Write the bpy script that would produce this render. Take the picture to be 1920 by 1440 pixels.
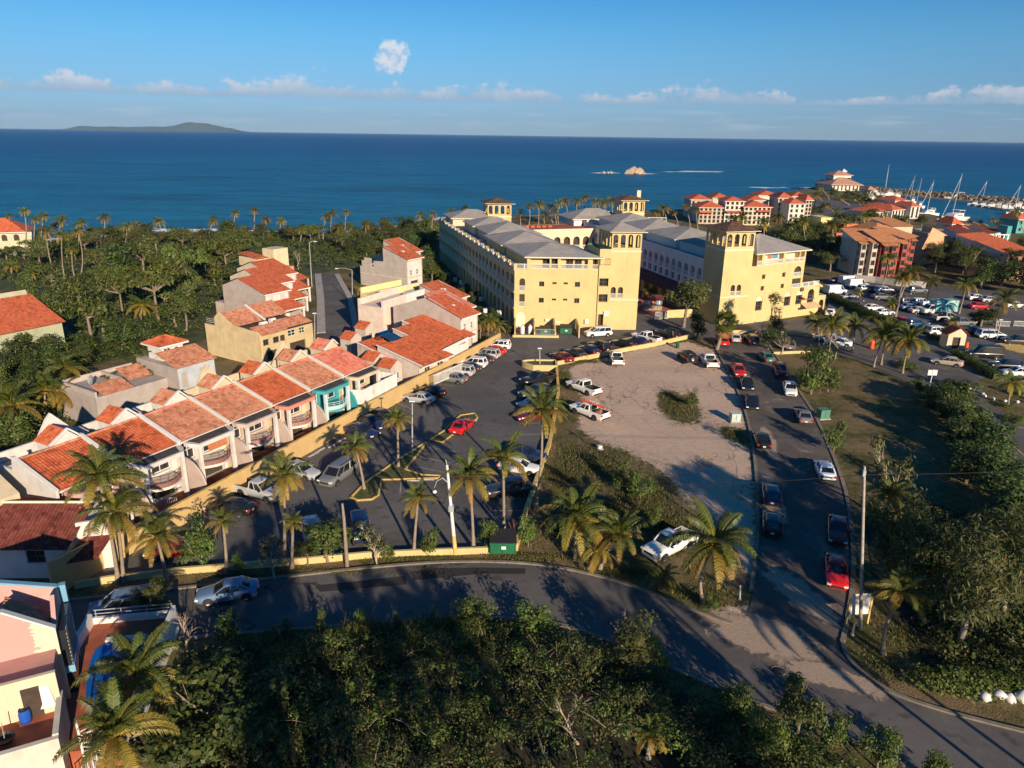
import bpy, math, random
from mathutils import Vector, Matrix
from math import sin, cos, pi, radians, atan2, sqrt, hypot
random.seed(7)
S = bpy.context.scene
COL = S.collection
for o in list(bpy.data.objects): bpy.data.objects.remove(o)

# ------------------------------------------------------------------ camera
F, H = 1371.0, 35.0                      # focal length in photograph pixels, drone height in metres
PITCH, ROLL = radians(18.83), radians(0.794)
cam_d = bpy.data.cameras.new('camera'); cam = bpy.data.objects.new('camera', cam_d); COL.objects.link(cam)
cam_d.sensor_width = 36.0; cam_d.lens = F / 1920 * 36.0
cam_d.clip_start = 0.5; cam_d.clip_end = 90000.0
cam.matrix_world = Matrix.Translation((0, 0, H)) @ Matrix.Rotation(pi / 2 - PITCH, 4, 'X') @ Matrix.Rotation(ROLL, 4, 'Z')
S.camera = cam
S.render.resolution_x, S.render.resolution_y = 1024, 768

# ------------------------------------------------------------------ sun, sky, exposure
SUN_EL = radians(17.5)
SUN_DIR = Vector((0.41, -0.91, 0)).normalized()         # where the sun stands, seen from the scene
sun_d = bpy.data.lights.new('sun', 'SUN'); sun = bpy.data.objects.new('sun', sun_d); COL.objects.link(sun)
sun_d.energy = 5.0; sun_d.angle = radians(0.53); sun_d.color = (1.0, 0.82, 0.60)
sv = Vector((SUN_DIR.x * cos(SUN_EL), SUN_DIR.y * cos(SUN_EL), sin(SUN_EL)))
sun.rotation_euler = sv.to_track_quat('Z', 'Y').to_euler(); sun.location = (40, -60, 90)
VS = S.view_settings
VS.view_transform = 'Standard'; VS.look = 'None'; VS.gamma = 1.0; VS.use_curve_mapping = False; VS.exposure = 0.6

W = bpy.data.worlds.new('World'); S.world = W; W.use_nodes = True
NT = W.node_tree; NT.nodes.clear()
class G:                                               # small node-graph helper
    def __init__(s, nt): s.nt = nt
    def n(s, t, **k):
        n = s.nt.nodes.new(t)
        for a, b in k.items(): setattr(n, a, b)
        return n
    def put(s, sock, v):
        if isinstance(v, bpy.types.NodeSocket): s.nt.links.new(v, sock)
        else:
            if isinstance(v, (tuple, list)) and len(v) == 3 and sock.type == 'RGBA': v = (*v, 1)
            sock.default_value = v
    def m(s, op, a, b=0.0, c=0.0, clamp=False):
        n = s.n('ShaderNodeMath', operation=op, use_clamp=clamp)
        s.put(n.inputs[0], a); s.put(n.inputs[1], b); s.put(n.inputs[2], c)
        return n.outputs[0]
    def vm(s, op, a, b=(0, 0, 0)):
        n = s.n('ShaderNodeVectorMath', operation=op); s.put(n.inputs[0], a); s.put(n.inputs[1], b); return n.outputs[0]
    def comb(s, x, y, z):
        n = s.n('ShaderNodeCombineXYZ'); s.put(n.inputs[0], x); s.put(n.inputs[1], y); s.put(n.inputs[2], z); return n.outputs[0]
    def noise(s, vec, scale=5, detail=4, rough=0.55, col=False, dist=0.0):
        n = s.n('ShaderNodeTexNoise'); s.put(n.inputs['Vector'], vec)
        n.inputs['Scale'].default_value = scale; n.inputs['Detail'].default_value = detail
        n.inputs['Roughness'].default_value = rough; n.inputs['Distortion'].default_value = dist
        return n.outputs[1 if col else 0]
    def ramp(s, fac, stops, interp='LINEAR'):
        n = s.n('ShaderNodeValToRGB'); s.put(n.inputs[0], fac); cr = n.color_ramp; cr.interpolation = interp
        while len(cr.elements) < len(stops): cr.elements.new(0.5)
        for e, (p, c) in zip(cr.elements, stops): e.position = p; e.color = (*c, 1) if len(c) == 3 else c
        return n.outputs[0]
    def mr(s, v, a, b, c=0.0, d=1.0, smooth=True):
        n = s.n('ShaderNodeMapRange'); n.interpolation_type = 'SMOOTHSTEP' if smooth else 'LINEAR'
        for i, q in enumerate((v, a, b, c, d)): s.put(n.inputs[i], q)
        return n.outputs[0]
    def mix(s, fac, a, b, blend='MIX'):
        n = s.n('ShaderNodeMix', data_type='RGBA', blend_type=blend)
        s.put(n.inputs[0], fac); s.put(n.inputs[6], a); s.put(n.inputs[7], b); return n.outputs[2]

g = G(NT)
sky = g.n('ShaderNodeTexSky', sky_type='NISHITA'); sky.sun_disc = False
sky.sun_elevation = SUN_EL; sky.sun_rotation = atan2(SUN_DIR.x, SUN_DIR.y); sky.altitude = 40
sky.air_density = 1.0; sky.dust_density = 0.0; sky.ozone_density = 6.0
tc = g.n('ShaderNodeTexCoord'); sep = g.n('ShaderNodeSeparateXYZ'); g.put(sep.inputs[0], tc.outputs['Generated'])
az = g.m('ARCTAN2', sep.outputs[0], sep.outputs[1]); el = g.m('ARCSINE', sep.outputs[2])
azd = g.m('MULTIPLY', az, 57.2958); eld = g.m('MULTIPLY', el, 57.2958)          # degrees
# trade-wind cumulus: one band of flat-based clouds low over the sea, all the way round the horizon
big = g.noise(g.comb(g.m('MULTIPLY', azd, 0.11), 3.7, 0.0), 1.0, 3.0)
med = g.noise(g.comb(g.m('MULTIPLY', azd, 0.36), g.m('MULTIPLY', eld, 0.75), 1.3), 1.0, 6.0, 0.62)
fine = g.noise(g.comb(g.m('MULTIPLY', azd, 2.0), g.m('MULTIPLY', eld, 2.0), 7.3), 1.0, 6.0, 0.6)
puff = g.m('ADD', g.m('MULTIPLY', med, 0.72), g.m('MULTIPLY', fine, 0.28))
base = g.m('ADD', 2.05, g.m('MULTIPLY', big, 0.35))
hgt = g.m('MULTIPLY', g.mr(big, 0.34, 0.64, 0.42, 1.0), 1.75)
rel = g.m('DIVIDE', g.m('SUBTRACT', eld, base), hgt)                                # 0 base .. 1 top
thr = g.m('ADD', 0.285, g.m('MULTIPLY', rel, 0.29))
c1 = g.m('MULTIPLY', g.mr(g.m('SUBTRACT', puff, thr), 0.0, 0.12), g.mr(g.m('ADD', rel, g.m('MULTIPLY', g.m('SUBTRACT', fine, 0.5), 0.35)), -0.06, 0.10))
# one tall tower of cloud left of the middle, leaning to the right
ta = g.m('SUBTRACT', azd, g.m('ADD', -8.9, g.m('MULTIPLY', g.m('SUBTRACT', eld, 5.0), 0.22)))
tw = g.m('SUBTRACT', 1.0, g.m('ADD', g.m('POWER', g.m('DIVIDE', ta, 1.45), 2.0), g.m('POWER', g.m('DIVIDE', g.m('SUBTRACT', eld, 5.05), 1.55), 2.0)))
c2 = g.mr(g.m('ADD', g.m('MULTIPLY', tw, 0.95), g.m('MULTIPLY', g.m('SUBTRACT', g.m('ADD', g.m('MULTIPLY', med, 0.35), g.m('MULTIPLY', fine, 0.65)), 0.52), 2.7)), 0.15, 0.75)
# thin far layers beneath the band and a few high wisps
st = g.noise(g.comb(g.m('MULTIPLY', azd, 0.22), g.m('MULTIPLY', eld, 2.2), 4.0), 1.0, 5.0, 0.6)
c3 = g.m('MULTIPLY', g.mr(st, 0.48, 0.72), g.m('MULTIPLY', g.mr(eld, 0.1, 0.8), g.mr(eld, 2.3, 1.4)))
wi = g.noise(g.comb(g.m('MULTIPLY', azd, 0.10), g.m('MULTIPLY', eld, 1.3), 9.0), 1.0, 6.0, 0.65)
c4 = g.m('MULTIPLY', g.mr(wi, 0.64, 0.80), g.m('MULTIPLY', g.mr(eld, 2.6, 3.6), g.mr(eld, 9.5, 6.0)))
lit = g.mr(g.m('ADD', g.m('MULTIPLY', rel, 0.55), g.m('MULTIPLY', puff, 1.1)), 0.5, 1.15)
ccol = g.mix(lit, (0.34, 0.44, 0.58), (0.80, 0.74, 0.74))
lit2 = g.mr(fine, 0.35, 0.62); ccol2 = g.mix(lit2, (0.52, 0.62, 0.75), (0.80, 0.80, 0.82))
bg = g.n('ShaderNodeBackground'); bg.inputs[1].default_value = 0.072
hs = g.n('ShaderNodeHueSaturation'); hs.inputs['Saturation'].default_value = 1.22; g.put(hs.inputs['Color'], sky.outputs[0])
hzf = g.mix(g.mr(eld, 0.0, 7.5), (0.47, 0.61, 0.92), (0.97, 0.98, 0.98))          # marine air low over the sea keeps the horizon blue
g.put(bg.inputs[0], g.mix(1.0, hs.outputs[0], hzf, 'MULTIPLY'))
def over(under, cov, col, amount):
    b = g.n('ShaderNodeBackground'); g.put(b.inputs[0], col); b.inputs[1].default_value = 0.68
    mx = g.n('ShaderNodeMixShader'); g.put(mx.inputs[0], g.m('MULTIPLY', cov, amount)); g.put(mx.inputs[1], under); g.put(mx.inputs[2], b.outputs[0])
    return mx.outputs[0]
sh = over(bg.outputs[0], c4, (0.42, 0.56, 0.68), 0.45)
sh = over(sh, c3, (0.52, 0.61, 0.68), 0.55)
sh = over(sh, c2, ccol2, 0.80)
sh = over(sh, c1, ccol, 0.66)
wo = g.n('ShaderNodeOutputWorld'); g.put(wo.inputs[0], sh)
# ------------------------------------------------------------------ survey: ground points read off the photograph, in metres
cp, sp, cr_, sr_ = cos(PITCH), sin(PITCH), cos(ROLL), sin(ROLL)
def ray(px, py):
    a = (px - 960) / F; b = -(py - 720) / F
    x = a * cr_ - b * sr_; y = a * sr_ + b * cr_
    return x, cp + y * sp, -sp + y * cp
def P(px, py, z=0.0):
    r = ray(px, py); t = (z - H) / r[2]; return r[0] * t, r[1] * t
def ZY(px, py, Y):
    r = ray(px, py); t = Y / r[1]; return r[0] * t, H + r[2] * t      # x and height of a point at distance Y

# ------------------------------------------------------------------ materials
MATS = {}
def new_mat(name):
    m = bpy.data.materials.new(name); m.use_nodes = True; nt = m.node_tree; nt.nodes.clear()
    gg = G(nt); out = gg.n('ShaderNodeOutputMaterial'); b = gg.n('ShaderNodeBsdfPrincipled'); gg.put(out.inputs[0], b.outputs[0])
    MATS[name] = m
    return m, gg, b, out
def pos(gg): return gg.n('ShaderNodeNewGeometry').outputs['Position']
def bump(gg, b, h, strength=0.3, dist=0.05):
    n = gg.n('ShaderNodeBump'); n.inputs['Strength'].default_value = strength; n.inputs['Distance'].default_value = dist
    gg.put(n.inputs['Height'], h); gg.put(b.inputs['Normal'], n.outputs[0])
def simple(name, col, rough=0.7, var=0.12, scale=1.5, metal=0.0, spec=0.4, bmp=0.0, bscale=20, streak=False):
    m, gg, b, o = new_mat(name); p = pos(gg)
    nz = gg.noise(p, scale, 5, 0.6); c = col
    lo = tuple(x * (1 - var) for x in c); hi = tuple(min(1, x * (1 + var)) for x in c)
    k = gg.ramp(nz, [(0.3, lo), (0.7, hi)])
    if streak:
        q = gg.vm('MULTIPLY', p, (1.6, 1.6, 0.16)); s = gg.noise(q, 1.3, 6, 0.65)
        k = gg.mix(gg.mr(s, 0.54, 0.78, 0.0, 0.45), k, tuple(x * 0.55 for x in c))
    gg.put(b.inputs['Base Color'], k); b.inputs['Roughness'].default_value = rough; b.inputs['Metallic'].default_value = metal
    b.inputs['Specular IOR Level'].default_value = spec
    if bmp: bump(gg, b, gg.noise(p, bscale, 4), bmp, 0.03)
    return m
def objcol(name, rough=0.8, spec=0.3, coat=0.0, stain=True, metal=0.0):
    m, gg, b, o = new_mat(name); p = pos(gg); oi = gg.n('ShaderNodeObjectInfo'); c = oi.outputs['Color']
    if stain:
        nz = gg.noise(p, 0.7, 6, 0.65); c1 = gg.mix(gg.mr(nz, 0.35, 0.75, 0.0, 0.30), c, (0.30, 0.26, 0.22), 'MULTIPLY')
        q = gg.vm('MULTIPLY', p, (2.2, 2.2, 0.14)); s = gg.noise(q, 1.2, 6, 0.7)
        c1 = gg.mix(gg.mr(s, 0.56, 0.80, 0.0, 0.42), c1, (0.25, 0.22, 0.20), 'MULTIPLY')
        gg.put(b.inputs['Base Color'], c1); bump(gg, b, gg.noise(p, 14, 4), 0.12, 0.02)
    else:
        d = gg.noise(p, 3.0, 4); gg.put(b.inputs['Base Color'], gg.mix(gg.mr(d, 0.5, 0.8, 0.0, 0.10), c, (0.25, 0.22, 0.18)))
    b.inputs['Roughness'].default_value = rough; b.inputs['Specular IOR Level'].default_value = spec
    b.inputs['Coat Weight'].default_value = coat; b.inputs['Coat Roughness'].default_value = 0.06; b.inputs['Metallic'].default_value = metal
    return m
STUCCO = objcol('stucco'); PAINT = objcol('car_paint', 0.30, 0.45, 0.6, False)
FLAT = objcol('matt_paint', 0.55, 0.4, 0.0, False)
YELLOW = simple('yellow_render', (0.56, 0.43, 0.20), 0.85, 0.09, 0.35, bmp=0.1, streak=True)
CREAM = simple('cream_render', (0.60, 0.51, 0.36), 0.85, 0.08, 0.6, streak=True)
WHITE = simple('white_paint', (0.66, 0.64, 0.61), 0.7, 0.07, 1.1)
TRIM = simple('pale_trim', (0.64, 0.57, 0.42), 0.8, 0.05)
CONC = simple('concrete', (0.36, 0.33, 0.29), 0.9, 0.22, 0.9, bmp=0.2)
KERB = simple('kerb_concrete', (0.20, 0.17, 0.135), 0.9, 0.25, 1.4, bmp=0.2)
KERBY = simple('kerb_yellow_paint', (0.62, 0.42, 0.14), 0.85, 0.22, 2.0, bmp=0.1)
GLASS = simple('window_glass', (0.020, 0.024, 0.028), 0.08, 0.1, 1, spec=0.8)
CGLASS = simple('car_glass', (0.012, 0.014, 0.016), 0.05, 0.1, 1, spec=0.9)
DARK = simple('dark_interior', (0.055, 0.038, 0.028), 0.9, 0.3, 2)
BROWNW = simple('brown_frame', (0.13, 0.075, 0.045), 0.6, 0.15, 3)
RUBBER = simple('rubber', (0.022, 0.022, 0.022), 0.85, 0.2, 5)
RIM = simple('wheel_rim', (0.50, 0.50, 0.50), 0.35, 0.1, 5, metal=0.7)
BLACK = simple('black_plastic', (0.022, 0.022, 0.023), 0.55, 0.2, 4)
LAMPW = simple('lamp_glass', (0.72, 0.72, 0.70), 0.12, 0.05, 4, spec=0.8)
LAMPR = simple('lamp_red', (0.45, 0.018, 0.012), 0.2, 0.05, 4, spec=0.7)
GALV = simple('galvanised_steel', (0.45, 0.46, 0.46), 0.45, 0.12, 3, metal=0.4)
STEEL = simple('polished_steel', (0.62, 0.62, 0.62), 0.16, 0.05, 3, metal=1.0)
DGREEN = simple('green_enamel', (0.012, 0.12, 0.055), 0.5, 0.22, 2.0)
WOOD = simple('weathered_wood', (0.28, 0.22, 0.16), 0.85, 0.25, 3)
TERRA = simple('terracotta_floor', (0.34, 0.095, 0.045), 0.8, 0.22, 1.2)
BRICKP = simple('red_paving', (0.36, 0.12, 0.08), 0.85, 0.2, 1.5)
ORANGE = simple('orange_plastic', (0.75, 0.09, 0.02), 0.5, 0.08, 4)
SAND = simple('sand', (0.55, 0.45, 0.32), 0.95, 0.12, 0.3)
ROCK = simple('rock', (0.30, 0.235, 0.17), 0.95, 0.4, 0.4, bmp=0.6, bscale=3)
POOL = simple('pool_water', (0.010, 0.11, 0.42), 0.05, 0.1, 0.6, spec=0.6)
TEALP = simple('teal_pool', (0.02, 0.33, 0.30), 0.08, 0.1, 0.6, spec=0.6)
FOAM = simple('foam', (0.85, 0.87, 0.88), 0.9, 0.05)
def tile_mat(name, a, b2, c):
    m, gg, b, o = new_mat(name); p = pos(gg)
    n1 = gg.noise(p, 0.9, 5, 0.65); n2 = gg.noise(p, 9.0, 3)
    k = gg.ramp(n1, [(0.28, a), (0.5, b2), (0.74, c)])
    k = gg.mix(gg.mr(n2, 0.50, 0.75, 0.0, 0.55), k, tuple(x * 0.45 for x in b2))
    vo = gg.n('ShaderNodeTexVoronoi'); gg.put(vo.inputs['Vector'], p); vo.inputs['Scale'].default_value = 2.6; sc_ = gg.n('ShaderNodeSeparateColor'); gg.put(sc_.inputs[0], vo.outputs['Color'])
    k = gg.mix(gg.mr(sc_.outputs[0], 0.2, 1.0, 0.0, 0.38, False), k, tuple(min(1, x * 1.35 + 0.03) for x in c)); k = gg.mix(gg.mr(sc_.outputs[1], 0.82, 0.9, 0.0, 0.5), k, tuple(x * 0.5 for x in a))
    k = gg.mix(gg.mr(gg.noise(p, 0.45, 7, 0.75), 0.56, 0.72, 0.0, 0.55), k, (0.085, 0.06, 0.045))
    gg.put(b.inputs['Base Color'], k); b.inputs['Roughness'].default_value = 0.85; b.inputs['Specular IOR Level'].default_value = 0.25
    bump(gg, b, n2, 0.3, 0.03); return m
T_RED = tile_mat('roof_tile_red', (0.34, 0.075, 0.030), (0.46, 0.105, 0.040), (0.54, 0.15, 0.06))
T_OLD = tile_mat('roof_tile_weathered', (0.36, 0.13, 0.07), (0.47, 0.185, 0.10), (0.56, 0.29, 0.19))
T_PINK = tile_mat('roof_tile_pink', (0.50, 0.14, 0.09), (0.60, 0.18, 0.115), (0.62, 0.25, 0.18))
T_SMOOTH = tile_mat('roof_painted_red', (0.42, 0.085, 0.035), (0.50, 0.11, 0.045), (0.54, 0.14, 0.06))
T_MAROON = tile_mat('roof_maroon', (0.10, 0.022, 0.018), (0.14, 0.032, 0.025), (0.18, 0.05, 0.035))
T_BROWN = tile_mat('roof_brown', (0.085, 0.042, 0.026), (0.115, 0.058, 0.036), (0.15, 0.085, 0.052))
def grey_roof(name, patch):
    m, gg, b, o = new_mat(name); p = pos(gg); s = gg.n('ShaderNodeSeparateXYZ'); gg.put(s.inputs[0], p)
    n1 = gg.noise(p, 0.35, 6, 0.7); n2 = gg.noise(p, 4.0, 4)
    k = gg.ramp(n1, [(0.3, (0.24, 0.225, 0.21)), (0.55, (0.34, 0.31, 0.285)), (0.75, (0.42, 0.385, 0.35))])
    rows = gg.m('FRACT', gg.m('MULTIPLY', s.outputs[2], 4.2)); cols = gg.m('FRACT', gg.m('MULTIPLY', gg.m('ADD', s.outputs[0], gg.m('MULTIPLY', s.outputs[1], 0.27)), 1.9))
    ln = gg.m('MAXIMUM', gg.mr(rows, 0.86, 1.0), gg.mr(cols, 0.92, 1.0))
    k = gg.mix(gg.m('MULTIPLY', ln, 0.5), k, (0.13, 0.12, 0.115))
    if patch: k = gg.mix(gg.mr(gg.m('ADD', n1, gg.m('MULTIPLY', n2, 0.1)), 0.44, 0.50), gg.mix(n2, (0.20, 0.24, 0.30), (0.29, 0.34, 0.40)), k)
    gg.put(b.inputs['Base Color'], k); b.inputs['Roughness'].default_value = 0.9; bump(gg, b, gg.m('SUBTRACT', n2, ln), 0.4, 0.04); return m
T_GREY = grey_roof('grey_shingle', False); T_BLUE = grey_roof('blue_grey_membrane', True)
def asphalt(name, base, sandy, crack):
    m, gg, b, o = new_mat(name); p = pos(gg)
    n1 = gg.noise(p, 0.13, 5, 0.6); n2 = gg.noise(p, 1.1, 6, 0.7); n3 = gg.noise(p, 22, 3)
    k = gg.ramp(n1, [(0.3, tuple(x * 0.75 for x in base)), (0.7, tuple(x * 1.3 for x in base))])
    k = gg.mix(gg.mr(n2, 0.3, 0.8, 0.0, 0.45), k, tuple(x * 1.7 for x in base))
    if sandy: k = gg.mix(gg.mr(gg.noise(p, 0.22, 6, 0.72, dist=0.6), 0.56, 0.68, 0.0, sandy), k, (0.34, 0.255, 0.185))
    st = gg.noise(p, 0.6, 3); k = gg.mix(gg.mr(st, 0.60, 0.72, 0.0, 0.55), k, tuple(x * 0.4 for x in base)); k = gg.mix(gg.mr(gg.noise(p, 0.07, 2), 0.52, 0.54, 0.0, 0.28), k, tuple(x * 0.55 for x in base))
    if crack:
        v = gg.n('ShaderNodeTexVoronoi', feature='DISTANCE_TO_EDGE')
        sc = gg.n('ShaderNodeVectorMath', operation='SCALE'); gg.put(sc.inputs[0], gg.noise(p, 0.7, 5, col=True)); sc.inputs[3].default_value = 5.0
        gg.put(v.inputs['Vector'], gg.vm('ADD', p, sc.outputs[0])); v.inputs['Scale'].default_value = crack
        k = gg.mix(gg.m('MULTIPLY', gg.mr(v.outputs['Distance'], 0.010, 0.002, 0.0, 0.75), gg.mr(n1, 0.42, 0.55)), k, (0.022, 0.020, 0.019))
    gg.put(b.inputs['Base Color'], k); b.inputs['Roughness'].default_value = 0.88; b.inputs['Specular IOR Level'].default_value = 0.25
    bump(gg, b, n3, 0.25, 0.02); return m
ASPH = asphalt('asphalt', (0.108, 0.100, 0.096), 0.0, 0.06)
ASPHR = asphalt('asphalt_worn', (0.115, 0.098, 0.086), 0.9, 0.14)
ASPHN = asphalt('asphalt_road', (0.105, 0.098, 0.094), 0.3, 0.03)
def leaf_mat(name, cols, trans=0.25, rough=0.6):
    m = bpy.data.materials.new(name); m.use_nodes = True; nt = m.node_tree; nt.nodes.clear(); gg = G(nt)
    out = gg.n('ShaderNodeOutputMaterial'); ge = gg.n('ShaderNodeNewGeometry')
    n = len(cols); k = gg.ramp(ge.outputs['Random Per Island'], [(i / max(1, n - 1), c) for i, c in enumerate(cols)])
    oi = gg.n('ShaderNodeObjectInfo'); hv = gg.n('ShaderNodeHueSaturation'); gg.put(hv.inputs['Color'], k)
    gg.put(hv.inputs['Hue'], gg.m('ADD', 0.485, gg.m('MULTIPLY', oi.outputs['Random'], 0.03))); gg.put(hv.inputs['Value'], gg.m('ADD', 0.8, gg.m('MULTIPLY', oi.outputs['Random'], 0.45)))
    b = gg.n('ShaderNodeBsdfPrincipled'); gg.put(b.inputs['Base Color'], hv.outputs[0]); b.inputs['Roughness'].default_value = rough; b.inputs['Specular IOR Level'].default_value = 0.3
    t = gg.n('ShaderNodeBsdfTranslucent'); gg.put(t.inputs[0], hv.outputs[0]); mx = gg.n('ShaderNodeMixShader'); mx.inputs[0].default_value = trans
    gg.put(mx.inputs[1], b.outputs[0]); gg.put(mx.inputs[2], t.outputs[0]); gg.put(out.inputs[0], mx.outputs[0]); MATS[name] = m; return m
L_MID = leaf_mat('leaves_mid_green', [(0.045, 0.072, 0.015), (0.080, 0.112, 0.023), (0.13, 0.150, 0.032)])
L_DARK = leaf_mat('leaves_dark_green', [(0.022, 0.045, 0.012), (0.040, 0.070, 0.018), (0.060, 0.085, 0.022)])
L_OLIVE = leaf_mat('leaves_olive', [(0.065, 0.072, 0.022), (0.105, 0.110, 0.034), (0.155, 0.145, 0.050)])
L_LIME = leaf_mat('leaves_bright_green', [(0.065, 0.110, 0.016), (0.105, 0.155, 0.024), (0.155, 0.195, 0.036)])
L_BRUSH = leaf_mat('leaves_brush', [(0.026, 0.040, 0.011), (0.048, 0.068, 0.017), (0.075, 0.092, 0.023), (0.105, 0.098, 0.034), (0.125, 0.080, 0.036)])
L_GRASS = leaf_mat('grass_blades', [(0.060, 0.072, 0.020), (0.110, 0.105, 0.036), (0.20, 0.155, 0.070)], 0.2)
P_GREEN = leaf_mat('palm_green', [(0.055, 0.085, 0.016), (0.085, 0.115, 0.022), (0.135, 0.145, 0.030)], 0.3, 0.45)
P_YEL = leaf_mat('palm_yellowing', [(0.15, 0.14, 0.026), (0.25, 0.185, 0.034), (0.34, 0.20, 0.036)], 0.3, 0.5)
P_DRY = leaf_mat('palm_dry', [(0.34, 0.15, 0.035), (0.40, 0.20, 0.06), (0.26, 0.15, 0.07)], 0.25, 0.7)
BARK = simple('bark', (0.20, 0.155, 0.115), 0.95, 0.3, 4, bmp=0.4, bscale=9)
BARKP = simple('palm_bark', (0.24, 0.19, 0.145), 0.95, 0.25, 5, bmp=0.4, bscale=7)
TWIG = simple('dry_twigs', (0.36, 0.28, 0.21), 0.95, 0.2, 5)
NUT = simple('coconut', (0.38, 0.20, 0.05), 0.6, 0.3, 8)

# ------------------------------------------------------------------ mesh helpers
class MB:
    def __init__(s): s.v = []; s.f = []; s.mi = []; s.sm = []
    def add(s, vs, fs, m=0, smooth=False):
        o = len(s.v); s.v.extend(tuple(q) for q in vs)
        for f in fs: s.f.append(tuple(o + i for i in f)); s.mi.append(m); s.sm.append(smooth)
        return s
    def quad(s, a, b, c, d, m=0): return s.add((a, b, c, d), ((0, 1, 2, 3),), m)
    def poly(s, pts, m=0): return s.add(pts, (tuple(range(len(pts))),), m)
    def box(s, x0, y0, z0, x1, y1, z1, m=0):
        return s.add([(x0, y0, z0), (x1, y0, z0), (x1, y1, z0), (x0, y1, z0), (x0, y0, z1), (x1, y0, z1), (x1, y1, z1), (x0, y1, z1)],
                     [(0, 3, 2, 1), (4, 5, 6, 7), (0, 1, 5, 4), (1, 2, 6, 5), (2, 3, 7, 6), (3, 0, 4, 7)], m)
    def prism(s, pts, z0, z1, m=0, mt=None):
        n = len(pts); a = sum(pts[i][0] * pts[(i + 1) % n][1] - pts[(i + 1) % n][0] * pts[i][1] for i in range(n))
        if a < 0: pts = pts[::-1]
        vs = [(x, y, z0) for x, y in pts] + [(x, y, z1) for x, y in pts]
        s.add(vs, [tuple(range(n))[::-1]] + [(i, (i + 1) % n, n + (i + 1) % n, n + i) for i in range(n)], m)
        s.poly([(x, y, z1) for x, y in pts], m if mt is None else mt); return s
    def extr(s, pts, vec, m=0):
        n = len(pts); v = Vector(vec); b = [tuple(Vector(q) + v) for q in pts]
        return s.add(list(pts) + b, [tuple(range(n))[::-1], tuple(range(n, 2 * n))] + [(i, (i + 1) % n, n + (i + 1) % n, n + i) for i in range(n)], m)
    def bar(s, a, b, w, h=None, m=0):                      # square bar between two points
        h = h or w; a = Vector(a); b = Vector(b); d = (b - a)
        if d.length < 1e-6: return s
        d.normalize(); u = d.cross(Vector((0, 0, 1)))
        if u.length < 1e-3: u = Vector((1, 0, 0))
        u.normalize(); t = u.cross(d); u *= w / 2; t *= h / 2
        vs = [a - u - t, a + u - t, a + u + t, a - u + t, b - u - t, b + u - t, b + u + t, b - u + t]
        return s.add(vs, [(0, 1, 2, 3), (7, 6, 5, 4), (0, 4, 5, 1), (1, 5, 6, 2), (2, 6, 7, 3), (3, 7, 4, 0)], m)
    def tube(s, pts, rs, n=8, m=0, cap=True):
        pts = [Vector(q) for q in pts]; k = len(pts)
        if not hasattr(rs, '__len__'): rs = [rs] * k
        vs = []
        for i, q in enumerate(pts):
            d = (pts[min(i + 1, k - 1)] - pts[max(i - 1, 0)]).normalized(); u = d.cross(Vector((0.13, 0.02, 1)))
            if u.length < 1e-2: u = Vector((1, 0, 0))
            u.normalize(); t = d.cross(u)
            vs += [q + (u * cos(2 * pi * j / n) + t * sin(2 * pi * j / n)) * rs[i] for j in range(n)]
        fs = [(i * n + j, i * n + (j + 1) % n, (i + 1) * n + (j + 1) % n, (i + 1) * n + j) for i in range(k - 1) for j in range(n)]
        s.add(vs, fs, m, True)
        if cap: s.add(vs[:n], [tuple(range(n))[::-1]], m); s.add(vs[-n:], [tuple(range(n))], m)
        return s
    def lathe(s, prof, n=16, m=0, c=(0, 0, 0), axis='z', smooth=True):
        vs = []
        for r, h in prof:
            for j in range(n):
                a = 2 * pi * j / n; x, y = r * cos(a), r * sin(a)
                vs.append((c[0] + x, c[1] + y, c[2] + h) if axis == 'z' else (c[0] + x, c[1] + h, c[2] + y))
        return s.add(vs, [(i * n + j, i * n + (j + 1) % n, (i + 1) * n + (j + 1) % n, (i + 1) * n + j) for i in range(len(prof) - 1) for j in range(n)], m, smooth)
    def mesh(s, name, mats):
        me = bpy.data.meshes.new(name); me.from_pydata(s.v, [], s.f)
        for q in (mats if isinstance(mats, (list, tuple)) else [mats]): me.materials.append(q)
        me.polygons.foreach_set('material_index', s.mi); me.polygons.foreach_set('use_smooth', s.sm); me.update(); return me
    def build(s, name, mats, parent=None, loc=(0, 0, 0), rz=0.0, color=None):
        return put(name, s.mesh(name, mats), parent, loc, rz, color)
def put(name, me, parent=None, loc=(0, 0, 0), rz=0.0, color=None):
    o = bpy.data.objects.new(name, me); COL.objects.link(o); o.location = loc; o.rotation_euler = (0, 0, rz)
    if parent is not None: o.parent = parent
    if color is not None: o.color = (*color, 1)
    return o
def tag(o, label, cat, group=None):
    o['label'] = label; o['category'] = cat
    if group: o['group'] = group
    return o
def struct(o): o['kind'] = 'structure'; return o
def stuff(o, label, cat): o['kind'] = 'stuff'; o['label'] = label; o['category'] = cat; return o
def thing(name, label, cat, loc=(0, 0, 0), rz=0.0, group=None):
    return tag(put(name, None, None, loc, rz), label, cat, group)
KIDS = {}
def kids(o):
    return [c for c in o.children]
def copy_tree(o, parent=None, tint=None, only=None):
    c = o.copy(); COL.objects.link(c); c.parent = parent
    if tint and o.get('tint'): c.color = (*tint, 1)
    for ch in kids(o):
        if only is None or ch.name.split('.')[0] in only: copy_tree(ch, c, tint, only)
    return c
def lerp(a, b, t): return tuple(x + (y - x) * t for x, y in zip(a, b))
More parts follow.
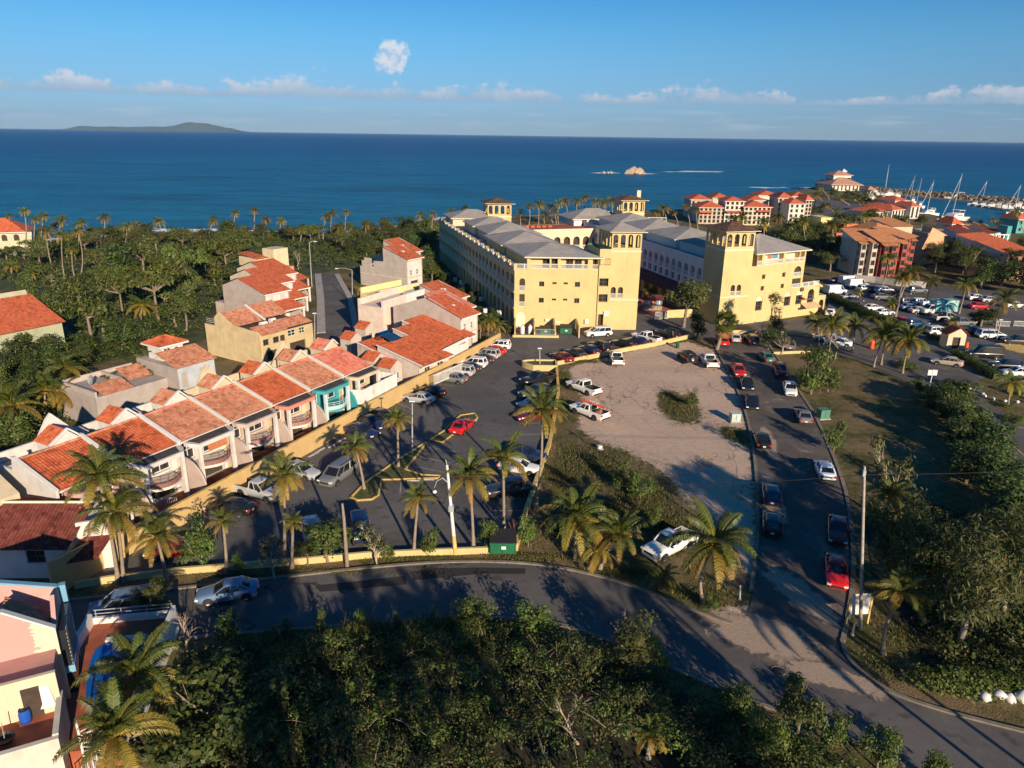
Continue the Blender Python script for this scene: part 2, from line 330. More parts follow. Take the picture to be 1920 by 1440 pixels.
def tiles(mb, A, B, C, D, m=0, pitch=0.30, row=0.42, amp=0.055):       # barrel-tile slope: eave A-B, ridge D-C
    A, B, C, D = map(Vector, (A, B, C, D)); nx = max(2, round((B - A).length / pitch)); ny = max(2, round(max((D - A).length, (C - B).length) / row))
    nn = (B - A).cross(D - A)
    if nn.length < 1e-6: nn = (B - A).cross(C - A)
    nn.normalize()
    if nn.z < 0: nn = -nn
    k = 4; prof = [0, 0.75, 1.0, 0.75]; W_ = nx * k + 1; vs = []
    for r in range(ny):
        for e, t in enumerate((r / ny, (r + 1) / ny)):
            L = A.lerp(D, t); R = B.lerp(C, t); lift = 0.045 if e == 0 else 0.0
            for i in range(W_): vs.append(L.lerp(R, i / (W_ - 1)) + nn * (prof[i % k] * amp + lift))
    fs = []
    for r in range(2 * ny - 1):
        for i in range(W_ - 1): fs.append((r * W_ + i, r * W_ + i + 1, (r + 1) * W_ + i + 1, (r + 1) * W_ + i))
    mb.add(vs, fs, m); return mb
def facade(mb, o, d, rows, width, depth=0.3, mw=0, mi=1, n_in=None, seg=8):
    """wall with real openings. o=(x,y) start, d=(dx,dy) unit, rows=[(z0,z1,[(centre,w,zb,zt,arch)])]; returns openings in 3-D"""
    nx, ny = n_in if n_in else (-d[1], d[0]); outp = []
    def pt(u, z, k=0.0): return (o[0] + d[0] * u + nx * k, o[1] + d[1] * u + ny * k, z)
    for z0, z1, ops in rows:
        u = 0.0
        for (c, w, zb, zt, arch) in sorted(ops):
            l, r = c - w / 2, c + w / 2
            if l > u + 1e-4: mb.quad(pt(u, z0), pt(l, z0), pt(l, z1), pt(u, z1), mw)
            if zb > z0 + 1e-4: mb.quad(pt(l, z0), pt(r, z0), pt(r, zb), pt(l, zb), mw)
            if arch: zs = zt - w / 2; curve = [(c - w / 2 * cos(pi * i / seg), zs + w / 2 * sin(pi * i / seg)) for i in range(seg + 1)]
            else: zs = zt; curve = [(l, zt), (r, zt)]
            for (a0, b0), (a1, b1) in zip(curve[:-1], curve[1:]):
                if z1 > max(b0, b1) + 1e-4: mb.quad(pt(a0, b0), pt(a1, b1), pt(a1, z1), pt(a0, z1), mw)
                mb.quad(pt(a0, b0), pt(a0, b0, depth), pt(a1, b1, depth), pt(a1, b1), mw)
            mb.quad(pt(l, zb), pt(l, zs), pt(l, zs, depth), pt(l, zb, depth), mw)
            mb.quad(pt(r, zb), pt(r, zb, depth), pt(r, zs, depth), pt(r, zs), mw)
            mb.quad(pt(l, zb), pt(l, zb, depth), pt(r, zb, depth), pt(r, zb), mw)
            if mi is not None: mb.poly([pt(l, zb, depth), pt(r, zb, depth)] + [pt(a, b, depth) for a, b in reversed(curve)], mi)
            outp.append((c, w, zb, zt, arch)); u = r
        if width > u + 1e-4: mb.quad(pt(u, z0), pt(width, z0), pt(width, z1), pt(u, z1), mw)
    return outp
WCACHE = {}
def window_mesh(w, h, arch, kind):
    key = (round(w, 2), round(h, 2), arch, kind)
    if key in WCACHE: return WCACHE[key]
    fr = MB(); pn = MB(); t = 0.07; s = h - w / 2 if arch else h
    if kind == 'rail':                                          # balustrade across the foot of an opening
        hh = min(1.0, h * 0.42); nb = max(3, int(w / 0.16))
        fr.box(-w / 2, 0, hh - 0.08, w / 2, 0.09, hh); fr.box(-w / 2, 0, 0.0, w / 2, 0.09, 0.08)
        for i in range(nb): x = -w / 2 + (i + 0.5) * w / nb; fr.box(x - 0.035, 0.02, 0.08, x + 0.035, 0.07, hh - 0.08)
        WCACHE[key] = (fr.mesh('railing', WHITE), None); return WCACHE[key]
    fr.box(-w / 2, 0, 0, -w / 2 + t, 0.06, s); fr.box(w / 2 - t, 0, 0, w / 2, 0.06, s); fr.box(-w / 2, 0, 0, w / 2, 0.06, t)
    if not arch: fr.box(-w / 2, 0, h - t, w / 2, 0.06, h)
    else:
        for i in range(8):
            a, b = pi * i / 8, pi * (i + 1) / 8; fr.bar((-w / 2 * cos(a), 0.03, s + w / 2 * sin(a)), (-w / 2 * cos(b), 0.03, s + w / 2 * sin(b)), t, t)
    if w > 0.7: fr.box(-t / 2, 0, t, t / 2, 0.05, s)
    if h > 1.0: fr.box(-w / 2 + t, 0, h * 0.5 - t / 2, w / 2 - t, 0.05, h * 0.5 + t / 2)
    pts = [(-w / 2, 0.04, 0), (w / 2, 0.04, 0)] + ([(w / 2 * cos(pi * i / 8), 0.04, s + w / 2 * sin(pi * i / 8)) for i in range(9)] if arch else [(w / 2, 0.04, h), (-w / 2, 0.04, h)])
    pn.poly(pts)
    WCACHE[key] = (fr.mesh('window', {'brown': BROWNW, 'white': WHITE}[kind]), pn.mesh('pane', GLASS)); return WCACHE[key]
def windows(parent, o, d, ops, depth, kind, n_in=None, name=None, z=0.0):
    nx, ny = n_in if n_in else (-d[1], d[0]); rz = atan2(d[1], d[0]); base = parent.matrix_world if False else None
    for (c, w, zb, zt, arch) in ops:
        a, b = window_mesh(w, zt - zb, arch, kind)
        f = put(name or ('balcony_railing' if kind == 'rail' else 'window'), a, parent, (o[0] + d[0] * c + nx * depth, o[1] + d[1] * c + ny * depth, zb + z), rz)
        if b: put('pane', b, f)
def hip_roof(mb, x0, y0, x1, y1, ze, zr, ov=0.5, m=0, mf=None, pitch=None):
    x0 -= ov; y0 -= ov; x1 += ov; y1 += ov; w, dd = x1 - x0, y1 - y0
    if w > dd: r0 = (x0 + dd / 2, (y0 + y1) / 2, zr); r1 = (x1 - dd / 2, (y0 + y1) / 2, zr)
    else: r0 = ((x0 + x1) / 2, y0 + w / 2, zr); r1 = ((x0 + x1) / 2, y1 - w / 2, zr)
    a, b, c, d = (x0, y0, ze), (x1, y0, ze), (x1, y1, ze), (x0, y1, ze)
    sides = [(a, b, r1, r0), (b, c, r1, r1), (c, d, r0, r1), (d, a, r0, r0)] if w > dd else [(a, b, r0, r0), (b, c, r1, r0), (c, d, r1, r1), (d, a, r0, r1)]
    for q in sides:
        if pitch: tiles(mb, *q, m, pitch, pitch * 1.6, pitch * 0.18)
        else:
            pts = []
            for e in q:
                if e not in pts: pts.append(e)
            mb.poly(pts, m)
    mb.box(x0 + 0.02, y0 + 0.02, ze - 0.22, x1 - 0.02, y1 - 0.02, ze - 0.01, m if mf is None else mf)
def rot2(x, y, a): return x * cos(a) - y * sin(a), x * sin(a) + y * cos(a)
# ------------------------------------------------------------------ ground, sea, roads
import numpy as np
def PP(pts, z=0.0): return [P(x, y, z) for x, y in pts]
def spline(pts, k=6, closed=False):
    out = []; n = len(pts)
    for i in range(n if closed else n - 1):
        p0, p1, p2, p3 = (pts[(i - 1) % n] if closed or i > 0 else pts[0]), pts[i], pts[(i + 1) % n], (pts[(i + 2) % n] if closed or i + 2 < n else pts[-1])
        for j in range(k):
            t = j / k; out.append(tuple(0.5 * (2 * b + (c - a) * t + (2 * a - 5 * b + 4 * c - d) * t * t + (3 * b - a - 3 * c + d) * t ** 3) for a, b, c, d in zip(p0, p1, p2, p3)))
    if not closed: out.append(pts[-1])
    return out
def sheet(name, pts, z, mat): return struct(MB().prism(pts, z - 0.12, z, 0).build(name, mat))
def ribbon(mb, line, off0, off1, z0, z1, m=0):              # solid strip beside a polyline
    n = len(line); L = []; R = []
    for i, q in enumerate(line):
        a = Vector(line[max(i - 1, 0)]); b = Vector(line[min(i + 1, n - 1)]); d = (b - a).normalized(); nn = Vector((-d.y, d.x))
        L.append(Vector(q) + nn * off0); R.append(Vector(q) + nn * off1)
    for i in range(n - 1):
        a, b, c, d = L[i], L[i + 1], R[i + 1], R[i]
        mb.add([(a.x, a.y, z0), (b.x, b.y, z0), (c.x, c.y, z0), (d.x, d.y, z0), (a.x, a.y, z1), (b.x, b.y, z1), (c.x, c.y, z1), (d.x, d.y, z1)],
               [(4, 5, 6, 7), (7, 6, 5, 4)[::-1], (0, 1, 5, 4), (2, 3, 7, 6)] if False else [(4, 7, 6, 5), (0, 4, 5, 1), (2, 6, 7, 3)] + ([(0, 3, 7, 4)] if i == 0 else []) + ([(1, 5, 6, 2)] if i == n - 2 else []), m)
    return mb
# sea: one sheet to the horizon
def sea_mat():
    m, gg, b, o = new_mat('sea_water'); p = pos(gg); s = gg.n('ShaderNodeSeparateXYZ'); gg.put(s.inputs[0], p)
    far = gg.m('SQRT', gg.m('ADD', gg.m('POWER', s.outputs[0], 2.0), gg.m('POWER', s.outputs[1], 2.0)))
    wig = gg.noise(p, 0.0011, 4); patch = gg.noise(gg.vm('MULTIPLY', p, (1.0, 2.2, 1.0)), 0.006, 5, 0.6)
    d = gg.m('ADD', far, gg.m('MULTIPLY', gg.m('SUBTRACT', wig, 0.5), 900.0))
    k = gg.ramp(gg.mr(d, 200, 2600, 0, 1, False), [(0.0, (0.010, 0.17, 0.29)), (0.10, (0.005, 0.135, 0.255)), (0.42, (0.002, 0.115, 0.26)), (0.50, (0.001, 0.072, 0.235)), (1.0, (0.001, 0.064, 0.22))])
    k = gg.mix(gg.mr(patch, 0.42, 0.70, 0.0, 0.55), k, (0.004, 0.035, 0.075))
    w1 = gg.noise(gg.vm('MULTIPLY', p, (0.45, 1.0, 1.0)), 0.30, 6, 0.62); w2 = gg.noise(gg.vm('MULTIPLY', p, (0.5, 1.0, 1.0)), 0.045, 5, 0.6)
    k = gg.mix(gg.mr(w1, 0.45, 0.72, 0.0, 0.6), k, (0.002, 0.018, 0.040)); sw = gg.noise(gg.vm('MULTIPLY', p, (0.22, 1.0, 1.0)), 0.055, 7, 0.7); k = gg.mix(gg.mr(sw, 0.50, 0.66, 0.0, 0.55), k, (0.002, 0.040, 0.105)); k = gg.mix(gg.mr(sw, 0.44, 0.32, 0.0, 0.35), k, (0.03, 0.24, 0.36))
    cap = gg.noise(gg.vm('MULTIPLY', p, (0.35, 1.0, 1.0)), 0.11, 7, 0.72); k = gg.mix(gg.mr(cap, 0.745, 0.775, 0.0, 0.8), k, (0.6, 0.66, 0.68))
    gg.put(b.inputs['Base Color'], k); b.inputs['Roughness'].default_value = 0.35; b.inputs['Specular IOR Level'].default_value = 0.16; b.inputs['IOR'].default_value = 1.2
    bump(gg, b, gg.m('ADD', w1, gg.m('MULTIPLY', w2, 2.2)), 0.9, 1.4); return m
SEA = sea_mat()
R_ = 30000.0
struct(MB().quad((-R_, -2000, -1.5), (R_, -2000, -1.5), (R_, R_, -1.5), (-R_, R_, -1.5)).build('sea', SEA))
shore = PP([(-200, 455), (0, 462), (100, 455), (300, 440), (460, 438), (650, 440), (780, 425), (850, 410), (1000, 408), (1150, 400), (1280, 395), (1400, 375), (1500, 358), (1540, 350), (1600, 347), (1650, 352), (1702, 385), (1722, 400), (1790, 415), (1870, 428), (1930, 434), (2100, 446)], -1.0)
def ground_mat():
    m, gg, b, o = new_mat('ground_cover'); p = pos(gg); at = gg.n('ShaderNodeAttribute', attribute_name='dirt').outputs['Fac']
    n1 = gg.noise(p, 0.12, 6, 0.65); n2 = gg.noise(p, 1.3, 6, 0.7); n3 = gg.noise(p, 9.0, 4)
    gr = gg.ramp(n2, [(0.30, (0.045, 0.050, 0.017)), (0.52, (0.095, 0.090, 0.032)), (0.72, (0.150, 0.125, 0.052))])
    gr = gg.mix(gg.mr(gg.m('ADD', n1, gg.m('MULTIPLY', n2, 0.25)), 0.52, 0.74), gr, (0.20, 0.145, 0.078))
    gu = gg.noise(gg.vm('MULTIPLY', p, (1.0, 0.42, 1.0)), 0.16, 8, 0.6, dist=0.5); gul = gg.m('MULTIPLY', gg.mr(gg.m('ABSOLUTE', gg.m('SUBTRACT', gu, 0.5)), 0.010, 0.0), gg.mr(gg.noise(p, 0.09, 3), 0.42, 0.56))
    di = gg.ramp(n2, [(0.25, (0.47, 0.335, 0.24)), (0.55, (0.57, 0.42, 0.315)), (0.8, (0.64, 0.49, 0.38))])
    di = gg.mix(gg.mr(gg.noise(p, 0.30, 6, 0.7), 0.55, 0.72, 0.0, 0.5), di, (0.38, 0.27, 0.19))
    di = gg.mix(gg.m('MULTIPLY', gul, 0.55), di, (0.17, 0.11, 0.075)); di = gg.mix(gg.mr(n3, 0.64, 0.74, 0.0, 0.4), di, (0.22, 0.15, 0.10))
    f = gg.mr(gg.m('ADD', at, gg.m('MULTIPLY', gg.m('SUBTRACT', n2, 0.5), 0.9)), 0.40, 0.60)
    gg.put(b.inputs['Base Color'], gg.mix(f, gr, di)); b.inputs['Roughness'].default_value = 0.95; b.inputs['Specular IOR Level'].default_value = 0.15
    bump(gg, b, gg.m('SUBTRACT', gg.m('ADD', gg.m('MULTIPLY', n2, 0.6), n3), gg.m('MULTIPLY', gul, 1.1)), 0.75, 0.11); return m
GROUND = ground_mat()
struct(MB().prism(shore + [(420, 300), (420, -140), (-420, -140), (-420, 235)], -2.5, -0.16).build('ground', GROUND))
sb = MB(); ribbon(sb, [shore[0]] + spline(shore[1:10], 3), -4, 10, -2.2, -1.2); struct(sb.build('beach', SAND))
# near terrain: a fine grid whose bare-earth area follows the lot
dirt_px = [(1052, 696), (1085, 682), (1150, 668), (1210, 652), (1290, 640), (1338, 656), (1375, 720), (1398, 790), (1410, 880), (1420, 1000), (1415, 1090), (1390, 1060), (1368, 1000), (1320, 962), (1285, 940), (1262, 900), (1225, 872), (1175, 846), (1120, 826), (1085, 800), (1095, 745), (1072, 712)]
DIRT = PP(dirt_px)
def sdist(poly, X, Y):
    ins = np.zeros(X.shape, bool); dm = np.full(X.shape, 1e9); n = len(poly)
    for i in range(n):
        x0, y0 = poly[i]; x1, y1 = poly[(i + 1) % n]; c = ((y0 > Y) != (y1 > Y))
        with np.errstate(divide='ignore', invalid='ignore'): xx = (x1 - x0) * (Y - y0) / ((y1 - y0) if y1 != y0 else 1e-9) + x0
        ins ^= c & (X < xx)
        t = np.clip(((X - x0) * (x1 - x0) + (Y - y0) * (y1 - y0)) / ((x1 - x0) ** 2 + (y1 - y0) ** 2 + 1e-9), 0, 1)
        dm = np.minimum(dm, np.hypot(X - x0 - t * (x1 - x0), Y - y0 - t * (y1 - y0)))
    return np.where(ins, dm, -dm)
gx = np.arange(-75, 112, 0.7); gy = np.arange(18, 160, 0.7); GX, GY = np.meshgrid(gx, gy)
sd = sdist(DIRT, GX, GY); dirt = np.clip(0.5 + sd / 4.0, 0, 1)
def spot(px, py, rx, ry, w):
    cx, cy = P(px, py); global dirt
    dirt = np.clip(dirt + w * np.exp(-(((GX - cx) / rx) ** 2 + ((GY - cy) / ry) ** 2)), 0, 1)
spot(1272, 762, 2.6, 6.0, -1.5); spot(1372, 812, 1.4, 2.4, -1.3); spot(1415, 1170, 3.6, 2.4, 1.2); spot(1520, 1240, 4.0, 2.0, 0.0)
spot(1120, 1085, 5.0, 1.4, 0.40); spot(1240, 1060, 2.5, 3.0, 0.35); spot(1180, 960, 3, 3, 0.15); spot(1700, 1190, 5, 3, 0.35); spot(1530, 735, 2.2, 3.0, 0.35); spot(1640, 760, 8, 9, 0.12)
rng = np.random.default_rng(3); hz = np.zeros(GX.shape)
for k in range(26):
    a = rng.uniform(0, 6.28); f = rng.uniform(0.12, 0.9); hz += np.sin((GX * cos(a) + GY * sin(a)) * f + rng.uniform(0, 6.28)) / (1 + 5 * f)
wgt = np.clip((sd - 0.8) / 3.0, 0, 1); GZ = -0.05 + wgt * (hz * 0.055 - 0.02); GZ = np.clip(GZ, -0.13, 0.16)
nv = len(gx); vs = np.stack([GX, GY, GZ], -1).reshape(-1, 3); idx = np.arange(vs.shape[0]).reshape(GX.shape)
fs = np.stack([idx[:-1, :-1], idx[:-1, 1:], idx[1:, 1:], idx[1:, :-1]], -1).reshape(-1, 4)
me = bpy.data.meshes.new('terrain'); me.from_pydata(vs.tolist(), [], fs.tolist()); me.materials.append(GROUND)
at = me.attributes.new('dirt', 'FLOAT', 'POINT'); at.data.foreach_set('value', dirt.reshape(-1).astype(np.float32)); me.update()
struct(put('terrain', me))

# front road and side road
roadU = spline(PP([(-300, 1160), (-60, 1145), (130, 1128), (330, 1106), (480, 1090), (700, 1066), (840, 1056), (960, 1057), (1050, 1067), (1150, 1090), (1240, 1122), (1300, 1147), (1372, 1172)]), 5)
roadU2 = spline(PP([(1574, 1200), (1590, 1238), (1650, 1290), (1750, 1330), (1920, 1375), (2200, 1440)]), 5)
roadL = spline(PP([(-320, 1275), (-50, 1230), (150, 1212), (400, 1190), (695, 1168), (840, 1156), (1000, 1162), (1100, 1184), (1240, 1242), (1380, 1302), (1500, 1344), (1640, 1404), (1760, 1462), (2100, 1620)]), 5)
sideL = spline(PP([(1396, 1168), (1412, 1110), (1424, 1000), (1420, 880), (1405, 790), (1380, 720), (1352, 668), (1340, 640)]), 5)
sideR = spline(PP([(1574, 1200), (1592, 1100), (1592, 1000), (1575, 900), (1530, 790), (1500, 740), (1468, 690), (1440, 648)]), 5)
sheet('road', roadU + roadU2 + roadL[::-1], 0.0, ASPHN)
sheet('side_road', [roadU[-1]] + sideL + sideR[::-1] + [roadU2[2], P(1520, 1260), P(1420, 1235)], 0.012, ASPHR)
k = MB(); ribbon(k, roadU, 0.0, 0.28, -0.1, 0.13); ribbon(k, roadU2, 0.0, 0.28, -0.1, 0.13); struct(k.build('kerb', KERB))
k = MB(); ribbon(k, roadL, -0.28, 0.0, -0.1, 0.12); struct(k.build('kerb', KERB))
k = MB(); ribbon(k, sideL[5:], 0.02, 0.34, -0.1, 0.11); struct(k.build('kerb', KERB))
k = MB(); ribbon(k, sideR, -0.42, -0.05, -0.1, 0.10); struct(k.build('kerb', KERB))
# darker repair strip along the kerb, utility cuts and a manhole
pm = MB(); up = [Vector(q) for q in roadU]; i0, i1 = 27, 38
sheet('road_repair_patch', PP([(770, 1073), (800, 1066), (900, 1064), (985, 1066), (985, 1076), (900, 1076), (830, 1083), (775, 1088)]), 0.006, asphalt('asphalt_fresh', (0.035, 0.033, 0.032), 0.0, 0.0))
sheet('road_repair_patch', PP([(590, 1098), (760, 1080), (762, 1096), (600, 1110)]), 0.007, MATS['asphalt_fresh'])
mh = MB(); mh.lathe([(0.0, 0.0), (0.42, 0.0), (0.42, -0.05)], 24); mh.lathe([(0.44, -0.05), (0.44, 0.012), (0.50, 0.012), (0.50, -0.05)], 24, 1)
x, y = P(1459, 1258); tag(mh.build('manhole_cover', [BLACK, KERB], None, (x, y, 0.022)), 'round iron manhole cover in the road below the junction', 'manhole')
# parking lot in front of the yellow complex
lot = PP([(140, 1102), (205, 1090), (340, 1074), (590, 1053), (690, 1044), (965, 1034), (985, 962), (1028, 835), (1044, 742), (1040, 688), (1160, 661), (1300, 632), (1342, 640), (1440, 648), (1500, 652), (1600, 664), (1596, 598), (1345, 600), (1180, 590), (963, 600), (944, 638)])
sheet('parking_lot', [(-34.6, 51.0)] + lot[1:], 0.02, ASPH)
isl = PP([(656, 935), (685, 905), (750, 860), (830, 810), (862, 780), (890, 776), (897, 785), (882, 800), (852, 815), (830, 832), (806, 826), (762, 882), (790, 891), (826, 893), (822, 899), (716, 902), (712, 930), (698, 939), (670, 941)])
LAWN = simple('lawn', (0.085, 0.088, 0.028), 0.95, 0.45, 1.6, bmp=0.5, bscale=12)
sheet('planted_island', isl, 0.12, LAWN); kb = MB(); ribbon(kb, isl + isl[:1], 0.0, -0.22, 0.0, 0.20); struct(kb.build('kerb', KERBY))
ln = MB()
def stripe(mb, a, b, w=0.10, z=0.026):
    a = Vector(P(*a)); b = Vector(P(*b)); d = (b - a).normalized(); n = Vector((-d.y, d.x)) * w / 2
    mb.quad((a.x - n.x, a.y - n.y, z), (b.x - n.x, b.y - n.y, z), (b.x + n.x, b.y + n.y, z), (a.x + n.x, a.y + n.y, z))
for a, b in [((800, 838), (858, 848)), ((788, 857), (845, 868)), ((775, 874), (832, 886)), ((752, 905), (750, 925)), ((790, 903), (790, 922)), ((565, 842), (592, 852)), ((590, 828), (620, 838)), ((470, 935), (500, 945)), ((960, 835), (1010, 842)), ((940, 900), (1000, 905)), ((925, 958), (985, 958)), ((380, 968), (410, 975)), ((640, 800), (690, 818)), ((690, 775), (735, 792)), ((735, 752), (775, 768)), ((800, 716), (850, 724)), ((985, 728), (1035, 722)), ((985, 748), (1035, 742)), ((985, 768), (1035, 763)), ((975, 795), (1030, 792)), ((965, 815), (1020, 814)), ((430, 905), (480, 925)), ((500, 872), (545, 890)), ((930, 930), (990, 934))]: stripe(ln, a, b)
struct(ln.build('parking_lines', simple('worn_line_paint', (0.34, 0.31, 0.27), 0.9, 0.35, 2.0)))
# ramp and right-hand car park, access road
sheet('access_road', PP([(1500, 651), (1600, 640), (1700, 672), (1835, 706), (1838, 745), (1925, 805), (2200, 960), (2200, 1080), (1925, 880), (1800, 775), (1700, 715), (1640, 690), (1600, 672)]), 0.018, ASPHN)
sheet('car_park', PP([(1562, 522), (1640, 520), (1740, 535), (1860, 545), (2150, 600), (2150, 760), (1990, 735), (1915, 715), (1835, 706), (1700, 672), (1640, 655), (1480, 618), (1550, 585)]), 0.012, ASPH)
sheet('marina_car_park', PP([(1530, 372), (1660, 385), (1620, 405), (1525, 402)]), 0.01, ASPH)
cl = MB()
for a, b in [((1805, 795), (1920, 802)), ((1780, 725), (1850, 790)), ((1860, 800), (1960, 890))]: stripe(cl, a, b, 0.16, 0.024)
struct(cl.build('road_markings', simple('yellow_line_paint', (0.55, 0.36, 0.06), 0.9, 0.25, 2.0)))
# street between the town houses, plaza between the two wings
sheet('street', PP([(592, 514), (634, 514), (660, 560), (668, 600), (672, 640), (640, 660), (598, 650), (596, 600)]), 0.01, ASPH)
st = MB(); ribbon(st, PP([(636, 514), (662, 560), (672, 605), (676, 640)]), -1.2, 0.0, -0.1, 0.12); ribbon(st, PP([(590, 514), (594, 560), (594, 625)]), 0.0, 1.6, -0.1, 0.12); struct(st.build('pavement', CONC))
SDIR = (-0.269, 0.963)
sheet('plaza', [(23.5, 146), (38.5, 150), (18, 222), (0, 215)], 0.016, BRICKP)

# sand washed out over the junction
def spill(name, px, py, rx, ry, rot, z):
    cx, cy = P(px, py); n = 40; vs = []; at_ = []
    for j in range(n + 1):
        for i in range(n + 1):
            u, v = i / n * 2 - 1, j / n * 2 - 1; x, y = rot2(u * rx, v * ry, rot); vs.append((x, y, 0)); at_.append(max(0.0, 1.0 - hypot(u, v)))
    me_ = bpy.data.meshes.new(name); me_.from_pydata(vs, [], [(j * (n + 1) + i, j * (n + 1) + i + 1, (j + 1) * (n + 1) + i + 1, (j + 1) * (n + 1) + i) for j in range(n) for i in range(n) if hypot((i + .5) / n * 2 - 1, (j + .5) / n * 2 - 1) < 1]); a_ = me_.attributes.new('dirt', 'FLOAT', 'POINT'); a_.data.foreach_set('value', at_); me_.materials.append(SPILL); struct(put(name, me_, None, (cx, cy, z)))
m, gg, b, o = new_mat('sand_over_asphalt'); p = pos(gg); at_n = gg.n('ShaderNodeAttribute', attribute_name='dirt').outputs['Fac']; n1 = gg.noise(p, 0.7, 7, 0.72, dist=0.8); n2 = gg.noise(p, 5, 5, 0.7)
f = gg.mr(gg.m('ADD', gg.m('MULTIPLY', at_n, 1.3), gg.m('MULTIPLY', gg.m('SUBTRACT', n1, 0.5), 1.7)), 0.30, 0.62)
gg.put(b.inputs['Base Color'], gg.ramp(n2, [(0.3, (0.30, 0.22, 0.16)), (0.7, (0.44, 0.34, 0.255))])); b.inputs['Roughness'].default_value = 0.95; bump(gg, b, n2, 0.5, 0.05)
tr_ = gg.n('ShaderNodeBsdfTransparent'); mx = gg.n('ShaderNodeMixShader'); gg.put(mx.inputs[0], f); gg.put(mx.inputs[1], tr_.outputs[0]); gg.put(mx.inputs[2], b.outputs[0]); gg.put(o.inputs[0], mx.outputs[0]); SPILL = m
spill('sand_spill', 1430, 1195, 6.5, 3.6, -0.5, 0.034); spill('sand_spill', 1500, 1115, 2.2, 6.5, 0.3, 0.038); spill('sand_spill', 1450, 940, 1.6, 9.0, -0.2, 0.036); spill('sand_spill', 1440, 830, 1.4, 8.0, -0.2, 0.036); spill('sand_spill', 1560, 1270, 5.0, 1.8, -0.45, 0.036)

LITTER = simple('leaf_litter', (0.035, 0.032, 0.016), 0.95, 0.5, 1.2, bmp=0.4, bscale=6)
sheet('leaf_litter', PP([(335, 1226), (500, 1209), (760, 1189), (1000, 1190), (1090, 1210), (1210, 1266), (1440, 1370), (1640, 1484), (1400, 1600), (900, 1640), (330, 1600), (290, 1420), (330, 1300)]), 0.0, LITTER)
COVER = simple('low_greenery', (0.050, 0.062, 0.020), 0.95, 0.5, 0.35, bmp=0.5, bscale=3)
sheet('woodland_floor', PP([(-60, 520), (-60, 470), (110, 462), (300, 447), (460, 445), (650, 446), (780, 432), (822, 428), (822, 505), (800, 545), (690, 495), (640, 505), (560, 520), (420, 560), (380, 640), (300, 655), (160, 690), (150, 760), (60, 860), (-60, 900), (-60, 700), (60, 655), (140, 640), (120, 590), (40, 560)]), -0.01, COVER)
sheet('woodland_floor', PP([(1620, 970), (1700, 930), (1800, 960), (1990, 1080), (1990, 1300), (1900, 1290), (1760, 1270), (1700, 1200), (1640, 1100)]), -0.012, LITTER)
# ------------------------------------------------------------------ yellow hotel and shopping complex
def belvedere(parent, poly, z0, z1, roofm, over=0.7, arches=4, apex=2.2, wallm=None, base_h=None):
    """open arched lookout on top of a tower: wall ring with arches, floor, hip roof; poly = 4 corners, counter-clockwise from front left"""
    wallm = wallm or YELLOW
    lk = MB()
    for i in range(4):
        a = Vector(poly[i]); b = Vector(poly[(i + 1) % 4]); L = (b - a).length; d = (b - a) / L
        w = L / (arches + 0.45) * 0.72; st = L / (arches + 0.0)
        ops = [((k + 0.5) * L / arches, w, z0 + 0.25, z1 - 0.45, True) for k in range(arches)]
        facade(lk, a, d, [(z0, z1, ops)], L, 0.32, 0, None)
    lk.prism([tuple(Vector(q) * 0.985 + sum((Vector(e) for e in poly), Vector((0, 0))) / 4 * 0.015) for q in poly], z0 - 0.1, z0 + 0.05, 0)
    lk.build('lookout', [wallm], parent)
    c = sum((Vector(q) for q in poly), Vector((0, 0))) / 4
    ex = [c + (Vector(q) - c) * (1 + over / 3.2) for q in poly]
    rf = MB(); top = (c.x, c.y, z1 + apex)
    for i in range(4): rf.poly([(*ex[i], z1 + 0.12), (*ex[(i + 1) % 4], z1 + 0.12), top], 0)
    rf.prism([tuple(q) for q in ex], z1, z1 + 0.115, 1); rf.build('roof', [roofm, TRIM], parent)
    band = MB(); e2 = [tuple(c + (Vector(q) - c) * 1.02) for q in poly]; band.prism(e2, z0 - 0.55, z0 - 0.25, 0); band.build('cornice', TRIM, parent)

